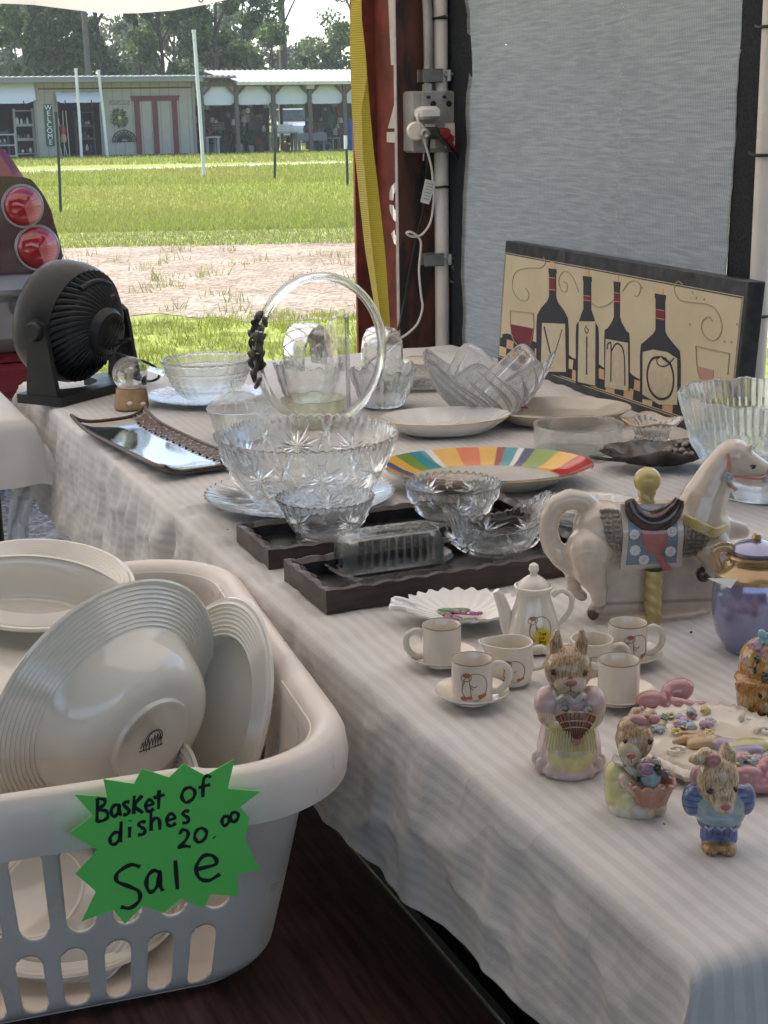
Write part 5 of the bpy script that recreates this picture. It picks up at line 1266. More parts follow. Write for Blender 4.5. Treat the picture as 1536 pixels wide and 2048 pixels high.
dish('dinner_plate', 'ivory ribbed plate lying topmost at the far left of the basket', 'plate', .128, .022, .075, .045, 7, PY(72, 1196, 1.80), (.12, -.16, 1))
dish('casserole_dish', 'plain deep ivory dish tilted under the topmost ribbed plate', 'dish', .15, .06, .11, .012, 1, PY(40, 1330, 1.66), (.14, -.30, 1), deep=2.2)
dish('dinner_plate', 'ivory ribbed plate low in the basket seen through the front slots', 'plate', .125, .02, .075, .045, 7, kp(-.02, -.12, .012), (.05, -.05, 1))
dish('soup_bowl', 'ivory bowl with a stamped base lying low at the front left of the basket', 'bowl', .10, .06, .05, .02, 4, kp(-.05, -.17, .085), (.25, .55, -.8))
dish('dinner_plate', 'ivory plate leaning at the right front corner inside the basket', 'plate', .11, .02, .065, .04, 6, kp(.10, -.13, .10), (-.75, -.35, .35))
dish('dinner_plate', 'ivory plate lying flat at the back of the basket floor', 'plate', .13, .02, .075, .045, 7, kp(0, .14, .012), (0, 0.02, 1))
dish('soup_bowl', 'ivory bowl stacked at the back of the basket under the plates', 'bowl', .12, .07, .05, .03, 5, kp(-.05, .12, .04), (.05, -.1, 1))
dish('dinner_plate', 'ivory plate standing on edge behind the big bowl in the basket', 'plate', .12, .02, .07, .045, 7, kp(-.12, -.06, .13), (.5, -.6, .35))

# ---- green starburst price card taped to the basket front
GO = KO + KX*0 - KY*(.335+.0425) + Vector((0, 0, .2)); GN = (-KY*1.0 + Vector((0, 0, -.06))).normalized(); GX = KX; GY = GN.cross(GX)
c7 = lambda x, y: (x/2.115, 1080+y/2.115)
def gp(x, y):
    p = hit(*c7(x, y), GO, GN)-GO; return (p.dot(GX), p.dot(GY))
GMx = Matrix(((GX.x, GY.x, GN.x, 0), (GX.y, GY.y, GN.y, 0), (GX.z, GY.z, GN.z, 0), (0, 0, 0, 1)))
pc_ = thing('price_card', 'bright green starburst card reading Basket of dishes 20.00 Sale on the basket', 'price card', GO)
star = [(437, 1010), (566, 1030), (600, 965), (715, 1003), (775, 945), (868, 995), (992, 924), (963, 1050), (1103, 1062), (1015, 1128), (1053, 1175), (1037, 1270), (1100, 1393), (1008, 1412), (1006, 1505), (890, 1496), (862, 1556), (765, 1516), (692, 1576), (605, 1545), (528, 1622), (478, 1562), (344, 1613), (406, 1485), (318, 1410), (414, 1308), (290, 1240), (392, 1162), (315, 1075), (452, 1085)]
m_ = MB(); m_.prism([gp(x, y) for x, y in star], 0, .0008, M=GMx); m_.build('card', mat('green_card', (.17, .78, .15), .55, var=(6, .3, .7), col2=(.145, .70, .13), bump=(30, .05)), pc_, smooth=False)
GL = {'B': [[(.08, 0), (.12, 1.02)], [(.10, 1), (.6, .92), (.62, .72), (.15, .52), (.75, .42), (.85, .15), (.5, .02), (.05, .02)]],
 'a': [[(.85, .85), (.5, 1), (.15, .75), (.1, .3), (.35, .02), (.7, .3), (.85, .95), (.85, .3), (1, .02)]],
 's': [[(.85, .95), (.4, 1), (.2, .78), (.5, .55), (.8, .35), (.6, .05), (.1, .05)]],
 'k': [[(.1, 0), (.15, 1)], [(.85, .95), (.2, .45), (.9, .0)]],
 'e': [[(.15, .5), (.8, .62), (.7, .95), (.35, 1), (.1, .6), (.2, .15), (.55, .0), (.95, .2)]],
 't': [[(.5, 1), (.45, .0)], [(.0, .62), (1, .72)]],
 'o': [[(.6, .98), (.2, .85), (.05, .4), (.35, .02), (.8, .25), (.9, .7), (.55, 1.0)]],
 'f': [[(.95, .9), (.7, 1), (.45, .8), (.4, .0)], [(.1, .48), (.9, .56)]],
 'd': [[(.75, .5), (.4, .52), (.05, .3), (.15, .02), (.5, .02), (.8, .3), (.9, 1.0)], [(.9, 1.0), (.82, .05)]],
 'i': [[(.5, .62), (.45, 0)], [(.55, .92), (.6, .98)]],
 'h': [[(.1, 1), (.12, 0)], [(.12, .35), (.4, .6), (.75, .5), (.8, 0)]],
 '2': [[(.1, .78), (.4, 1), (.8, .8), (.6, .4), (.05, .04), (.45, .1), (1, .02)]],
 '.': [[(.4, .1), (.55, .0)]],
 'S': [[(.95, .93), (.6, 1.0), (.15, .85), (.12, .66), (.5, .52), (.9, .36), (.92, .15), (.6, .0), (.25, .05)]],
 'l': [[(.4, 1), (.6, 0)]]}
m_ = MB()
def write(ch, x, y, w_, h, pen, slope=-.12):
    for st_ in GL[ch]:
        q = spl2([gp(x+px*w_, y - py*h + slope*px*w_) for px, py in st_], 5); m_.stroke(q, [pen*(1+.18*math.sin(i*.9+x)) for i in range(len(q))], .0008, .0014, M=GMx)
for a in [('B', 405, 1190, 58, 98), ('a', 466, 1170, 46, 50), ('s', 516, 1163, 36, 56), ('k', 560, 1157, 48, 78), ('e', 612, 1148, 40, 48), ('t', 648, 1138, 48, 80), ('o', 765, 1112, 64, 66), ('f', 832, 1088, 62, 88),
          ('d', 462, 1286, 56, 92), ('i', 536, 1257, 24, 74), ('s', 578, 1248, 44, 56), ('h', 632, 1228, 54, 84), ('e', 700, 1210, 46, 50), ('s', 766, 1198, 40, 52), ('2', 752, 1303, 54, 78), ('o', 820, 1280, 58, 62), ('.', 895, 1258, 20, 30), ('o', 936, 1208, 36, 42), ('o', 972, 1193, 38, 44)]: write(*a, .0031)
for a in [('S', 480, 1562, 118, 182), ('a', 612, 1492, 76, 92), ('l', 722, 1478, 46, 124), ('e', 818, 1445, 118, 106)]: write(*a, .0036)
m_.build('handwriting', mat('marker_ink', (.01, .012, .014), .5), pc_, smooth=False)

# ================================================================== TABLE TOP: black fan, globe, tray
ZT = TZ + .0035
def at(u, v, dz=0): return P(u, v, ZT+dz)
fa = Vector((-.86, .47, .17)).normalized(); fp = Vector((.47, .86, 0)).normalized()          # fan axis (blowing away), pivot axis
fb = at(168, 787); fc = fb + Vector((-.012, .0, .158))
fan = thing('desk_fan', 'black round desk fan seen from behind at the far corner of the table', 'fan', fb)
def FM(): 
    z = fa; x = fp; y = z.cross(x); c = fc-fb
    return Matrix(((x.x, y.x, z.x, c.x), (x.y, y.y, z.y, c.y), (x.z, y.z, z.z, c.z), (0, 0, 0, 1)))
F_ = FM()
m_ = MB(); m_.lathe([(.108, .062), (.120, .066), (.128, .060), (.133, .04), (.134, .01), (.131, -.012), (.124, -.030), (.118, -.033), (.117, -.028), (.124, -.01), (.127, .01), (.126, .04), (.118, .056), (.108, .058)], 72, M=F_); m_.build('housing', M['black'], fan)
m_ = MB()
# curved rear slats and motor hump
for k in range(44):
    a = 2*PI*k/44; pts = []
    for i in range(9):
        q = i/8; r = .122-.072*q; z = -.028-.058*math.sin(q*PI/2*.95); aa = a + .55*q
        pts.append(tuple(F_ @ Vector((r*math.cos(aa), r*math.sin(aa), z))))
    m_.tube(pts, .0030, 6, flat=2.0)
m_.lathe([(.128, -.022), (.124, -.034), (.119, -.034), (.119, -.024)], 60, M=F_); m_.build('rear_grill', M['black'], fan)
m_ = MB(); m_.lathe([(.094, -.050), (.096, -.060), (.089, -.066), (.088, -.058)], 60, M=F_); m_.build('grill_ring', M['black'], fan)
m_ = MB(); m_.lathe([(.056, -.070), (.055, -.092), (.046, -.106), (.02, -.112), (0, -.113)], 40, M=F_); mh = m_.build('motor_cover', M['black'], fan)
m_ = MB()
for k in range(7):
    x = -.034+.0113*k; L = math.sqrt(max(0, .04**2-x*x))
    m_.box((x, 0, -.109+.16*(x*x)/.04), (.005, L*1.7, .008), M=F_ @ Matrix.Rotation(R_(35), 4, 'Z'))
m_.build('vents', mat('vent_dark', (.005, .005, .005), .7), mh, smooth=False)
m_ = MB(); m_.lathe([(.118, .058), (.05, .064), (0, .066)], 40, M=F_)
for k in range(26):
    a = 2*PI*k/26; m_.tube([tuple(F_ @ Vector((r*math.cos(a+.2*(r/.1)), r*math.sin(a+.2*(r/.1)), .062))) for r in (.02, .06, .115)], .002, 5)
m_.build('front_grill', M['grill'], fan)
m_ = MB()
for k in range(3):
    for i in range(8): pass
    a0 = 2*PI*k/3; vs = []; 
    for i in range(7):
        for j in range(4):
            r = .022+.092*j/3; a = a0+1.5*i/6*(1-.2*j/3); vs.append(tuple(F_ @ Vector((r*math.cos(a), r*math.sin(a), -.012+.045*i/6))))
    m_.add(vs, [(i*4+j, i*4+j+1, (i+1)*4+j+1, (i+1)*4+j) for i in range(6) for j in range(3)])
m_.build('blades', M['black'], fan)
# control knob and handle slot on the upper rear
m_ = MB(); m_.tube([tuple(F_ @ Vector((.01*0+.104*math.cos(a), .104*math.sin(a), -.052))) for a in [R_(-118+i*6) for i in range(10)]], .010, 8, flat=.6); m_.build('carry_handle', M['black'], fan)
m_ = MB(); m_.lathe([(0, -.1), (.012, -.1), (.013, -.082), (.016, -.08)], 16, M=F_ @ Matrix.Translation((.03, -.065, .016))); m_.build('speed_knob', M['black'], fan)
for sg in (-1, 1):
    bx = fp*sg*.138; m_ = MB(); t0 = fa.copy(); t0.z = 0; t0.normalize()
    prof_ = [(0.0, .066), (.05, .062), (.10, .052), (.14, .043), (.165, .034), (.182, .014)]
    vs = []; cc0 = fc-fb; hgt = cc0.z+.026
    for (z, w_) in [(0, .070), (.04, .064), (.09, .052), (.13, .045), (hgt-.012, .034), (hgt, .014)]:
        for (dd, oo) in ((-w_, -.006), (w_*.75, -.006), (w_*.75, .006), (-w_, .006)): vs.append(tuple(bx + t0*dd*.72 + fp*(oo*sg) + Vector((0, 0, z))))
    fs = []
    for i in range(5):
        for j in range(4): fs.append((i*4+j, i*4+(j+1) % 4, (i+1)*4+(j+1) % 4, (i+1)*4+j))
    fs += [(3, 2, 1, 0), (20, 21, 22, 23)]; m_.add(vs, fs); m_.build('stand_arm', M['black'], fan, auto=30)
    m_ = MB(); zx = fp*sg; m_.lathe([(0, .012), (.017, .012), (.021, .007), (.022, -.004), (0, -.004)], 24, M=Matrix.Translation(bx + fp*sg*.004 + Vector((0, 0, cc0.z))) @ zx.to_track_quat('Z', 'Y').to_matrix().to_4x4()); m_.build('pivot_knob', M['black'], fan)
m_ = MB(); q = []
for i in range(25):
    k = -1+2*i/24; q.append((k*.142, -.058+.018*math.cos(k*PI/2)*-1))
poly = [(k*.147, -.062) for k in (-1, -.5, 0, .5, 1)] + [(.147, .062)] + [(.085*math.cos(a), .070-.085*math.sin(a)*1.0) for a in [PI*i/12 for i in range(13)]] + [(-.147, .062)]
tt = Vector((-fp.y, fp.x, 0)); m_.prism(poly, 0, .020, M=Matrix(((fp.x, tt.x, 0, 0), (fp.y, tt.y, 0, 0), (0, 0, 1, 0), (0, 0, 0, 1)))); m_.build('base', M['black'], fan, auto=30)
m_ = MB(); c0 = F_ @ Vector((.03, .02, -.108)); m_.tube(spline([tuple(c0), tuple(c0+Vector((.03, -.05, .01))), (.07, -.03, .10), (.14, .06, .055), (.155, .10, .02), (.13, .12, .004), (.10, .17, .004)], 7), .0032, 7); m_.build('cord', M['cord_b'], fan)
# snow globe
g = thing('snow_globe', 'small glass snow globe with tan figure base beside the fan', 'snow globe', at(264, 815), TA)
m_ = MB(); m_.lathe([(0, 0), (.035, 0), (.037, .004), (.033, .03), (.031, .043), (0, .043)], 28, mod=lambda th, k, r, z: (r+.0015*math.sin(5*th+z*90), z)); m_.build('base', M['cork'], g)
m_ = MB(); m_.ell((0, 0, .072), (.037, .037, .037), seg=32, rings=20); m_.build('globe', M['glass_thin'], g)
m_ = MB(); m_.lathe([(.026, .044), (.024, .052), (.006, .06), (.006, .072), (.011, .076), (.009, .084), (0, .086)], 16, mod=lambda th, k, r, z: (r*(1+.12*math.sin(3*th)), z)); m_.build('figure', M['cream'], g)
m_ = MB(); m_.ell((-.012, -.034, .016), (.006, .003, .004)); m_.ell((.016, -.032, .012), (.007, .003, .004)); m_.build('shells', M['cream'], g)
# brown rectangular ceramic tray with wicker-look ends
ty = thing('ceramic_tray', 'long brown glazed tray with glossy reflective centre on the cloth edge', 'tray', at(322, 893), 0)
TC = Vector(ty.location)
crn = [P(190, 838, ZT+.03), P(268, 822, ZT+.035), P(452, 898, ZT+.02), P(338, 946, ZT+.02)]
e1 = ((crn[2]-crn[1])+(crn[3]-crn[0])); e1.z = 0; tl = e1.length/2; e1.normalize(); tw_ = (((crn[0]-crn[1])+(crn[3]-crn[2]))); tw_.z = 0; wd = abs(tw_.dot(Vector((-e1.y, e1.x, 0))))/2
ty.rotation_euler = (0, 0, math.atan2(e1.y, e1.x)); cm_ = sum(crn, Vector())/4; ty.location = (cm_.x, cm_.y, ZT)
nx_, ny_ = 110, 40; vs = []; vc = []; 
def tz(a, b): 
    return .006 + .005*abs(a)**6 + .010*abs(b)**6 + .008*max(0, -a)**6 + .006*max(0, abs(a)*abs(b))**3
for side in (0, 1):
    for i in range(nx_+1):
        for j in range(ny_+1):
            a, b = -1+2*i/nx_, -1+2*j/ny_; bow = 1 - .10*(1-abs(a)**2)*0 + .06*(a*a)
            x = a*tl*.56*(1+.05*b*b); y = b*wd*.60*bow; z = tz(a, b); we = 0
            if b > .60: we = .0022*math.sin(a*95)*(1 if int((b-.6)*10) % 2 else -1)
            col = (.06, .024, .011) if (b > .60 or max(abs(a), abs(b)) > .90) else (.05, .065, .07)
            vs.append((x, y, z + (we if side else 0) - (0 if side else .005))); vc.append(col)
fs = []; Q = (nx_+1)*(ny_+1)
for i in range(nx_):
    for j in range(ny_):
        k = i*(ny_+1)+j; fs.append((Q+k, Q+k+ny_+1, Q+k+ny_+2, Q+k+1)); fs.append((k, k+1, k+ny_+2, k+ny_+1))
for i in range(nx_):
    for j, fl_ in ((0, 0), (ny_, 1)): k = i*(ny_+1)+j; fs.append((k, k+ny_+1, Q+k+ny_+1, Q+k) if not fl_ else (k+ny_+1, k, Q+k, Q+k+ny_+1))
for j in range(ny_):
    for i, fl_ in ((0, 0), (nx_, 1)): k = i*(ny_+1)+j; fs.append((k+1, k, Q+k, Q+k+1) if not fl_ else (k, k+1, Q+k+1, Q+k))
m_ = MB(); m_.add(vs, fs, vc); m_.build('body', mat('brown_glaze', (.1, .1, .1), .07, vcol=True, coat=1.0, var=(30, .3, .7), col2=(.75, .7, .65)), ty)
m_ = MB(); NB = 120
for i in range(NB+1):
    for j in range(11):
        a, b = -.92+1.84*i/NB, .60+.33*j/10; x = a*tl*.56*(1+.05*b*b); y = b*wd*.60*(1+.06*a*a)
        wv_ = math.sin(i*.75)*(1 if (j//3) % 2 else -1)
        m_.v.append((x, y, tz(a, b)+.0016+.0016*wv_)); m_.c.append((1, 1, 1))
for i in range(NB):
    for j in range(10): m_.f.append((i*11+j, (i+1)*11+j, (i+1)*11+j+1, i*11+j+1)); m_.mi.append(0)
brn_g = mat('brown_woven_glaze', (.085, .035, .016), .45, coat=.15, var=(120, .35, .65), col2=(.03, .012, .006))
m_.build('woven_band', brn_g, ty)
m_ = MB(); bd_l = [(-1+2*i/60, -1) for i in range(60)]+[(1, -1+2*i/30) for i in range(30)]+[(1-2*i/60, 1) for i in range(60)]+[(-1, 1-2*i/30) for i in range(30)]
m_.tube([(a*tl*.56*(1+.05*b*b), b*wd*.60*(1+.06*a*a), tz(a, b)) for a, b in bd_l], .0034, 8, closed=True); m_.build('rim', brn_g, ty)
m_ = MB()
for x in (-tl*.3, tl*.3):
    for y in (-wd*.25, wd*.25): m_.lathe([(0, 0), (.012, 0), (.014, .006), (0, .006)], 12, M=Matrix.Translation((x, y, -.0025)))
m_.build('feet', mat('brown_foot', (.08, .04, .02), .3), ty)

# ================================================================== GLASSWARE
def prof_bowl(R, h, rf, th=.004, pw=.75, pz=1.35, n=14, foot=.004):
    out = [(0, 0), (rf*.92, 0), (rf, .001)]
    for i in range(1, n+1): k = i/n; out.append((rf+(R-rf)*k**pw, foot*min(1, k*4)+(h-foot*min(1, k*4))*k**pz))
    inn = [(max(r-th, 0), z + (0 if i == 0 else .0)) for i, (r, z) in enumerate(out[3:][::-1])]
    inn = [(r, max(z, .005)) for r, z in inn]
    return out + [(R-th*.4, h+.0015)] + inn + [(0, .005)]
def rim_mod(n, ar, az, h, pw=6, ph=0):
    def f(th, k, r, z):
        w = max(0, z/h)**pw; c = math.cos(n*th+ph); return r+ar*c*w, z+az*c*w
    return f
def surf(prof, th, t):
    L = [0]
    for a, b in zip(prof[:-1], prof[1:]): L.append(L[-1]+math.hypot(b[0]-a[0], b[1]-a[1]))
    d = min(max(t, 0), 1)*L[-1]
    for i in range(len(prof)-1):
        if d <= L[i+1] or i == len(prof)-2:
            k = (d-L[i])/max(L[i+1]-L[i], 1e-9); r = prof[i][0]+(prof[i+1][0]-prof[i][0])*k; z = prof[i][1]+(prof[i+1][1]-prof[i][1])*k
            dr, dz = prof[i+1][0]-prof[i][0], prof[i+1][1]-prof[i][1]; l = math.hypot(dr, dz) or 1
            return Vector((r*math.cos(th), r*math.sin(th), z)), Vector((dz/l*math.cos(th), dz/l*math.sin(th), -dr/l)), L[-1]
def star(mb, prof, th, t, R, n, lift=.0016, wid=.16, inner=.08, rmin=.45, M=None, ph=0, oval=(1, 1)):
    p0, n0, L = surf(prof, th, t); r0 = math.hypot(p0.x, p0.y)
    for k in range(n):
        a = 2*PI*k/n+ph; ln = R*(1 if k % 2 == 0 else rmin+.25)
        def q(d, s_, up):
            dx = math.cos(a)*d - math.sin(a)*s_; dy = math.sin(a)*d + math.cos(a)*s_
            p, nn, _ = surf(prof, th+dx/max(r0, .01), t+dy/L); p = p + nn*up; return (p.x*oval[0], p.y*oval[1], p.z)
        mb.add([q(ln*inner, 0, 0), q(ln*.5, ln*wid*.5, .0002), q(ln, 0, 0), q(ln*.5, -ln*wid*.5, .0002), q(ln*.45, 0, lift)], [(1, 0, 4), (2, 1, 4), (3, 2, 4), (0, 3, 4)], M=M)
def leafcut(mb, prof, th, t0, t1, w_, lift=.0014, tw=0, M=None, oval=(1, 1)):
    """one long lens-shaped cut along the surface from t0 to t1"""
    n = 8; vs = []
    for i in range(n+1):
        k = i/n; t = t0+(t1-t0)*k; a = th+tw*k; hw = w_*math.sin(PI*k)
        for s_, up in ((-1, .0002), (0, lift*math.sin(PI*k)), (1, .0002)):
            p, nn, L = surf(prof, a, t); r0 = max(math.hypot(p.x, p.y), .01); p, nn, L = surf(prof, a+s_*hw/r0, t); p = p+nn*up; vs.append((p.x*oval[0], p.y*oval[1], p.z))
    mb.add(vs, [(i*3+j, i*3+j+1, (i+1)*3+j+1, (i+1)*3+j) for i in range(n) for j in range(2)], M=M)
def gobj(name, label, cat, loc, rz=0, group=None): return thing(name, label, cat, loc, rz, group)

# wooden trays first
def wood_tray(label, pts, zt, hw):
    """pts: picture points of the top outer corners: front-left, front-right(far end), computed from the visible left end"""
    a, b, ln, wd_ = pts
    A = P(*a, ZT+zt); B = P(*b, ZT+zt); ex = (B-A); ex.z = 0; w_ = ex.length; exn = ex.normalized(); ey = Vector((exn.y, -exn.x, 0)); ey = -ey if ey.x < 0 else ey
    t = thing('wooden_tray', label, 'tray', (A.x, A.y, ZT), math.atan2(ey.y, ey.x)); W_ = w_; 
    sgn_ = 1 if Vector((-ey.y, ey.x, 0)).dot(exn) > 0 else -1
    m_ = MB(); N_ = 90
    # carved frame: outer wall straight, inner wall scalloped
    def loop_out(z): return [(0, 0, z), (ln, 0, z), (ln, W_*sgn_, z), (0, W_*sgn_, z)]
    outer = []; inner = []; zt_ = []
    segs = [((0, 0), (ln, 0), int(ln/.008)), ((ln, 0), (ln, W_), int(W_/.008)), ((ln, W_), (0, W_), int(ln/.008)), ((0, W_), (0, 0), int(W_/.008))]
    cxx, cyy = ln/2, W_/2; d_ = 0
    for (p, q, n) in segs:
        for i in range(n):
            k = i/n; x, y = p[0]+(q[0]-p[0])*k, p[1]+(q[1]-p[1])*k; d_ += math.hypot(q[0]-p[0], q[1]-p[1])/n
            wv_ = abs(math.sin(d_*PI/.036)); sc = wd_*(.72+.38*wv_)
            xi = min(max(x, sc), ln-sc); yi = min(max(y, sc), W_-sc)
            outer.append((x, y*sgn_)); inner.append((xi, yi*sgn_)); zt_.append(zt-.003+.003*wv_+.0012*nz(d_*70, 1))
    n = len(outer); vs = []
    for i in range(n):
        (ox, oy), (ix, iy) = outer[i], inner[i]; mx_, my_ = (ox*.55+ix*.45), (oy*.55+iy*.45)
        vs += [(ox, oy, 0), (ox, oy, zt_[i]), (mx_, my_, zt_[i]+.0012), (ix, iy, zt_[i]-.004), (ix, iy, .008)]
    fs = []
    for i in range(n):
        for j in range(4): fs.append((i*5+j, ((i+1) % n)*5+j, ((i+1) % n)*5+j+1, i*5+j+1))
    if sgn_ < 0: fs = [f[::-1] for f in fs]
    m_.add(vs, fs); m_.build('frame', M['darkwood'], t, auto=35)
    m_ = MB(); m_.box((ln/2, W_/2*sgn_, .005), (ln-wd_, W_-wd_, .006)); m_.build('tray_floor', M['trayin'], t, smooth=False)
    return t
wood_tray('dark carved wooden tray farther back holding the small cut glass bowls', ((536, 1100), (472, 1046), .42, .015), .028, 0)
wood_tray('dark carved wooden tray nearer the front carrying the butter dish', ((652, 1182), (567, 1118), .40, .016), .030, 0)
TRZ = .009

def put(u, v, dz=0): return at(u, v, dz)
# big crystal bowl on its plate
pl_ = gobj('glass_plate', 'scalloped clear glass plate under the large crystal bowl', 'plate', put(600, 1006), 0)
pr_ = [(0, .002), (.09, .002), (.10, .004), (.125, .010), (.146, .017), (.149, .019), (.146, .021), (.12, .014), (.095, .008), (0, .006)]
m_ = MB(); m_.lathe(pr_, 192, mod=lambda th, k, r, z: (r+(.0022*math.cos(48*th) if r > .14 else 0), z+(.0012*math.cos(48*th) if r > .14 else 0)))
for k in range(16): leafcut(m_, [(.04, .006), (.095, .008), (.14, .020)], 2*PI*k/16, .05, .95, .006)
m_.build('body', M['glass_cut'], pl_)
bb = gobj('crystal_bowl', 'large cut crystal bowl with starburst pattern and sawtooth rim', 'bowl', put(618, 1010, .018), 0)
BP = prof_bowl(.138, .112, .062, .005, .62, 1.25, 16)
op = BP[2:19]
m_ = MB(); m_.lathe(BP, 240, mod=rim_mod(60, .0022, .0018, .112, 14))
for k in range(8):
    star(m_, op, 2*PI*k/8+.2, .63, .042, 18, .0046, .15)
    star(m_, op, 2*PI*(k+.5)/8+.2, .80, .013, 12, .002, .25)
    star(m_, op, 2*PI*(k+.5)/8+.2, .36, .016, 14, .002, .2)
    for s_ in (-1, 1): leafcut(m_, op, 2*PI*(k+.5)/8+.2+s_*.12, .55, .98, .0035, tw=-s_*.2)
m_.build('body', M['glass_cut'], bb, auto=12)
# three small cut glass bowls on the trays
def small_bowl(label, u, v, R, h, dz, sc=1, seed=0):
    t = gobj('cut_glass_bowl', label, 'bowl', put(u, v, dz), seed); p = prof_bowl(R, h, R*.55, .0035, .7, 1.2, 12); m_ = MB()
    m_.lathe(p, 160, mod=rim_mod(36, .0018, .0014, h, 12)); o_ = p[2:15]
    for k in range(5): star(m_, o_, 2*PI*k/5+.3, .55, .032, 16, .0040, .16); star(m_, o_, 2*PI*(k+.5)/5+.3, .72, .010, 10, .0018, .25); 
    m_.lathe([(R*.5, -.0), (R*.52, -.002), (R*.3, -.002), (0, -.001)], 40)
    m_.build('body', M['glass_cut'], t, auto=12); return t
small_bowl('small starburst glass bowl at the left end of the farther wooden tray', 652, 1068, .070, .055, TRZ)
small_bowl('small starburst glass bowl standing in the middle of the farther wooden tray', 906, 1036, .071, .052, TRZ, seed=.7)
bt_ = gobj('boat_dish', 'boat shaped cut glass dish with raised pointed ends on the nearer wooden tray', 'dish', put(995, 1104, TRZ), R_(22))
p = prof_bowl(.052, .040, .026, .004, .7, 1.2, 12); m_ = MB()
m_.lathe(p, 160, mod=lambda th, k, r, z: (r*(1+.0*z)+.0012*math.cos(40*th)*(z/.04)**10, z*(1+.85*abs(math.cos(th))**3)+.001*math.cos(40*th)*(max(z, 0)/.04)**10), sx=1.55, sy=.95)
o_ = p[2:15]
for k in range(6): star(m_, o_, 2*PI*k/6+PI/2, .5, .026, 14, .0024, .16, oval=(1.55, .95))
m_.build('body', M['glass_cut'], bt_, auto=12)
# butter dish
bd_ = gobj('butter_dish', 'ribbed clear glass covered butter dish on the nearer wooden tray', 'butter dish', put(778, 1134, TRZ), R_(22))
def rr_loop(hx, hy, r, n=10):
    pts = []
    for q, (cx_, cy_) in enumerate(((hx-r, hy-r), (-(hx-r), hy-r), (-(hx-r), -(hy-r)), (hx-r, -(hy-r)))):
        for i in range(n+1): a = PI/2*q+PI/2*i/n; pts.append((cx_+r*math.cos(a), cy_+r*math.sin(a)))
    return pts
def dense(loop, step):
    out = []
    for (a, b) in zip(loop, loop[1:]+loop[:1]):
        d = math.hypot(b[0]-a[0], b[1]-a[1]); n = max(1, int(d/step))
        for i in range(n): out.append((a[0]+(b[0]-a[0])*i/n, a[1]+(b[1]-a[1])*i/n))
    return out
m_ = MB(); lp0 = dense(rr_loop(.088, .037, .03), .004); n = len(lp0)
rings = [(.75, .001), (.86, .002), (.97, .010), (1.0, .012), (.98, .014), (.86, .007), (.5, .006)]
vs = []
for (k, z) in rings:
    for i, (x, y) in enumerate(lp0): w_ = 1+.012*math.cos(i*1.2)*(k > .95); vs.append((x*k*w_, y*k*w_, z))
fs = [(a*n+i, a*n+(i+1) % n, (a+1)*n+(i+1) % n, (a+1)*n+i) for a in range(len(rings)-1) for i in range(n)]+[tuple(range(n-1, -1, -1)), tuple(range((len(rings)-1)*n, len(rings)*n))]
m_.add(vs, fs); m_.build('dish', M['glass_cut'], bd_)
m_ = MB(); lp = dense(rr_loop(.070, .0265, .012), .0022); n = len(lp); vs = []
hh = .052
rings = [(1.0, .008), (1.0, .014), (.985, .030), (.965, hh-.010), (.93, hh-.003), (.86, hh), (.7, hh+.001), (.4, hh+.0012)]
acc = 0
for ri, (k, z) in enumerate(rings):
    for i, (x, y) in enumerate(lp):
        fl_ = 1+.085*abs(math.sin(i*.72))*(ri in (0, 1, 2, 3)); vs.append((x*k*(1+(fl_-1)*.4), y*k*fl_, z+(.001*math.sin(i*.84) if ri in (4, 5) else 0)))
m_.add(vs, [(a*n+i, a*n+(i+1) % n, (a+1)*n+(i+1) % n, (a+1)*n+i) for a in range(len(rings)-1) for i in range(n)]+[tuple(range((len(rings)-1)*n, len(rings)*n))])
vs = []
for (k, z) in [(.93, .008), (.93, .03), (.90, hh-.010), (.8, hh-.005), (.3, hh-.004)]:
    for (x, y) in lp: vs.append((x*k, y*k, z))
m_.add(vs, [(a*n+i, (a+1)*n+i, (a+1)*n+(i+1) % n, a*n+(i+1) % n) for a in range(4) for i in range(n)])
fp_ = [(.0, .0001), (.08, .0002)]
for x in (-.04, 0, .04):
    for k in range(10):
        a = 2*PI*k/10; m_.add([(x+.003*math.cos(a), .003*math.sin(a), hh+.001), (x+.011*math.cos(a-.14), .011*math.sin(a-.14), hh+.0012), (x+.019*math.cos(a), .019*math.sin(a), hh+.0008), (x+.011*math.cos(a+.14), .011*math.sin(a+.14), hh+.0012), (x+.010*math.cos(a), .010*math.sin(a), hh+.004)], [(0, 1, 4), (1, 2, 4), (2, 3, 4), (3, 0, 4)])
lid_ = m_.build('lid', M['glass_thin'], bd_, auto=10); m_ = MB()
for q_ in dense(rr_loop(.0695, .0272, .012), .0115):
    m_.tube([(q_[0]*1.0, q_[1]*1.05, .009), (q_[0]*.985, q_[1]*1.03, .030), (q_[0]*.955, q_[1]*.985, hh-.006)], [.0019, .0019, .0009], 6)
tl_p = [(x*.93, y*.93, hh-.002) for x, y in lp]; m_.tube(tl_p[::3], .0014, 6, closed=True); m_.tube([(x*1.0, y*1.03, .0085) for x, y in lp][::3], .0014, 6, closed=True)
m_.build('moulded_ribs', M['glass_sparkle_white'], lid_)
# flat clear plate behind the horse
t = gobj('glass_plate', 'flat clear glass plate with leaf cuts behind the ceramic horse', 'plate', put(1175, 1040), 0)
pr2 = [(0, .002), (.05, .002), (.06, .004), (.075, .016), (.09, .020), (.088, .023), (.07, .019), (.055, .008), (0, .006)]
m_ = MB(); m_.lathe(pr2, 140, mod=lambda th, k, r, z: (r+(.0015*math.cos(30*th) if r > .08 else 0), z))
for k in range(14): leafcut(m_, [(.02, .006), (.055, .008), (.085, .023)], 2*PI*k/14, .1, .95, .004)
m_.build('body', M['glass_cut'], t)
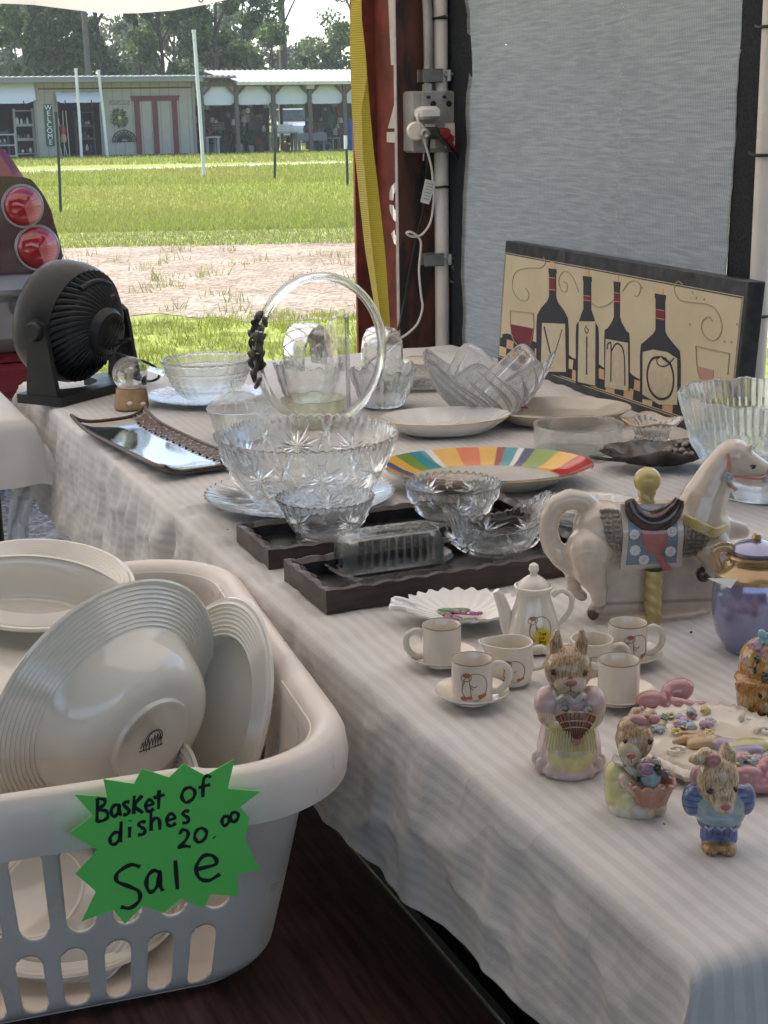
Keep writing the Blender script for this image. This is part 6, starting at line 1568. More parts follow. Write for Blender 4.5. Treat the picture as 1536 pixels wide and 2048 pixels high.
# punch bowl at the right
t = gobj('punch_bowl', 'tall pressed glass punch bowl with ribbed rim at the right edge', 'bowl', put(1520, 988), 0)
PB = [(0, 0), (.062, 0), (.066, .003), (.058, .012), (.045, .022), (.058, .03), (.088, .05), (.110, .085), (.121, .118), (.125, .132), (.127, .140), (.133, .160), (.132, .163), (.128, .162), (.120, .138), (.115, .120), (.104, .085), (.080, .05), (.03, .034), (0, .033)]
m_ = MB(); m_.lathe(PB, 220, mod=lambda th, k, r, z: (r+(.0018*math.cos(70*th) if 9 <= k <= 12 else 0)+(.0010*math.cos(8*th)*((z-.1)/.05) if z > .1 else 0), z+(.0012*math.cos(16*th)*((z-.12)/.03) if z > .12 else 0)))
o_ = PB[5:10]
for k in range(8): star(m_, o_, 2*PI*k/8+.3, .62, .032, 14, .0035, .2); leafcut(m_, o_, 2*PI*(k+.5)/8+.3, .05, .95, .007, .003); leafcut(m_, o_, 2*PI*(k+.5)/8+.3+.12, .1, .9, .004, .002); star(m_, o_, 2*PI*(k+.5)/8+.15, .85, .012, 8, .002, .3)
m_.build('body', M['glass_sparkle_white'], t, auto=12)
# plain round dish, small fluted cup
t = gobj('glass_dish', 'plain round clear glass dish behind the striped platter', 'dish', put(1156, 905), 0)
m_ = MB(); m_.lathe([(0, 0), (.072, 0), (.077, .004), (.079, .02), (.080, .050), (.0785, .0525), (.077, .05), (.0755, .02), (.073, .008), (0, .006)], 96); m_.lathe([(.03, .0064), (.04, .008), (.042, .0064)], 60); m_.tube([(.0788*math.cos(a), .0788*math.sin(a), .052) for a in [2*PI*i/80 for i in range(80)]], .0021, 8, closed=True); m_.tube([(.076*math.cos(a), .076*math.sin(a), .004) for a in [2*PI*i/80 for i in range(80)]], .0025, 8, closed=True); m_.build('body', M['glass_thin'], t)
t = gobj('fluted_cup', 'small gilt rimmed fluted glass cup in front of the wine picture', 'cup', put(1303, 886), 0)
p = [(0, 0), (.032, 0), (.034, .003), (.029, .012), (.031, .022), (.040, .034), (.052, .042), (.051, .044), (.047, .043), (.036, .034), (.026, .018), (0, .014)]
m_ = MB(); m_.lathe(p, 96, mod=lambda th, k, r, z: (r*(1+.08*math.cos(4*th)*max(0, z/.044)**2)+.0012*math.cos(24*th), z+.004*math.cos(4*th)*max(0, z/.044)**3)); m_.build('body', M['glass_cut'], t)
m_ = MB(); m_.tube([((.052*(1+.08*math.cos(4*a)))*math.cos(a), (.052*(1+.08*math.cos(4*a)))*math.sin(a), .0435+.004*math.cos(4*a)) for a in [2*PI*i/60 for i in range(60)]], .0011, 5, closed=True); m_.build('gilt_rim', M['brass'], t)
# frosted leaf bowl
t = gobj('leaf_bowl', 'large frosted glass bowl of swirling leaves in front of the wine picture', 'bowl', put(975, 832), .2)
p = prof_bowl(.125, .100, .045, .006, .85, 1.15, 22); 
def leafmod(th, k, r, z):
    w_ = max(0, z/.10); tw = th + 1.1*w_; pet = abs(math.cos(3.5*tw)); rid = math.sin(14*tw)
    rr_ = r*(1 + .16*w_**2*(pet-.45)) + .0010*rid*min(1, w_*2)*(.4+w_); zz = z + w_**4*(.036*pet**1.5 - .010) + .0015*rid*w_
    return rr_, zz
m_ = MB(); m_.lathe(p, 280, mod=leafmod); o_ = p[2:24]
m_.build('body', M['glass_frost'], t, auto=70)
m_ = MB()
for k in range(7):
    for s_ in (-.26, 0, .26):
        a0 = (2*PI*k/7) + s_*.8
        pts = []
        for i in range(13):
            q = .06+.94*i/12; pp, nn, _ = surf(o_, a0-1.1*(q**1.15)+s_*.5*math.sin(q*PI), q); rr2, zz2 = leafmod(a0-1.1*(q**1.15)+s_*.5*math.sin(q*PI), 0, math.hypot(pp.x, pp.y), pp.z); aa = math.atan2(pp.y, pp.x); pts.append((rr2*1.01*math.cos(aa), rr2*1.01*math.sin(aa), zz2))
        m_.tube(pts, [.0008+.0048*math.sin(PI*min(1, i/12+.05)) for i in range(13)], 6)
m_.build('leaf_veins', M['glass_sparkle_white'], t)
# diamond bowl with side lugs on a plate, far left
t = gobj('glass_plate', 'ribbed glass underplate beneath the diamond patterned bowl', 'plate', put(412, 800), 0)
m_ = MB(); m_.lathe([(0, .001), (.07, .001), (.10, .008), (.125, .014), (.124, .0165), (.098, .011), (.07, .005), (0, .005)], 140, mod=lambda th, k, r, z: (r+(.003*math.cos(36*th) if r > .12 else 0), z+(.0015*math.cos(36*th) if r > .09 else 0))); m_.build('body', M['glass'], t)
t = gobj('diamond_bowl', 'round pressed glass bowl with diamond pattern near the black fan', 'bowl', put(418, 797, .013), 0)
p = prof_bowl(.096, .082, .042, .004, .55, 1.2, 26); 
def dia(th, k, r, z):
    if k > 28 or z < .012 : return r, z
    if z < .052: return r+.0022*max(0, math.sin(14*th+z*300)*math.sin(14*th-z*300)), z
    return r+.0012*math.sin(z*900)*math.cos(40*th), z
m_ = MB(); m_.lathe(p, 220, mod=dia); m_.tube([(.0965*math.cos(a), .0965*math.sin(a), .083+.001*math.cos(30*a)) for a in [2*PI*i/120 for i in range(120)]], .003, 6, closed=True); m_.tube([(.094*math.cos(a), .094*math.sin(a), .062) for a in [2*PI*i/90 for i in range(90)]], .002, 6, closed=True); m_.build('body', M['glass'], t)
for s_ in (-1, 1):
    m_ = MB(); m_.add([(s_*.09, -.02, .058), (s_*.09, .02, .058), (s_*.125, .014, .07), (s_*.125, -.014, .07), (s_*.09, -.02, .052), (s_*.09, .02, .052), (s_*.125, .014, .065), (s_*.125, -.014, .065)], [(0, 1, 2, 3), (7, 6, 5, 4), (0, 3, 7, 4), (1, 5, 6, 2), (2, 6, 7, 3), (0, 4, 5, 1)]); m_.build('handle', M['glass'], t)
# lidded candy dish
t = gobj('candy_dish', 'panelled clear candy dish with knobbed lid beside the brown tray', 'candy dish', put(480, 876), 0)
m_ = MB(); m_.lathe([(0, 0), (.036, 0), (.040, .004), (.050, .025), (.057, .052), (.058, .056), (.055, .056), (.047, .026), (.036, .008), (0, .006)], 96, mod=lambda th, k, r, z: (r+.0009*abs(math.cos(8*th))*(0 < k < 7), z)); m_.build('body', M['glass_thin'], t)
m_ = MB(); m_.lathe([(.060, .057), (.060, .060), (.052, .071), (.030, .082), (.010, .088), (.008, .092), (.011, .096), (.0125, .110), (.010, .113), (0, .1135)], 96, mod=lambda th, k, r, z: (r+(.0009*abs(math.cos(8*th)) if k < 5 else .0007*math.cos(14*th)), z)); m_.tube([(.060*math.cos(a), .060*math.sin(a), .0585) for a in [2*PI*i/80 for i in range(80)]], .0018, 8, closed=True)
for k in range(16): m_.tube([(r*math.cos(2*PI*k/16), r*math.sin(2*PI*k/16), z) for r, z in ((.059, .061), (.052, .0712), (.030, .0822), (.011, .0882))], .0009, 5)
m_.build('lid', M['glass_thin'], t)
# glass ring with pewter vine
t = gobj('glass_hoop', 'tall clear glass hoop with a pewter vine ornament behind the crystal bowl', 'hoop ornament', put(645, 852), R_(18))
cz_ = .150
m_ = MB(); m_.tube([(.126*math.cos(a), 0, cz_+.143*math.sin(a)) for a in [2*PI*i/96 for i in range(96)]], .0085, 16, closed=True, up=(0, 1, 0), flat=2.0); m_.build('hoop', M['glass'], t)
m_ = MB(); m_.lathe([(0, 0), (.05, 0), (.052, .004), (.03, .010), (0, .012)], 40, sy=.6); m_.build('foot', M['glass'], t)
m_ = MB(); rv = random.Random(8)
for k in range(26):
    a = R_(152+46*k/25+rv.uniform(-3, 3)); off = rv.uniform(-.010, .010)
    c_ = Vector(((.129+off)*math.cos(a), rv.uniform(-.012, .012), cz_+(.146+off)*math.sin(a)))
    m_.ell(c_, (.004+rv.uniform(0, .005), .0045, .010+rv.uniform(0, .007)), rot=(rv.uniform(-.5, .5), rv.uniform(-1.2, 1.2), 0), seg=10, rings=7)
m_.tube([((.138+.004*math.sin(i))*math.cos(R_(150+50*i/20)), .006*math.cos(i*1.3), cz_+(.155+.004*math.sin(i))*math.sin(R_(150+50*i/20))) for i in range(21)], .003, 6); m_.build('vine', M['pewter'], t)
# stepped clear vase
t = gobj('stepped_vase', 'slim stepped clear acrylic vase with curved left side inside the hoop', 'vase', put(665, 838), R_(-6))
q = [(-.055, 0), (.036, 0), (.036, .213), (.028, .213), (.028, .210), (.014, .210), (.014, .206), (.004, .206), (.004, .196), (-.003, .196), (-.003, .183), (-.010, .183), (-.010, .11), (-.013, .07), (-.022, .04), (-.038, .016)]
m_ = MB(); m_.prism(q, -.016, .016, M=Matrix.Rotation(PI/2, 4, 'X')); m_.build('body', M['glass_thin'], t, smooth=False)
m_ = MB(); m_.box((.0335, 0, .104), (.004, .034, .206)); m_.build('edge_strip', M['glass'], t, smooth=False)
# pale yellow scalloped bowl with sticker
t = gobj('yellow_bowl', 'pale yellow scalloped glass bowl with magenta sticker inside the hoop', 'bowl', put(628, 846), 0)
p = prof_bowl(.064, .048, .045, .0035, .6, 1.2, 12); m_ = MB(); m_.lathe(p, 120, mod=lambda th, k, r, z: (r+.0012*math.cos(8*th)*(z/.048)**2, z+.003*abs(math.cos(4*th))*max(0, z/.048)**4)); 
o_ = p[2:15]
for k in range(8): leafcut(m_, o_, 2*PI*k/8, .35, .7, .008, .002)
m_.build('body', M['glass_yellow'], t)
m_ = MB(); m_.ell((.028, -.058, .020), (.009, .0022, .006), rot=(.3, .3, .4)); m_.build('price_sticker', mat('magenta_sticker', (.5, .03, .3), .5), t)
# two crystal baskets with arched handles
def xbasket(label, u, v, rz, R, h, hh, hw):
    t = gobj('crystal_basket', label, 'basket', put(u, v), rz, 'crystal baskets'); p = prof_bowl(R, h, R*.55, .005, .7, 1.2, 14); m_ = MB()
    def md(th, k, r, z):
        w_ = max(0, z/h); return r+.003*math.cos(12*th)*w_**3 + (.0016*max(0, math.sin(10*th+z*120)*math.sin(10*th-z*120)) if k < 16 else 0), z+.006*math.cos(2*th)*w_**4+.004*math.cos(12*th)*w_**6
    m_.lathe(p, 200, mod=md); m_.build('body', M['glass_cut'], t)
    m_ = MB(); n = 30; L = []
    for i in range(n+1):
        a = PI*i/n; L.append(Vector((R*.60*math.cos(a), 0, h*.92 + hh*math.sin(a)**.75)))
    vs = []
    for i, q in enumerate(L):
        a = PI*i/n; nrm = Vector((math.cos(a), 0, math.sin(a))); w_ = hw*(.85+.25*math.sin(a))
        vs += [tuple(q+nrm*.004+Vector((0, -w_, 0))), tuple(q+nrm*.008), tuple(q+nrm*.004+Vector((0, w_, 0))), tuple(q-nrm*.003+Vector((0, w_, 0))), tuple(q-nrm*.003+Vector((0, -w_, 0)))]
    fs = [(i*5+j, (i+1)*5+j, (i+1)*5+(j+1) % 5, i*5+(j+1) % 5) for i in range(n) for j in range(5)]; m_.add(vs, fs)
    for i in range(2, n-3, 4):
        for s_ in (-1, 1): m_.tube([tuple(Vector(vs[i*5+(0 if s_ > 0 else 2)])*1.0), tuple(Vector(vs[(i+2)*5+1])), tuple(Vector(vs[(i+4)*5+(2 if s_ > 0 else 0)]))], .0022, 5)
    m_.build('handle', M['glass_cut'], t)
xbasket('cut crystal basket with arched handle seen through the left of the hoop', 618, 806, R_(52), .073, .085, .085, .030)
xbasket('cut crystal basket with arched handle just right of the hoop', 766, 812, R_(58), .070, .080, .085, .026)
# clear dish and small lidded pot by the post
t = gobj('glass_tray', 'low textured clear glass tray behind the crystal basket', 'tray', put(838, 772), .4)
m_ = MB(); m_.lathe([(0, .002), (.08, .002), (.10, .012), (.12, .030), (.118, .033), (.095, .016), (.078, .007), (0, .006)], 120, mod=lambda th, k, r, z: (r+.003*math.cos(24*th)*(r > .09), z+.002*math.cos(24*th)*(r > .09)), sx=1.0, sy=.8); m_.build('body', M['glass_tex'], t)
t = gobj('lidded_pot', 'small white lidded pot in the sunlight beside the red post', 'pot', put(838, 744), 0)
m_ = MB(); m_.lathe([(0, 0), (.038, 0), (.046, .012), (.048, .022), (.045, .024), (0, .022)], 48, mod=lambda th, k, r, z: (r+.001*math.cos(24*th), z)); m_.build('body', M['cream'], t)
m_ = MB(); m_.lathe([(.049, .024), (.049, .027), (.034, .034), (.010, .037), (0, .038)], 48); m_.build('lid', M['cream'], t)
# ================================================================== CERAMICS
def cbox(name, label, cat, u, v, rz=0, dz=0, group=None): return thing(name, label, cat, at(u, v, dz), rz, group)
# scalloped milk-glass oval dish and beige platter
t = cbox('scalloped_dish', 'oval white dish with scalloped gilt edge left of the beige platter', 'dish', 890, 866, R_(8))
m_ = MB(); pr3 = [(0, .002), (.60, .002), (.70, .006), (.88, .022), (1.0, .032), (.99, .0345), (.86, .026), (.68, .010), (0, .007)]
m_.lathe(pr3, 160, mod=lambda th, k, r, z: (r*(1+(.022*abs(math.sin(9*th)) if r > .8 else 0)), z), sx=.125, sy=.085); m_.build('body', M['china'], t)
m_ = MB(); m_.tube([(1.0*(1+.022*abs(math.sin(9*a)))*.125*math.cos(a), 1.0*(1+.022*abs(math.sin(9*a)))*.085*math.sin(a), .0335) for a in [2*PI*i/160 for i in range(160)]], .0013, 5, closed=True); m_.build('gilt_rim', M['brass'], t)
t = cbox('oval_platter', 'beige oval platter with a small red sticker below the wine picture', 'platter', 1115, 842, R_(-4))
m_ = MB(); m_.lathe([(0, .003), (.66, .003), (.70, .001), (.74, .004), (.97, .024), (1.0, .027), (.985, .0295), (.74, .011), (.66, .007), (0, .007)], 96, sx=.145, sy=.105); m_.build('body', mat('beige_glaze', (.62, .54, .44), .2, coat=.6, var=(14, .3, .7), col2=(.55, .47, .38)), t)
m_ = MB(); m_.ell((-.065, -.028+.06, .0215), (.010, .006, .002), rot=(-.1, .2, 0)); m_.build('price_sticker', mat('red_sticker', (.55, .03, .08), .5), t)
# striped oval platter
t = cbox('striped_platter', 'large oval platter with a rainbow striped rim and plain white centre', 'platter', 972, 966, R_(-3))
G_, T_, Y_, O_, R__, W_, B_, L_ = (.16, .28, .02), (.03, .27, .32), (.74, .40, .025), (.66, .12, .012), (.30, .012, .02), (.72, .70, .66), (.012, .016, .11), (.20, .30, .02)
cols = [(6, (.45, .03, .03)), (27, (.48, .035, .03)), (44, Y_), (60, L_), (67, B_), (71, W_), (78, T_), (83, R__), (93, Y_), (107, O_), (122, Y_), (126, W_), (139, T_), (151, G_), (165, Y_), (178, B_), (192, O_), (206, T_), (220, L_), (236, Y_), (250, R__), (266, O_), (280, T_), (296, Y_), (310, L_), (325, B_), (340, Y_), (360, (.45, .03, .03))]
m_ = MB(); NS = 380; prf = [(0, .004), (.60, .004), (.64, .001), (.68, .004), (.90, .023), (1.0, .030), (.99, .0335), (.92, .028), (.80, .017), (.70, .0110), (.66, .0095), (0, .009)]
m_.lathe(prf, NS, sx=.176, sy=.122); vcol = []
def scol(an):
    for hi, c in cols:
        if an <= hi: return c
    return cols[0][1]
for k, (r, z) in enumerate(prf):
    for j in range(NS):
        vcol.append(scol(360*j/NS) if k in (6, 7, 8, 9) else (.62, .57, .50))
m_.c = vcol; m_.build('body', mat('striped_glaze', (.8, .8, .8), .12, vcol=True, coat=.7, var=(18, .3, .7), col2=(.88, .86, .83)), t, auto=50)
# pewter leaf dish with grapes
t = cbox('pewter_leaf_dish', 'dark pewter leaf shaped dish with a cluster of grapes', 'dish', 1325, 935, R_(10))
m_ = MB(); n = 90; vs = []; rings = [0, .25, .5, .75, .92, 1.0]
for side in (0, 1):
    for k in rings:
        for j in range(n):
            a = 2*PI*j/n; lob = 1+.13*math.cos(5*a)+.05*math.cos(13*a+1)+.03*nz(j*.9, 3); r = k*lob
            x = .098*r*math.cos(a)*(1.08 if math.cos(a) < 0 else 1); y = .055*r*math.sin(a)
            vs.append((x, y, .004+.030*k*k+.004*math.sin(5*a+k*4)*k+.0028*nz(j*.5, k*9)+(.002 if side else -.001)))
nr = len(rings); fs = []
for s_ in (0, 1):
    o = s_*nr*n
    for i in range(nr-1):
        for j in range(n):
            q = (o+i*n+j, o+(i+1)*n+j, o+(i+1)*n+(j+1) % n, o+i*n+(j+1) % n); fs.append(q if s_ else q[::-1])
for j in range(n): fs.append(((nr-1)*n+j, (nr-1)*n+(j+1) % n, (2*nr-1)*n+(j+1) % n, (2*nr-1)*n+j))
m_.add(vs, fs); m_.tube([(-.13, .0, .026), (-.10, 0, .02), (-.04, 0, .012), (.03, 0, .008)], [.003, .003, .0025, .001], 6); m_.build('leaf', M['pewter'], t, auto=70)
m_ = MB(); rg = random.Random(2)
for k in range(44):
    a = rg.uniform(0, 2*PI); r = rg.random()**.5; m_.ell((.040+.036*r*math.cos(a), .006+.030*r*math.sin(a), .016+.022*(1-r)+rg.uniform(0, .006)), (.0062,)*3, seg=10, rings=7)
m_.build('grapes', mat('pewter_grape', (.30, .27, .23), .4, metal=.6, var=(60, .35, .65), col2=(.10, .09, .08)), t)

# ---- doll's tea set
def cup(label, u, v, rz, print_at=None, sc=1.0):
    s = thing('saucer', label.replace('cup', 'saucer', 1) if False else 'saucer under the ' + label, 'saucer', at(u, v), 0, "saucers of the doll's tea set")
    m_ = MB(); m_.lathe([(0, .001), (.016, .001), (.0165, 0), (.018, 0), (.0185, .002), (.034, .008), (.0385, .0115), (.038, .013), (.033, .0105), (.018, .0048), (0, .0042)], 64); m_.build('body', M['cream'], s)
    c = thing('mini_cup', label, 'cup', at(u, v, .0045), rz, "cups of the doll's tea set")
    m_ = MB(); R0, H0 = .0212*sc, .0445*sc
    m_.lathe([(0, .001), (R0*.86, .001), (R0*.9, 0), (R0*.98, .002), (R0*1.0, .006), (R0, H0*.9), (R0*1.01, H0), (R0*.96, H0+.0008), (R0*.9, H0-.001), (R0*.89, .006), (R0*.8, .004), (0, .0036)], 64); b_ = m_.build('body', M['cream'], c)
    m_ = MB(); m_.tube(spline([(R0*.92, 0, H0*.80), (R0*1.35, 0, H0*.86), (R0*1.80, 0, H0*.70), (R0*1.78, 0, H0*.40), (R0*1.35, 0, H0*.20), (R0*.92, 0, H0*.20)], 6), .0029, 10, flat=1.25); m_.build('handle', M['cream'], c)
    m_ = MB(); m_.tube([(R0*.985*math.cos(a), R0*.985*math.sin(a), H0+.0006) for a in [2*PI*i/48 for i in range(48)]], .0007, 5, closed=True); m_.build('brown_rim', mat('brown_edge', (.22, .15, .10), .35), c)
    if print_at is not None: doll_print(c, R0+.0002, print_at, H0*.5, 1.0)
    return c
BRN = mat('brown_print', (.30, .13, .06), .4); RUS = mat('rust_print', (.42, .17, .08), .4)
def doll_print(par, R, a0, zc, s, prof=None):
    """bonnet figure in a ring, line drawing wrapped on a curved wall"""
    def w(x, y, dr=0):
        z = zc+y*s; rr_ = (R if prof is None else prof(z)+.0003)+dr; a = a0+x*s/rr_; return (rr_*math.cos(a), rr_*math.sin(a), z)
    m_ = MB()
    ringp = [w(.0135*math.cos(b)*1.0+.002, .0145*math.sin(b)) for b in [R_(-100+290*i/40) for i in range(41)]]
    m_.tube(ringp, .00035, 4)
    for L in ([(-.012, .012), (-.006, .0145), (-.002, .012), (-.003, .008), (-.008, .006), (-.013, .008), (-.012, .012)], [(-.010, .012), (-.005, .011), (-.004, .008)], [(-.009, .006), (-.012, -.004), (-.008, -.012)], [(-.004, .006), (-.003, -.002), (-.002, -.010)], [(-.004, .003), (.001, .0), (.004, .002)], [(-.004, .001), (.0, -.003)]): m_.tube(spline([w(x, y) for x, y in L], 4), .0004, 4)
    m_.build('line_print', BRN, par)
    m_ = MB()
    for (x, y, rx, ry) in ((-.007, .0125, .0042, .0026), (-.0095, -.0125, .0042, .0024), (-.0035, -.0115, .003, .002), (.008, -.0105, .0034, .0024), (.0125, -.0095, .0024, .002)):
        n = 10; c_ = w(x, y, .00015); m_.v.append(c_); m_.c.append((1, 1, 1)); o = len(m_.v)
        for i in range(n): m_.v.append(w(x+rx*math.cos(2*PI*i/n), y+ry*math.sin(2*PI*i/n), .00012)); m_.c.append((1, 1, 1))
        for i in range(n): m_.f.append((o-1, o+i, o+(i+1) % n)); m_.mi.append(0)
    m_.build('colour_print', RUS, par)
cup('plain cream doll cup at the left of the tea set', 884, 1326, R_(180))
cup('cream doll cup with a brown bonnet print nearest the cloth edge', 944, 1400, R_(8), print_at=R_(-98))
cup('cream doll cup with a bonnet print at the back right', 1254, 1322, R_(5), print_at=R_(-78))
cup('plain cream doll cup standing in front between the rabbits', 1236, 1402, R_(172), sc=1.0)
# teapot
t = thing('mini_teapot', 'cream doll teapot with lid and round yellow price sticker', 'teapot', at(1066, 1292), R_(2), "doll's tea set pieces")
TP = [(0, .001), (.027, .001), (.0285, 0), (.030, .003), (.0315, .010), (.0305, .022), (.025, .042), (.0195, .058), (.0185, .066), (.0215, .070), (.0220, .073), (.0200, .074), (.0175, .070), (.0165, .064), (.020, .05), (.02, .02), (0, .01)]
m_ = MB(); m_.lathe(TP, 64); m_.build('body', M['cream'], t)
m_ = MB(); m_.lathe([(.0185, .0735), (.0175, .076), (.010, .082), (.0045, .0855), (.004, .088), (.0062, .092), (.005, .097), (.0015, .0995), (0, .0998)], 40); m_.build('lid', M['cream'], t)
m_ = MB(); m_.tube(spline([(.021, 0, .060), (.032, 0, .066), (.043, 0, .058), (.042, 0, .043), (.033, 0, .030), (.0265, 0, .026)], 6), .0033, 10); m_.build('handle', M['cream'], t)
m_ = MB(); pts = spline([(-.022, 0, .014), (-.029, 0, .026), (-.033, 0, .044), (-.039, 0, .061), (-.0425, 0, .068)], 6); m_.tube(pts, [.0105-.0062*i/(len(pts)-1) for i in range(len(pts))], 14); m_.build('spout', M['cream'], t)
tprof = lambda z: np.interp(z, [p[1] for p in TP[3:9]], [p[0] for p in TP[3:9]])
doll_print(t, .03, R_(-84), .030, .95, prof=lambda z: float(tprof(z)))
def sticker_at(par, a0, zc, r, prof):
    m_ = MB(); n = 20
    def w(x, y, d): z = zc+y; rr_ = float(prof(z))+d; a = a0+x/rr_; return (rr_*math.cos(a), rr_*math.sin(a), z)
    for q in (0, .5, 1):
        for i in range(n): m_.v.append(w(q*r*math.cos(2*PI*i/n), q*r*math.sin(2*PI*i/n), .0010)); m_.c.append((1, 1, 1))
    for k in range(2):
        for i in range(n): m_.f.append((k*n+i, (k+1)*n+i, (k+1)*n+(i+1) % n, k*n+(i+1) % n)); m_.mi.append(0)
    s_ = m_.build('price_sticker', mat('yellow_sticker', (.62, .52, .02), .5), par)
    m_ = MB(); S = r*.36
    LT_ = [([(0, 1), (.8, 1), (.3, 0)], -1.3, .75), ([(.2, .6), (.0, .3), (.3, 0), (.6, .3), (.3, .6)], -.2, .85), ([(.2, .6), (.0, .3), (.3, 0), (.6, .3), (.3, .6)], .6, .85),
           ([(0, 0), (0, .7), (.5, .6), (.6, 0)], -1.1, -.45), ([(.3, .7), (0, .3), (.3, 0), (.6, .3), (.3, .7)], -.1, -.45),
           ([(.4, 1), (.4, 0), (.7, 0)], -1.6, -1.7), ([(0, .6), (0, 0)], -.8, -1.6), ([(.5, .6), (.1, .5), (.1, 0), (.5, 0), (.5, .6), (.6, -.1)], -.5, -1.6), ([(0, .6), (.3, 0), (.6, .6), (.2, -.5)], .4, -1.6)]
    for L, ox, oy in LT_: m_.tube([w((x+ox)*S, (y+oy)*S, .0013) for x, y in L], .00042, 4)
    m_.build('handwriting', M['tie'], s_)
sticker_at(t, R_(-78), .021, .0098, tprof)
# creamer and sugar
def small_pot(name, label, cat, u, v, rz, R0, H0, spout, handle, pr_at):
    t = thing(name, label, cat, at(u, v), rz, "doll's tea set pieces"); PR = [(0, .001), (R0*.78, .001), (R0*.8, 0), (R0*.92, .003), (R0*1.03, H0*.4), (R0*.97, H0*.8), (R0*.98, H0), (R0*.9, H0), (R0*.86, H0*.8), (R0*.9, H0*.3), (0, .005)]
    m_ = MB(); m_.lathe(PR, 64, mod=lambda th, k, r, z: (r+(spout*R0*max(0, -math.cos(th))**6*(z/H0)**3), z+(spout*.004*max(0, -math.cos(th))**6*(z/H0)**3))); m_.build('body', M['cream'], t)
    for hs in handle:
        m_ = MB(); m_.tube(spline([(hs*R0*.95, 0, H0*.78), (hs*R0*1.4, 0, H0*.82), (hs*R0*1.72, 0, H0*.6), (hs*R0*1.5, 0, H0*.34), (hs*R0*.98, 0, H0*.28)], 6), .0028, 9); m_.build('handle', M['cream'], t)
    doll_print(t, R0*1.03+.0002, pr_at, H0*.42, .85, prof=lambda z: float(np.interp(z, [0, .003, H0*.4, H0*.8, H0], [R0*.8, R0*.92, R0*1.03, R0*.97, R0*.98])))
small_pot('creamer', 'cream doll creamer with pouring lip and brown bonnet print', 'creamer', 1022, 1362, R_(5), .0235, .045, .55, (1,), R_(-95))
small_pot('sugar_bowl', 'open cream doll sugar bowl half hidden behind the tall rabbit figurine', 'sugar bowl', 1182, 1352, R_(0), .0235, .043, 0, (-1, 1), R_(-95))
# shell dish
t = thing('shell_dish', 'white fluted shell dish with painted grapes behind the doll cups', 'dish', at(925, 1243), R_(-6))
m_ = MB(); n = 120; vs = []; rings = [0, .3, .6, .78, .92, 1.0]
for side in (0, 1):
    for k in rings:
        for j in range(n):
            a = 2*PI*j/n; fl_ = (.5+.5*math.cos(a-R_(70)))
            r = k*(1+.035*math.cos(26*a)*k); x = .073*r*math.cos(a); y = .058*r*math.sin(a)
            vs.append((x, y, .003+.017*k**2.2+.0016*math.cos(26*a)*k*(k > .5)+(.0025 if side else 0)))
nr = len(rings); fs = []
for s_ in (0, 1):
    o = s_*nr*n
    for i in range(nr-1):
        for j in range(n): q = (o+i*n+j, o+(i+1)*n+j, o+(i+1)*n+(j+1) % n, o+i*n+(j+1) % n); fs.append(q if s_ else q[::-1])
for j in range(n): fs.append(((nr-1)*n+j, (nr-1)*n+(j+1) % n, (2*nr-1)*n+(j+1) % n, (2*nr-1)*n+j))
m_.add(vs, fs); m_.build('body', M['china'], t, auto=70)
m_ = MB()
for y in (-.013, .010): m_.tube(spline([(-.058, y, .016), (-.072, y*1.2, .021), (-.083, y*1.3+.003, .021), (-.082, y*.4, .021), (-.072, y*.2, .019)], 5), .0042, 8)
m_.build('handle', M['china'], t)
m_ = MB(); rg = random.Random(4)
m_.ell((-.022, .014, .0082), (.015, .012, .0016), col=(.05, .22, .04)); m_.ell((-.004, .020, .0082), (.013, .006, .0015), col=(.05, .2, .04))
for k in range(16): m_.ell((-.008+rg.uniform(-.018, .03), .0+rg.uniform(-.014, .014), .0080), (.0042, .0042, .0016), col=rg.choice([(.32, .03, .16), (.22, .02, .14), (.38, .06, .12)]), seg=10, rings=6)
for k in range(5): m_.ell((.006+rg.uniform(-.02, .03), -.018+rg.uniform(-.005, .005), .0078), (.008, .003, .0014), rot=(0, 0, rg.uniform(-1, 1)), col=(.06, .2, .05), seg=10, rings=6)
m_.tube([(-.02, .01, .0095), (.0, 0, .0095), (.02, -.002, .0095)], .001, 5, col=(.25, .04, .12)); m_.build('painted_grapes', M['vcol'], t)

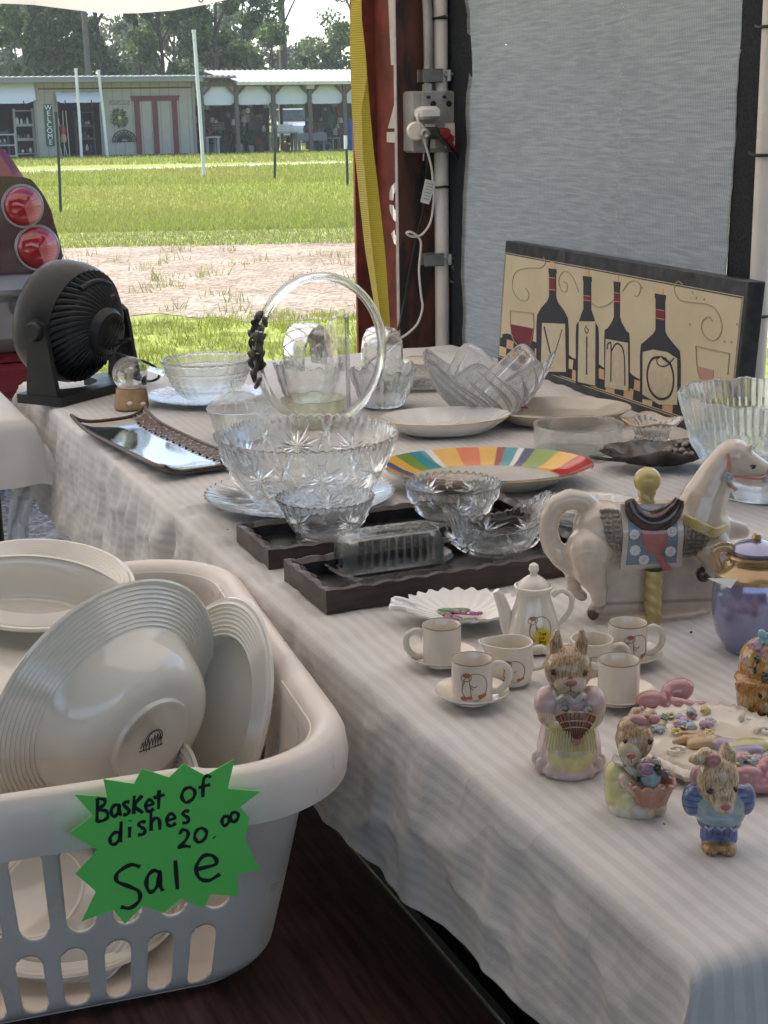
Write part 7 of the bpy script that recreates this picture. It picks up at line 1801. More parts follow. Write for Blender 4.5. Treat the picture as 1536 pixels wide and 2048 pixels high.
# ---- sculpted glazed figures: blobs fused into one continuous skin, each point painted by its nearest blob
def cap_mesh(mb, p0, p1, r0, r1, col):
    p0, p1 = Vector(p0), Vector(p1); d = (p1-p0); L = d.length
    if L < 1e-6: mb.ell(p0, (r0,)*3, col=col); return
    q = d.normalized(); pts = []; rs = []
    for i in range(6): a = PI/2*i/6; pts.append(p0 - q*r0*math.cos(a)); rs.append(max(r0*math.sin(a), r0*.03))
    for i in range(5): pts.append(p0+d*i/4); rs.append(r0+(r1-r0)*i/4)
    for i in range(1, 7): a = PI/2*i/6; pts.append(p1 + q*r1*math.sin(a)); rs.append(max(r1*math.cos(a), r1*.03))
    mb.tube([tuple(p) for p in pts], rs, 12, col=col)
def sculpt(name, blobs, voxel, m, parent, smooth=4, paint=None):
    mb = MB(); S = []
    for b in blobs:
        if b[0] == 'e':
            rot = b[3] if len(b) > 4 else (0, 0, 0); mb.ell(b[1], b[2], rot=rot, seg=20, rings=14, col=b[-1]); S.append(b)
        elif b[0] == 'c': cap_mesh(mb, *b[1:5], b[5]); S.append(b)
        elif b[0] == 'p':
            for i in range(len(b[1])-1):
                cap_mesh(mb, b[1][i], b[1][i+1], b[2][i], b[2][i+1], b[3]); S.append(('c', b[1][i], b[1][i+1], b[2][i], b[2][i+1], b[3]))
        elif b[0] == 'b': mb.box(b[1], tuple(2*x for x in b[2]), col=b[3], bev=min(b[2])*.5); S.append(b)
    o = mb.build('tmp', None, None)
    md = o.modifiers.new('r', 'REMESH'); md.mode = 'VOXEL'; md.voxel_size = voxel; md.use_smooth_shade = True
    sm = o.modifiers.new('s', 'SMOOTH'); sm.factor = .5; sm.iterations = smooth
    dg = bpy.context.evaluated_depsgraph_get(); dg.update(); me = bpy.data.meshes.new_from_object(o.evaluated_get(dg)); bpy.data.objects.remove(o)
    n = len(me.vertices); co = np.zeros(n*3, dtype=np.float32); me.vertices.foreach_get('co', co); co = co.reshape(-1, 3)
    best = np.full(n, 1e9); colr = np.ones((n, 4), dtype=np.float32)
    for b in S:
        if b[0] == 'e':
            rot = Euler(b[3]).to_matrix() if len(b) > 4 else Matrix.Identity(3); q = (co-np.array(b[1])) @ np.array(rot); r = np.array(b[2]); l = np.linalg.norm(q/r, axis=1); d = (l-1)*r.min() if True else 0
            g = np.linalg.norm(q/(r*r), axis=1); d = l*(l-1)/np.maximum(g, 1e-6)
        elif b[0] == 'c':
            a, c = np.array(b[1]), np.array(b[2]); ab = c-a; k = np.clip(((co-a) @ ab)/max(ab @ ab, 1e-12), 0, 1); d = np.linalg.norm(co-(a+k[:, None]*ab), axis=1)-(b[3]+(b[4]-b[3])*k)
        else:
            q = np.abs(co-np.array(b[1]))-np.array(b[2]); d = np.linalg.norm(np.maximum(q, 0), axis=1)+np.minimum(q.max(axis=1), 0)
        w = d < best; best[w] = d[w]; colr[w, :3] = b[-1]
    if paint:
        for i in range(n): colr[i, :3] = paint(co[i], colr[i, :3])
    for at_ in list(me.color_attributes): me.color_attributes.remove(at_)
    ca = me.color_attributes.new('Col', 'FLOAT_COLOR', 'POINT'); ca.data.foreach_set('color', colr.ravel())
    me.materials.clear(); me.materials.append(m); me.polygons.foreach_set('use_smooth', [True]*len(me.polygons)); me.name = name
    o = bpy.data.objects.new(name, me); COL.objects.link(o); o.parent = parent; return o
def flower(mb, c, r, n, col, cc, nrm=(0, -1, .3), flat=.35):
    z = Vector(nrm).normalized(); x = z.orthogonal().normalized(); y = z.cross(x); c = Vector(c)
    for k in range(n):
        a = 2*PI*k/n; p = c + (x*math.cos(a)+y*math.sin(a))*r*.6
        mb.ell(p, (r*.42, r*.42, r*.42*max(flat, .3)), seg=8, rings=6, col=col, rot=tuple(z.to_track_quat('Z', 'Y').to_euler()))
    mb.ell(c+z*r*.15, (r*.32,)*3, seg=8, rings=6, col=cc)
def rose(mb, c, r, col, nrm=(0, -1, .3)):
    z = Vector(nrm).normalized(); x = z.orthogonal().normalized(); y = z.cross(x); c = Vector(c)
    mb.ell(c, (r*.85,)*3, seg=10, rings=8, col=col)
    mb.tube([tuple(c + z*(r*.55+.25*r*i/16) + (x*math.cos(i*.8)+y*math.sin(i*.8))*r*(.75-.65*i/16)) for i in range(17)], r*.16, 5, col=tuple(x_*1.25 for x_ in col))
    for k in range(5): a = 2*PI*k/5; mb.ell(c+(x*math.cos(a)+y*math.sin(a))*r*.62+z*.1*r, (r*.45, r*.45, r*.45), seg=8, rings=6, col=col)
def leaf(mb, c, d, L, w, col=(.03, .06, .025), nrm=(0, -.8, .6)):
    c = Vector(c); d = Vector(d).normalized(); n = Vector(nrm).normalized(); s = d.cross(n).normalized()
    top = [c, c+d*L*.45+s*w, c+d*L, c+d*L*.45-s*w, c+d*L*.45+n*w*.5]; bot = [p-n*w*.4 for p in top[:4]]
    mb.add(top+bot, [(0, 4, 1), (1, 4, 2), (2, 4, 3), (3, 4, 0), (5, 6, 1, 0)[::-1], (6, 7, 2, 1)[::-1], (7, 8, 3, 2)[::-1], (8, 5, 0, 3)[::-1]], col)

# carousel horse teapot ------------------------------------------------
HS = .000604
hz = thing('horse_teapot', 'pinkish ceramic carousel horse teapot with saddle, blanket and curled tail handle', 'teapot', at(1290, 1226), R_(4))
def h(u, v, y=0.0): return ((u-1290)*HS, y, (1232-v)*HS/.93)
hc = lambda x, y: (1040+x/3.097, 860+y/3.097)
def hh_(x, y, d=0.0): return h(*hc(x, y), d)
PK = (.64, .545, .45); PK2 = (.68, .59, .50); HOOF = (.07, .03, .02)
bl_ = [('b', h(1306, 1165), (.0735, .015, .046), PK), ('e', h(1300, 1244), (.083, .036, .011), PK2), ('e', h(1300, 1226), (.080, .033, .008), PK),
       ('c', h(1205, 1068), h(1395, 1068), .034, .034, PK), ('e', h(1196, 1064), (.034, .034, .034), PK), ('e', h(1388, 1062), (.034, .033, .036), PK),
       ('p', [h(1390, 1050), h(1402, 1015), h(1422, 972), h(1446, 938)], [.033, .028, .022, .019], PK),
       ('p', [h(1456, 936), h(1480, 952), h(1512, 966), h(1528, 970)], [.021, .018, .0135, .0115], PK), ('p', [h(1462, 962), h(1490, 978), h(1518, 988)], [.014, .011, .006], PK),
       ('p', [h(1453, 922, -.010), h(1456, 908, -.011)], [.006, .002], PK), ('p', [h(1478, 924, -.009), h(1486, 912, -.011)], [.0055, .002], PK), ('p', [h(1447, 922, .010), h(1450, 908, .011)], [.006, .002], PK), ('c', h(1466, 918), h(1470, 908), .005, .002, PK2),
       # tail handle
       ('p', [h(*hc(*q)) for q in ((430, 520), (370, 470), (290, 452), (215, 480), (170, 550), (158, 640), (185, 730), (250, 800), (330, 840))], [.0125, .0125, .0125, .012, .012, .012, .0125, .014, .017], PK),
       # tail end down to the base
       ('p', [h(*hc(290, 800), .004), h(*hc(320, 900), .006), h(*hc(335, 990), .006), h(*hc(300, 1010), .006)], [.016, .010, .008, .007], PK), ('p', [h(*hc(330, 1000), .006), h(*hc(380, 1040), .004)], [.008, .007], PK),
       # near hind leg
       ('p', [h(*hc(400, 740), -.016), h(*hc(400, 850), -.020), h(*hc(450, 960), -.022), h(*hc(460, 1040), -.022), h(*hc(425, 1090), -.022)], [.030, .020, .012, .0085, .0075], PK), ('e', h(*hc(420, 1098), -.023), (.0075, .008, .010), HOOF),
       # near front leg folded, far one reaching
       ('p', [h(*hc(1150, 740), -.018), h(*hc(1180, 830), -.020), h(*hc(1150, 860), -.022), h(*hc(1110, 885), -.023)], [.024, .014, .010, .0085], PK), ('e', h(*hc(1100, 895), -.024), (.010, .008, .010), HOOF),
       ('p', [h(1420, 1065, .006), h(1450, 1078, .006), h(1484, 1082, .006)], [.022, .015, .010], PK)]
def hpaint(p, c):
    if abs(p[2]-.019) < .0022 and p[1] < 0: return (.42, .32, .27)
    return c
sculpt('body', bl_, .0021, M['vcol'], hz, 6, hpaint)
def front_y(x, z):   # near surface of the barrel
    zz = z-h(0, 1068)[2]; return -math.sqrt(max(.0345**2-zz*zz, .0004)) if zz > -.012 else -.0325+.25*max(0, -zz-.016)
def patch(pts, lift, thick, col, nm, par=hz, m=None, sub=4):
    """plate following the horse's flank: outline in photo crop points"""
    q = [h(*hc(x, y)) for x, y in pts]; mb = MB(); q = [(a[0], a[2]) for a in q]; cx_ = sum(a for a, b in q)/len(q); cz2 = sum(b for a, b in q)/len(q); q = dense(q, .004); n = len(q); rings = [1, .8, .55, .3, 0.02]; vs = []
    for k in [1.0]+rings:
        pass
    for i, (x, z) in enumerate(q): vs.append((x, front_y(x, z)+.002, z))
    for k in rings:
        for (x, z) in q: X = cx_+(x-cx_)*k; Z = cz2+(z-cz2)*k; vs.append((X, front_y(X, Z)-lift-(thick if k < 1 else thick*.8), Z))
    fs = [(a*n+i, a*n+(i+1) % n, (a+1)*n+(i+1) % n, (a+1)*n+i) for a in range(len(rings)) for i in range(n)]
    area = sum(q[i][0]*q[(i+1) % n][1]-q[(i+1) % n][0]*q[i][1] for i in range(n))
    if area < 0: fs = [f[::-1] for f in fs]
    mb.add(vs, fs, col); return mb.build(nm, m or M['vcol'], par, auto=50)
nub = mat('grey_curls', (.32, .27, .21), .45, coat=.3, var=(30, .3, .7), col2=(.12, .10, .08))
for nm, pts in (('curled_mane_panel', [(455, 495), (560, 500), (565, 750), (500, 700), (465, 610)]), ('curled_mane_panel', [(955, 580), (1040, 590), (1120, 640), (1090, 720), (1000, 775), (955, 780)])):
    pnl = patch(pts, .0005, .002, (.16, .13, .10), nm, m=nub)
    mb = MB(); q = [h(*hc(x, y)) for x, y in pts]; rg = random.Random(len(pts)+1); xs_ = [a[0] for a in q]; zs_ = [a[2] for a in q]
    poly = [(a[0], a[2]) for a in q]
    def inside(x, z):
        r = False
        for (a, b), (c, d) in zip(poly, poly[1:]+poly[:1]):
            if (b > z) != (d > z) and x < (c-a)*(z-b)/(d-b)+a: r = not r
        return r
    x = min(xs_)
    while x < max(xs_):
        z = min(zs_)
        while z < max(zs_):
            X, Z = x+rg.uniform(-.001, .001), z+rg.uniform(-.001, .001)
            if inside(X, Z): mb.ell((X, front_y(X, Z)-.003, Z), (.0026, .002, .0026), seg=8, rings=6)
            z += .0052
        x += .0048
    mb.build('curls', nub, pnl)
patch([(575, 465), (940, 475), (950, 835), (575, 838)], .001, .0025, (.62, .55, .48), 'blanket_border')
patch([(610, 540), (905, 545), (912, 805), (605, 808)], .003, .0022, (.20, .26, .32), 'blanket')
mb = MB()
for (x, y, r) in ((640, 620, .0062), (868, 612, .0062), (650, 715, .0066), (866, 730, .0066), (708, 775, .0066)):
    p = h(*hc(x, y)); flower(mb, (p[0], front_y(p[0], p[2])-.0062, p[2]), r, 8, (.68, .68, .68), (.6, .62, .66), (0, -1, 0), .3)
mb.build('blanket_flowers', M['vcol'], hz)
patch([(680, 595), (835, 600), (840, 690), (800, 745), (745, 745), (700, 690)], .0052, .0022, (.42, .15, .14), 'stirrup_leather')
patch([(765, 740), (825, 745), (850, 800), (885, 835), (880, 852), (830, 845)], .004, .003, (.40, .13, .13), 'stirrup')
mb = MB(); pts = [h(*hc(x, y), -.028) for x, y in ((620, 440), (650, 510), (710, 560), (775, 572), (845, 545), (900, 490), (925, 440))]
mb.tube(spline(pts, 6), [.006+.0085*math.sin(PI*i/36) for i in range(37)], 14, flat=1.0); mb.build('saddle', mat('saddle_brown', (.055, .028, .028), .2, coat=.6, var=(60, .3, .7), col2=(.035, .018, .018)), hz)
ylw = mat('yellow_glaze', (.52, .42, .14), .22, coat=.5, var=(30, .3, .7), col2=(.42, .32, .10))
mb = MB(); tw_ = lambda x0, z0, x1, z1, r, y: mb.lathe([(r*(1+.10*math.cos(i*1.15)), z0+(z1-z0)*i/50) for i in range(51)], 20, mod=lambda th, k, rr_, z: (r*(1+.09*math.sin(2*th+z*420)), z), M=Matrix.Translation((x0, y, 0)))
a_, b_ = h(1281, 1018), h(1281, 985); tw_(a_[0], a_[2]-.004, b_[0], b_[2]+.004, .0098, -.012); mb.ell(h(1281, 972, -.012), (.0162,)*3, seg=20, rings=14); mb.build('pole_knob', ylw, hz)
mb = MB(); a_, b_ = h(1294, 1236), h(1294, 1134); tw_(a_[0], a_[2], b_[0], b_[2], .0105, -.0275); mb.build('twisted_pole', ylw, hz)
mb = MB()
for k in range(4): mb.tube(spline([h(*hc(955, 540+14*k), -.030), h(*hc(1040, 570+13*k), -.0385), h(*hc(1130, 610+11*k), -.0385), h(*hc(1225, 615+9*k), -.020)], 5), .0034, 8)
mb.build('sash', ylw, hz)
brd = mat('pink_bridle', (.44, .20, .15), .3, coat=.4); mb = MB()
mb.tube(spline([hh_(1225, 205, -.016), hh_(1230, 260, -.022), hh_(1215, 325, -.026), hh_(1240, 370, -.022), hh_(1290, 420, -.012)], 4), .0022, 6); mb.tube(spline([hh_(1225, 320, -.026), hh_(1310, 335, -.021), hh_(1400, 352, -.017), hh_(1470, 345, -.014), hh_(1490, 310, -.010)], 4), .0022, 6); mb.build('bridle', brd, hz)
mb = MB(); flower(mb, hh_(1216, 326, -.028), .0065, 6, (.36, .45, .47), (.45, .52, .52), (0, -1, 0), .4); mb.build('rosette', M['vcol'], hz); mb = MB(); flower(mb, hh_(1468, 362, -.016), .0048, 6, (.36, .45, .47), (.45, .52, .52), (0, -1, 0), .4); mb.build('rosette', M['vcol'], hz)
mb = MB(); mb.ell(hh_(1382, 288, -.0155), (.0040, .002, .0026), col=(.02, .012, .01)); mb.tube(spline([hh_(1350, 290, -.016), hh_(1375, 274, -.0175), hh_(1405, 280, -.016)], 4), .0009, 5, col=(.10, .06, .05)); mb.ell(hh_(1520, 345, -.010), (.0024, .0014, .003), col=(.15, .07, .06)); mb.build('eye', M['vcol'], hz)
# lustre pot ------------------------------------------------
t = thing('lustre_pot', 'purple lustre pot with golden shoulder, lid and handle at the right edge', 'pot', at(1502, 1296), 0)
lus = mat('purple_lustre', (.19, .26, .42), .12, coat=1.0, metal=.4, var=(9, .35, .65), col2=(.26, .22, .38), spec=.8, rvar=.05); gold = mat('gold_lustre', (.50, .36, .19), .16, coat=.8, metal=.35, var=(12, .3, .7), col2=(.40, .26, .12))
m_ = MB(); m_.lathe([(0, 0), (.028, 0), (.031, .003), (.041, .02), (.046, .045), (.0465, .065), (.044, .083), (.042, .088), (0, .088)], 64); m_.build('body', lus, t)
m_ = MB(); m_.lathe([(.0432, .086), (.0435, .090), (.034, .101), (.029, .104), (.030, .107), (.034, .110), (.033, .112), (.0, .112)], 64); m_.build('shoulder', gold, t)
m_ = MB(); m_.lathe([(.027, .1125), (.028, .117), (.02, .123), (.006, .127), (0, .127)], 48); m_.build('lid', lus, t)
m_ = MB(); m_.lathe([(.004, .126), (.006, .130), (.004, .134), (0, .135)], 20); m_.build('lid_knob', gold, t)
for s_ in (-1, 1):
    m_ = MB(); m_.tube(spline([(s_*.040, 0, .094), (s_*.046, 0, .106), (s_*.042, 0, .118), (s_*.030, 0, .119), (s_*.024, 0, .110)], 5), .0042, 9, flat=1.4); m_.build('handle', gold, t)
m_ = MB(); pts = [P(1452, 1118, 0)]; o_ = t.location
m_.add([(-.058, -.02, .090), (-.028, -.034, .094), (-.036, -.038, .084), (-.058, -.022, .0908), (-.028, -.036, .0948), (-.036, -.040, .0848)], [(0, 1, 2), (5, 4, 3), (0, 3, 4, 1), (1, 4, 5, 2), (2, 5, 3, 0)]); m_.build('paper_tag', M['china'], t, smooth=False)

# rabbit lady -------------------------------------------------------------
def frame(uc, vb, sc, dx=0): return lambda u, v, y=0.0: ((u-uc)*sc, y, (vb-v)*sc/.90)
FUR = (.52, .37, .22); FURL = (.66, .54, .40); PNK = (.64, .47, .45); PNK2 = (.68, .55, .52); YEL = (.68, .64, .30); CRM = (.62, .56, .47); NOSE = (.36, .15, .13)
furm = mat('painted_fur', (.8, .8, .8), .26, coat=.45, vcol=True, var=(90, .35, .62), col2=(.84, .78, .72), bump=(140, .18), rvar=.08)
ft = furm.node_tree; fb_ = ft.nodes['Principled BSDF']; src_ = fb_.inputs['Base Color'].links[0].from_socket
va_ = N(ft, 'ShaderNodeVertexColor', layer_name='Col'); sp_ = N(ft, 'ShaderNodeSeparateColor'); ft.links.new(va_.outputs[0], sp_.inputs[0])
df_ = N(ft, 'ShaderNodeMath', operation='SUBTRACT'); ft.links.new(sp_.outputs[0], df_.inputs[0]); ft.links.new(sp_.outputs[2], df_.inputs[1])
mk_ = N(ft, 'ShaderNodeMapRange'); mk_.inputs[1].default_value = .24; mk_.inputs[2].default_value = .29; ft.links.new(df_.outputs[0], mk_.inputs[0])
g2_ = N(ft, 'ShaderNodeMath', operation='SUBTRACT'); ft.links.new(sp_.outputs[0], g2_.inputs[0]); ft.links.new(sp_.outputs[1], g2_.inputs[1])
mk2 = N(ft, 'ShaderNodeMapRange'); mk2.inputs[1].default_value = .06; mk2.inputs[2].default_value = .11; ft.links.new(g2_.outputs[0], mk2.inputs[0])
mm_ = N(ft, 'ShaderNodeMath', operation='MULTIPLY'); ft.links.new(mk_.outputs[0], mm_.inputs[0]); ft.links.new(mk2.outputs[0], mm_.inputs[1])
tc_ = N(ft, 'ShaderNodeTexCoord'); mp_ = N(ft, 'ShaderNodeMapping'); mp_.inputs['Scale'].default_value = (900, 500, 150); ft.links.new(tc_.outputs['Object'], mp_.inputs[0])
ns_ = N(ft, 'ShaderNodeTexNoise'); ns_.inputs['Scale'].default_value = 1; ns_.inputs['Detail'].default_value = 3; ns_.inputs['Distortion'].default_value = .6; ft.links.new(mp_.outputs[0], ns_.inputs['Vector'])
st_c = ramp(ft, ns_.outputs[0], [(.40, (.60, .47, .35)), (.54, (1, 1, 1))])
mx_ = N(ft, 'ShaderNodeMix', data_type='RGBA', blend_type='MULTIPLY'); ft.links.new(mm_.outputs[0], mx_.inputs[0]); ft.links.new(src_, mx_.inputs[6]); ft.links.new(st_c, mx_.inputs[7]); ft.links.new(mx_.outputs[2], fb_.inputs['Base Color'])
glz = mat('painted_figurine', (.8, .8, .8), .24, coat=.5, vcol=True, var=(90, .35, .62), col2=(.80, .74, .68), bump=(110, .15), rvar=.08)
def face(par, g, eyes, nose, mouth, er=.0026, dark=(.02, .012, .01)):
    mb = MB()
    for e in eyes: mb.ell(e, (er*1.05, er*.6, er*1.05), seg=10, rings=8, col=dark); mb.tube([tuple(Vector(e)+Vector((er*1.5*math.cos(a), er*.1, er*1.3*math.sin(a)))) for a in [R_(20+140*i/8) for i in range(9)]], er*.22, 5, col=(.15, .08, .05))
    mb.build('eyes', M['vcol'], par)
    mb = MB(); mb.ell(nose[0], nose[1], seg=12, rings=8, col=NOSE); 
    for L in mouth: mb.tube(spline(L, 4), er*.2, 5, col=(.2, .09, .07))
    mb.build('nose_and_mouth', M['vcol'], par)
g = frame(1137, 1540, .000464)
rb = thing('rabbit_shaker', 'tall rabbit lady figurine in pink dress with yellow apron', 'figurine', at(1137, 1532), R_(-4))
bl_ = [('c', g(1137, 1440), g(1137, 1500), .024, .030, PNK2), ('e', g(1137, 1535), (.031, .027, .011), PNK2), ('e', g(1095, 1530), (.011, .016, .010), PNK2), ('e', g(1178, 1530), (.011, .016, .010), PNK2), ('e', g(1137, 1536, -.014), (.022, .016, .009), PNK2),
       ('e', g(1137, 1425), (.024, .019, .022), PNK), ('e', g(1095, 1415, -.004), (.0135, .014, .017), PNK), ('e', g(1180, 1415, -.004), (.0135, .014, .017), PNK),
       ('p', [g(1092, 1435, -.010), g(1112, 1446, -.020), g(1130, 1436, -.025)], [.009, .007, .006], FURL), ('p', [g(1184, 1435, -.010), g(1164, 1446, -.020), g(1146, 1436, -.025)], [.009, .007, .006], FURL),
       ('c', g(1137, 1470, -.006), g(1137, 1497, -.010), .023, .024, YEL),
       ('e', g(1136, 1394), (.017, .015, .006), CRM)]
for k in range(14): a = 2*PI*k/14; bl_.append(('e', ((.0305*math.cos(a)), .026*math.sin(a), .006+.002*math.sin(k*2)), (.0040, .0040, .007), PNK2))
def rpaint(p, c):
    if .028 < p[2] < .052 and p[1] < -.012 and abs(p[0]) < .021: return YEL
    if .024 < p[2] <= .029 and p[1] < -.012 and abs(p[0]) < .022: return CRM
    return c
bodyo = sculpt('dressed_body', bl_ + [('e', g(1133, 1352), (.0220, .020, .0225), FUR), ('e', g(1135, 1368, -.011), (.0150, .012, .0115), FURL), ('e', g(1121, 1372, -.012), (.008, .008, .007), FURL), ('e', g(1150, 1372, -.012), (.008, .008, .007), FURL), ('e', g(1136, 1352, -.012), (.007, .009, .012), FUR),
       ('p', [g(1110, 1325), g(1108, 1300), g(1110, 1284)], [.0065, .0060, .003], FUR), ('p', [g(1156, 1325), g(1160, 1300), g(1158, 1283)], [.0065, .0062, .003], FUR)], .0011, furm, rb, 3, rpaint)
face(rb, g, [g(1103, 1348, -.0155), g(1162, 1350, -.0150)], (g(1135, 1361, -.0232), (.0058, .0035, .0038)), [[g(1135, 1364, -.0240), g(1135, 1376, -.0238)], [g(1135, 1376, -.0238), g(1127, 1381, -.0226)], [g(1135, 1376, -.0238), g(1144, 1381, -.0226)]])
mb = MB()
for k in range(18): x = -.020+.040*k/17; mb.tube([(x*1.0, -.0345+.25*abs(x), .050), (x*1.15, -.0375+.25*abs(x), .031)], .0009, 5, col=(.58, .54, .30))
mb.build('apron_pleats', M['vcol'], rb)
mb = MB(); c_ = Vector(g(1146, 1446, -.028))
mb.lathe([(.0, -.006), (.003, -.005), (.010, .003), (.0165, .013), (.0175, .016), (.012, .014), (0, .012)], 28, mod=lambda th, k, r, z: (r*(1+.05*math.cos(16*th)), z), M=Matrix.Translation(c_) @ Euler((R_(-38), 0, 0)).to_matrix().to_4x4() @ Matrix.Translation((0, 0, -.004)), col=(.40, .22, .15))
mb.ell(c_+Vector((.0, -.006, -.008)), (.0042,)*3, col=(.42, .2, .17))
FMx = Matrix.Translation(c_) @ Euler((R_(-38), 0, 0)).to_matrix().to_4x4() @ Matrix.Translation((0, 0, -.004))
for k in range(26): a = 2*PI*k/26; mb.tube([tuple(FMx @ Vector((r*math.cos(a), r*math.sin(a), z))) for r, z in ((.0032, -.0052), (.0103, .0028), (.0168, .0128), (.0178, .016))], .00065, 5, col=(.20, .08, .06))
for z, r in ((.004, .0112), (.009, .0146), (.016, .0180)): mb.tube([tuple(FMx @ Vector((r*math.cos(a), r*math.sin(a), z))) for a in [2*PI*i/32 for i in range(32)]], .0008, 5, closed=True, col=(.46, .27, .18))
mb.build('fan_basket', glz, rb)
mb = MB(); rg = random.Random(9)
for k in range(9): rose(mb, c_+Vector((rg.uniform(-.014, .014), .004+rg.uniform(-.004, .004), .013+rg.uniform(-.003, .005))), .0036, rg.choice([(.26, .25, .36), (.42, .26, .34), (.45, .42, .2), (.2, .28, .2)]), (0, -.7, .7))
mb.build('posy', M['vcol'], rb)
mb = MB(); mb.tube([(.0165*math.cos(a)+g(1135, 0)[0], .0155*math.sin(a)-.002, g(0, 1396)[2]+.0025*math.cos(a*7)) for a in [2*PI*i/70 for i in range(70)]], .0034, 7, closed=True, col=CRM); mb.build('collar', glz, rb)
# rabbit in yellow dress with basket ---------------------------------------
g = frame(1267, 1622, .000438)
rb = thing('rabbit_shaker', 'rabbit figurine in yellow dress holding a flower basket, head turned left', 'figurine', at(1267, 1612), R_(6))
bl_ = [('e', g(1258, 1600), (.0205, .019, .021), YEL), ('e', g(1235, 1618, -.004), (.0095, .014, .008), (.66, .63, .5)), ('e', g(1228, 1560, -.002), (.0105, .012, .016), YEL), ('e', g(1226, 1590), (.0085, .012, .018), YEL), ('e', g(1300, 1560, .002), (.011, .012, .014), (.55, .40, .30)),
       ('e', g(1262, 1560), (.017, .015, .018), YEL), ('p', [g(1250, 1622, -.014), g(1262, 1612, -.016)], [.007, .010], (.64, .60, .50)),
       ('e', g(1282, 1615, -.014), (.0085, .011, .0105), FURL), ('e', g(1308, 1612, -.010), (.0085, .011, .0115), FURL),
       ('p', [g(1242, 1555, -.014), g(1262, 1572, -.022)], [.008, .006], FURL),
       ('e', g(1262, 1488, -.004), (.0165, .017, .018), FUR), ('e', g(1248, 1500, -.013), (.0105, .010, .0115), FURL), ('e', g(1246, 1512, -.016), (.008, .008, .007), FURL), ('e', g(1258, 1470, -.002), (.013, .013, .012), FUR),
       ('p', [g(1272, 1468, 0), g(1288, 1455, .0), g(1300, 1448, .001)], [.0075, .0070, .0045], FUR), ('p', [g(1262, 1464, .006), g(1272, 1450, .009), g(1284, 1444, .01)], [.006, .0055, .003], FUR)]
sculpt('dressed_body', bl_, .00105, furm, rb, 3)
face(rb, g, [g(1284, 1482, -.0180), g(1238, 1482, -.0160)], (g(1243, 1500, -.0235), (.004, .003, .003)), [[g(1243, 1503, -.0238), g(1244, 1514, -.0235)], [g(1244, 1514, -.0235), g(1254, 1518, -.0215)]], er=.0022)
mb = MB(); c_ = Vector(g(1288, 1575, -.022))
mb.lathe([(0, -.010), (.012, -.010), (.0175, .004), (.0185, .009), (.0165, .0095), (.014, .004), (0, .0)], 32, mod=lambda th, k, r, z: (r+.0007*math.sin(10*th+z*500), z), sx=1.05, sy=.78, M=Matrix.Translation(c_), col=(.46, .24, .17))
mb.tube([tuple(c_+Vector((.0192*math.cos(a), .0145*math.sin(a), .009+.0012*math.sin(12*a)))) for a in [2*PI*i/60 for i in range(60)]], .0022, 7, closed=True, col=(.50, .27, .19)); bko = mb.build('flower_basket', glz, rb)
mb = MB(); mb.ell(c_+Vector((-.003, -.004, .017)), (.0095, .0095, .011), col=(.30, .44, .47)); mb.build('blue_egg', glz, bko)
mb = MB(); rose(mb, c_+Vector((-.008, -.006, .026)), .0075, (.32, .20, .27)); rose(mb, c_+Vector((.009, -.004, .018)), .005, (.22, .13, .14)); rose(mb, c_+Vector((.002, .003, .026)), .006, (.52, .42, .33)); mb.ell(c_+Vector((.003, -.010, .024)), (.0035, .003, .0035), col=(.06, .08, .04)); leaf(mb, c_+Vector((-.002, -.010, .026)), (.6, -.2, .5), .008, .0035); leaf(mb, c_+Vector((-.012, -.006, .014)), (-.4, -.2, .6), .008, .003); mb.build('flowers', M['vcol'], bko)
mb = MB(); mb.tube(spline([g(1238, 1522, -.016), g(1228, 1526, -.006), g(1234, 1530, .006), g(1262, 1530, .014)], 5), .0036, 8, col=(.66, .62, .55)); mb.tube(spline([g(1238, 1524, -.017), g(1252, 1536, -.019), g(1268, 1542, -.018)], 5), .0034, 8, col=(.66, .62, .55)); mb.build('collar', glz, rb)
mb = MB(); c2 = Vector(g(1286, 1450, -.006)); mb.ell(c2+Vector((-.008, 0, 0)), (.008, .006, .005), rot=(0, .3, 0), col=(.50, .24, .24)); mb.ell(c2+Vector((.006, .002, -.001)), (.006, .005, .0045), col=(.50, .24, .24)); mb.build('hair_bow', glz, rb)
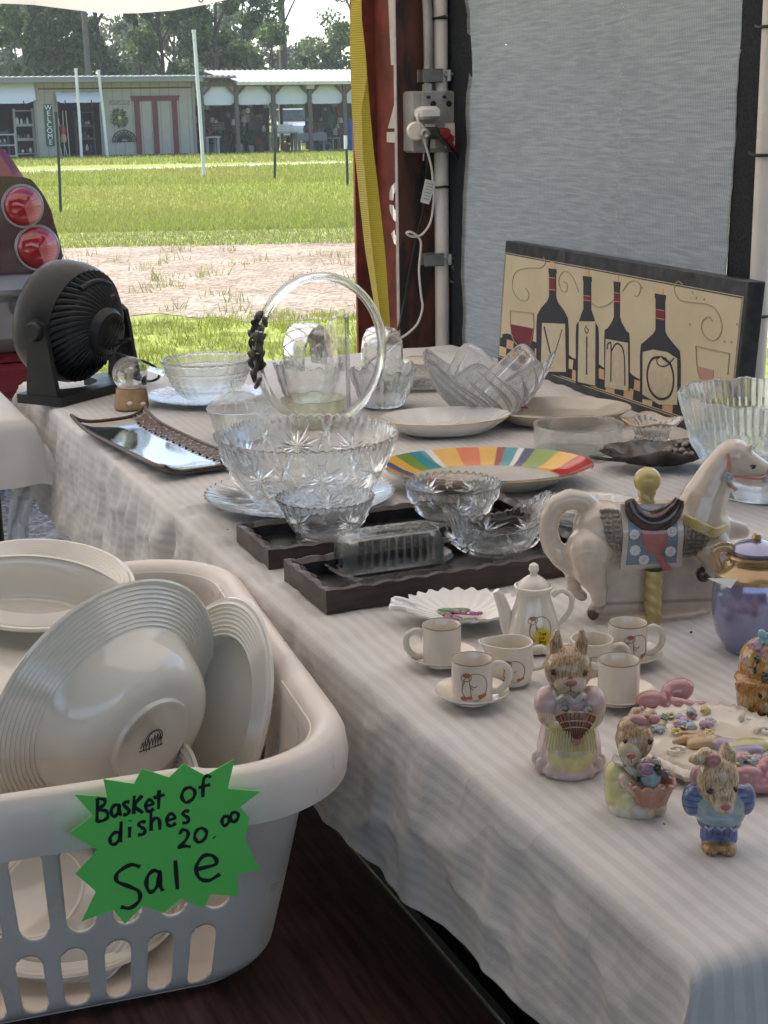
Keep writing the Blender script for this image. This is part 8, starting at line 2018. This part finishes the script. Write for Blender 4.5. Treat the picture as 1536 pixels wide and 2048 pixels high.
# blue rabbit ---------------------------------------------------------------
g = frame(1430, 1694, .000416)
BLU = (.12, .17, .34); SKY = (.33, .43, .46)
rb = thing('rabbit_shaker', 'rabbit figurine in light blue vest and dark blue trousers with one bent ear', 'figurine', at(1430, 1688), R_(-8))
EAR = (.62, .48, .31)
bl_ = [('e', g(1420, 1692, -.006), (.0078, .0125, .0062), (.50, .30, .12)), ('e', g(1453, 1692, -.006), (.0078, .0125, .0062), (.50, .30, .12)),
       ('c', g(1422, 1660), g(1420, 1678), .0095, .0088, BLU), ('c', g(1450, 1660), g(1453, 1678), .0095, .0088, BLU), ('e', g(1436, 1645), (.0185, .014, .012), BLU),
       ('e', g(1436, 1612), (.0205, .0155, .0200), SKY), ('e', g(1436, 1634), (.0205, .0160, .0095), SKY), ('e', g(1382, 1612, .003), (.0085, .011, .0140), BLU), ('e', g(1487, 1606, .003), (.0075, .010, .0135), BLU), ('c', g(1392, 1594), g(1420, 1594), .009, .010, BLU), ('c', g(1478, 1594), g(1450, 1594), .008, .010, BLU),
       ('e', g(1428, 1562, -.004), (.0175, .016, .0215), EAR), ('e', g(1436, 1582, -.012), (.0120, .0120, .0120), EAR), ('e', g(1439, 1598, -.018), (.0085, .0085, .0080), (.60, .48, .36)),
       ('p', [g(1442, 1545), g(1445, 1520), g(1442, 1498)], [.0095, .0078, .0022], EAR), ('p', [g(1415, 1545), g(1408, 1524, -.002), g(1402, 1514, -.006)], [.0085, .0075, .006], EAR), ('p', [g(1402, 1514, -.006), g(1386, 1520, -.010), g(1376, 1524, -.008)], [.006, .0055, .003], EAR)]
def bpaint(p, c):
    if p[2] < .0268 and p[2] > .012 and abs(c[2]-BLU[2]) < .02 and math.sin(p[0]*1400) > .80: return (.05, .07, .18)
    if abs(c[2]-BLU[2]) < .02 and p[2] > .03 and math.sin(p[2]*1100) > .8: return (.06, .09, .22)
    return c
sculpt('dressed_body', bl_, .00105, furm, rb, 3, bpaint)
face(rb, g, [g(1410, 1572, -.0195), g(1458, 1570, -.0165)], (g(1440, 1592, -.0262), (.0042, .003, .0032)), [[g(1440, 1596, -.0266), g(1440, 1604, -.0255)], [g(1440, 1604, -.0255), g(1433, 1607, -.0245)], [g(1440, 1604, -.0255), g(1447, 1607, -.0245)]], er=.0022)
mb = MB(); mb.ell(g(1416, 1524, -.010), (.0065, .005, .0075), rot=(0, .2, 0), col=(.45, .2, .2)); mb.ell(g(1388, 1564, .0), (.0055, .006, .009), col=(.48, .25, .25)); mb.build('pink_bow', glz, rb)
mb = MB()
for k in range(3): mb.tube([g(1412+24*k-8, 1640, -.018), g(1412+24*k, 1645, -.019), g(1412+24*k+8, 1640, -.018)], .0012, 6, col=(.40, .50, .52))
mb.build('vest_hem', glz, rb)
mb = MB()
for x in (1412, 1420, 1448, 1456): mb.tube([g(x, 1690, -.0185), g(x, 1697, -.017)], .0006, 5, col=(.25, .13, .05))
mb.build('toes', M['vcol'], rb)
# orange cat head vase at the right edge ------------------------------------
g = frame(1520, 1432, .000503)
ct = thing('cat_vase', 'orange cat head vase wearing a hat heaped with flowers at the right edge', 'vase', at(1520, 1424), R_(10))
OR = (.52, .27, .08); ORL = (.60, .42, .20)
bl_ = [('e', g(1522, 1400), (.026, .023, .028), ORL), ('c', g(1522, 1425), g(1522, 1350), .024, .025, OR), ('e', g(1520, 1408, -.014), (.014, .012, .012), ORL), ('e', g(1508, 1380, -.016), (.008, .008, .01), ORL), ('e', g(1522, 1385, -.018), (.006, .008, .014), ORL),
       ('c', g(1522, 1350), g(1522, 1332), .0245, .0245, (.56, .34, .12)), ('p', [g(1486, 1368, -.008), g(1470, 1372, -.010), g(1460, 1366, -.010)], [.010, .007, .003], OR), ('e', g(1522, 1362, -.004), (.031, .027, .006), OR)]
sculpt('head', bl_, .0012, furm, ct, 4)
face(ct, g, [g(1500, 1383, -.0215), g(1536, 1383, -.0215)], (g(1522, 1402, -.0268), (.004, .003, .003)), [[g(1522, 1405, -.027), g(1522, 1412, -.0265)], [g(1522, 1412, -.0265), g(1512, 1416, -.024)]], er=.0026)
mb = MB(); rg = random.Random(6)
for k in range(20): mb_c = g(1522+rg.uniform(-42, 42), 1330+rg.uniform(-14, 14), rg.uniform(-.022, -.004)); rose(mb, mb_c, rg.uniform(.0042, .0062), rg.choice([(.40, .22, .30), (.55, .45, .14), (.48, .33, .38), (.50, .42, .2)]), (0, -.8, .5))
mb.build('hat_flowers', M['vcol'], ct, auto=60); mb = MB()
for k in range(12): rose(mb, g(1520+rg.uniform(-30, 30), 1304+rg.uniform(-14, 10), rg.uniform(-.018, .004)), rg.uniform(.0045, .0065), rg.choice([(.44, .30, .36), (.40, .22, .30)]), (0, -.7, .6))
for k in range(10): leaf(mb, g(1522+rg.uniform(-40, 36), 1324+rg.uniform(-22, 20), -.022), (rg.uniform(-1, 1), -.4, rg.uniform(-.5, .6)), .012, .005)
mb.build('crown_flowers', M['vcol'], ct, auto=60); mb = MB()
for k in range(9): leaf(mb, g(1490+rg.uniform(-14, 60), 1432+rg.uniform(-6, 2), -.024), (rg.uniform(-1, 1), -.4, .4), .010, .005); rose(mb, g(1484+9*k, 1434, -.023), .004, (.36, .14, .2))
mb.build('base_flowers', M['vcol'], ct, auto=60); mb = MB()
for k in range(4): a = 2*PI*k/4+.5; mb.ell(Vector(g(1512, 1284, -.008))+Vector((.006*math.cos(a), -.002, .005*math.sin(a))), (.006, .0035, .0042), rot=(0, -a, 0), col=(.30, .45, .50))
mb.build('blue_bow', M['vcol'], ct, auto=60)
# bunny plate with pink bows --------------------------------------------------
bp_c = at(1422, 1500); bpl = thing('bunny_plate', 'cream relief plate with flowers, a reclining bunny and pink bows', 'plate', bp_c, R_(8))
CP = (.62, .555, .45)
m_ = MB(); n = 120; vs = []; vc = []; rings = [0, .5, .78, .86, .95, 1.0, .96, .8, .4]
zs = [.006, .006, .007, .012, .014, .010, .004, .001, .001]
for k, z in zip(rings, zs):
    for j in range(n):
        a = 2*PI*j/n; lob = 1+.05*math.cos(6*a)+(.02*math.cos(40*a) if .8 < k else 0); r = k*lob; vs.append((.084*r*math.cos(a), .084*r*math.sin(a), z+(.0012*math.cos(40*a) if .8 < k < 1 and rings.index(k) in (3, 4, 5) else 0)))
m_.add(vs, [(a*n+i, (a+1)*n+i, (a+1)*n+(i+1) % n, a*n+(i+1) % n) for a in range(len(rings)-1) for i in range(n)], CP); m_.build('body', M['cream'], bpl, auto=60)
Bi = Matrix.Rotation(-R_(8), 4, 'Z')
def bq(u, v, z=.008): p = at(u, v) - bp_c; p = Bi @ p; return (p.x, p.y, z)
m_ = MB()
for (u, v, s_) in ((1350, 1520, 1), (1500, 1455, -1), (1470, 1440, 1), (1530, 1480, -1)):
    c_ = Vector(bq(u, v, .010)); m_.tube([tuple(c_+Vector((s_*(.010-.0011*i*.5)*math.cos(i*.5), (.010-.0011*i*.5)*.8*math.sin(i*.5), 0))) for i in range(16)], [.0026-.0001*i for i in range(16)], 7)
m_.build('scrolls', M['cream'], bpl)
pinkg = mat('pink_glaze', (.52, .25, .25), .2, coat=.6, var=(30, .3, .7), col2=(.44, .18, .19))
bl_ = lambda cu, cv, s_, fl_: [('e', bq(cu-28*fl_, cv+6, .016), (.019*s_, .010*s_, .011*s_), (0, .15, .15*fl_), (.52, .25, .25)), ('e', bq(cu+24*fl_, cv-12, .017), (.020*s_, .012*s_, .014*s_), (0, -.1, .2), (.52, .25, .25)), ('e', bq(cu, cv-2, .016), (.007*s_, .008*s_, .010*s_), (0, 0, 0), (.50, .22, .22)), ('p', [bq(cu+20*fl_, cv+4, .012), bq(cu+60*fl_, cv+6, .010), bq(cu+80*fl_, cv+2, .009)], [.007*s_, .005*s_, .004*s_], (.54, .28, .28)), ('c', bq(cu-10, cv+6, .006), bq(cu+20, cv+4, .006), .007, .007, (.52, .25, .25))]
sculpt('back_bow', bl_(1330, 1424, .92, 1), .0014, M['vcol'], bpl, 3)
sculpt('front_bow', bl_(1520, 1578, .82, 1), .0014, M['vcol'], bpl, 3)
m_ = MB(); rg = random.Random(12)
def relief(u0, u1, v0, v1, n):
    for k in range(n):
        u = rg.uniform(u0, u1); v = rg.uniform(v0, v1); q = rg.random()
        if q < .82: (rose if q < .4 else lambda b, c, r, col, nn: flower(b, c, r*1.25, 5, col, (.6, .5, .12), nn))(m_, bq(u, v, .010), rg.uniform(.0042, .0058), rg.choice([(.45, .25, .33), (.36, .42, .50), (.55, .48, .18), (.50, .34, .42)]), (0, -.2, 1))
        else: leaf(m_, bq(u, v, .0105), (rg.uniform(-1, 1), rg.uniform(-.6, .6), .15), .012, .0045, col=(.08, .13, .06), nrm=(0, -.2, 1))
relief(1300, 1420, 1440, 1482, 26); m_.build('relief_flowers', M['vcol'], bpl)
m_ = MB(); relief(1470, 1540, 1535, 1562, 12); m_.build('relief_flowers', M['vcol'], bpl)
TN_ = (.55, .36, .18)
bl_ = [('e', bq(1410, 1502, .009), (.020, .010, .007), (0, 0, .2), TN_), ('p', [bq(1392, 1500, .010), bq(1370, 1498, .010), bq(1346, 1503, .010)], [.006, .005, .002], TN_), ('p', [bq(1398, 1492, .010), bq(1380, 1487, .010), bq(1360, 1486, .010)], [.005, .004, .002], TN_),
       ('e', bq(1490, 1512, .009), (.026, .012, .008), (0, 0, .1), (.52, .50, .20)), ('e', bq(1480, 1524, .009), (.024, .007, .007), (0, 0, .1), (.34, .30, .46)), ('c', bq(1440, 1508, .009), bq(1465, 1512, .009), .008, .008, (.42, .34, .46)), ('c', bq(1450, 1532, .009), bq(1490, 1530, .009), .005, .004, TN_)]
sculpt('relief_bunny', bl_, .0012, M['vcol'], bpl, 2)
# small dark crumbs on the cloth
for i, (u, v, r) in enumerate([(1315, 1260, .0014), (1382, 1266, .0016), (1328, 1650, .0008), (253, 858, .0011), (455, 1060, .001)]):
    m_ = MB(); m_.ell((0, 0, .001), (r*1.6, r, r*.7), rot=(0, 0, i), seg=8, rings=6, col=(.03, .02, .015)); o = m_.build('crumb', M['vmatte']); o.location = at(u, v, .001); tag(o, ['dark speck on the cloth nearest the horse base', 'dark speck on the cloth between the horse and the purple pot', 'tiny speck on the cloth between the two small rabbits', 'dark speck on the cloth left of the brown tray', 'tiny speck on the cloth left of the wooden tray'][i], 'speck')

# ================================================================== AIR: thin summer haze over the field
hm = bpy.data.materials.new('haze'); hm.use_nodes = True; ht = hm.node_tree; ht.nodes.clear()
ho_ = ht.nodes.new('ShaderNodeOutputMaterial'); pv = ht.nodes.new('ShaderNodeVolumePrincipled')
pv.inputs['Color'].default_value = (.9, .95, 1.0, 1); pv.inputs['Density'].default_value = .0006; pv.inputs['Anisotropy'].default_value = .3
ht.links.new(pv.outputs[0], ho_.inputs['Volume'])
m_ = MB(); m_.box((0, 70, 12), (520, 320, 27)); hz_ = m_.build('haze', hm, smooth=False); tag(hz_, 'thin pale summer haze over the field', 'haze', kind='stuff')
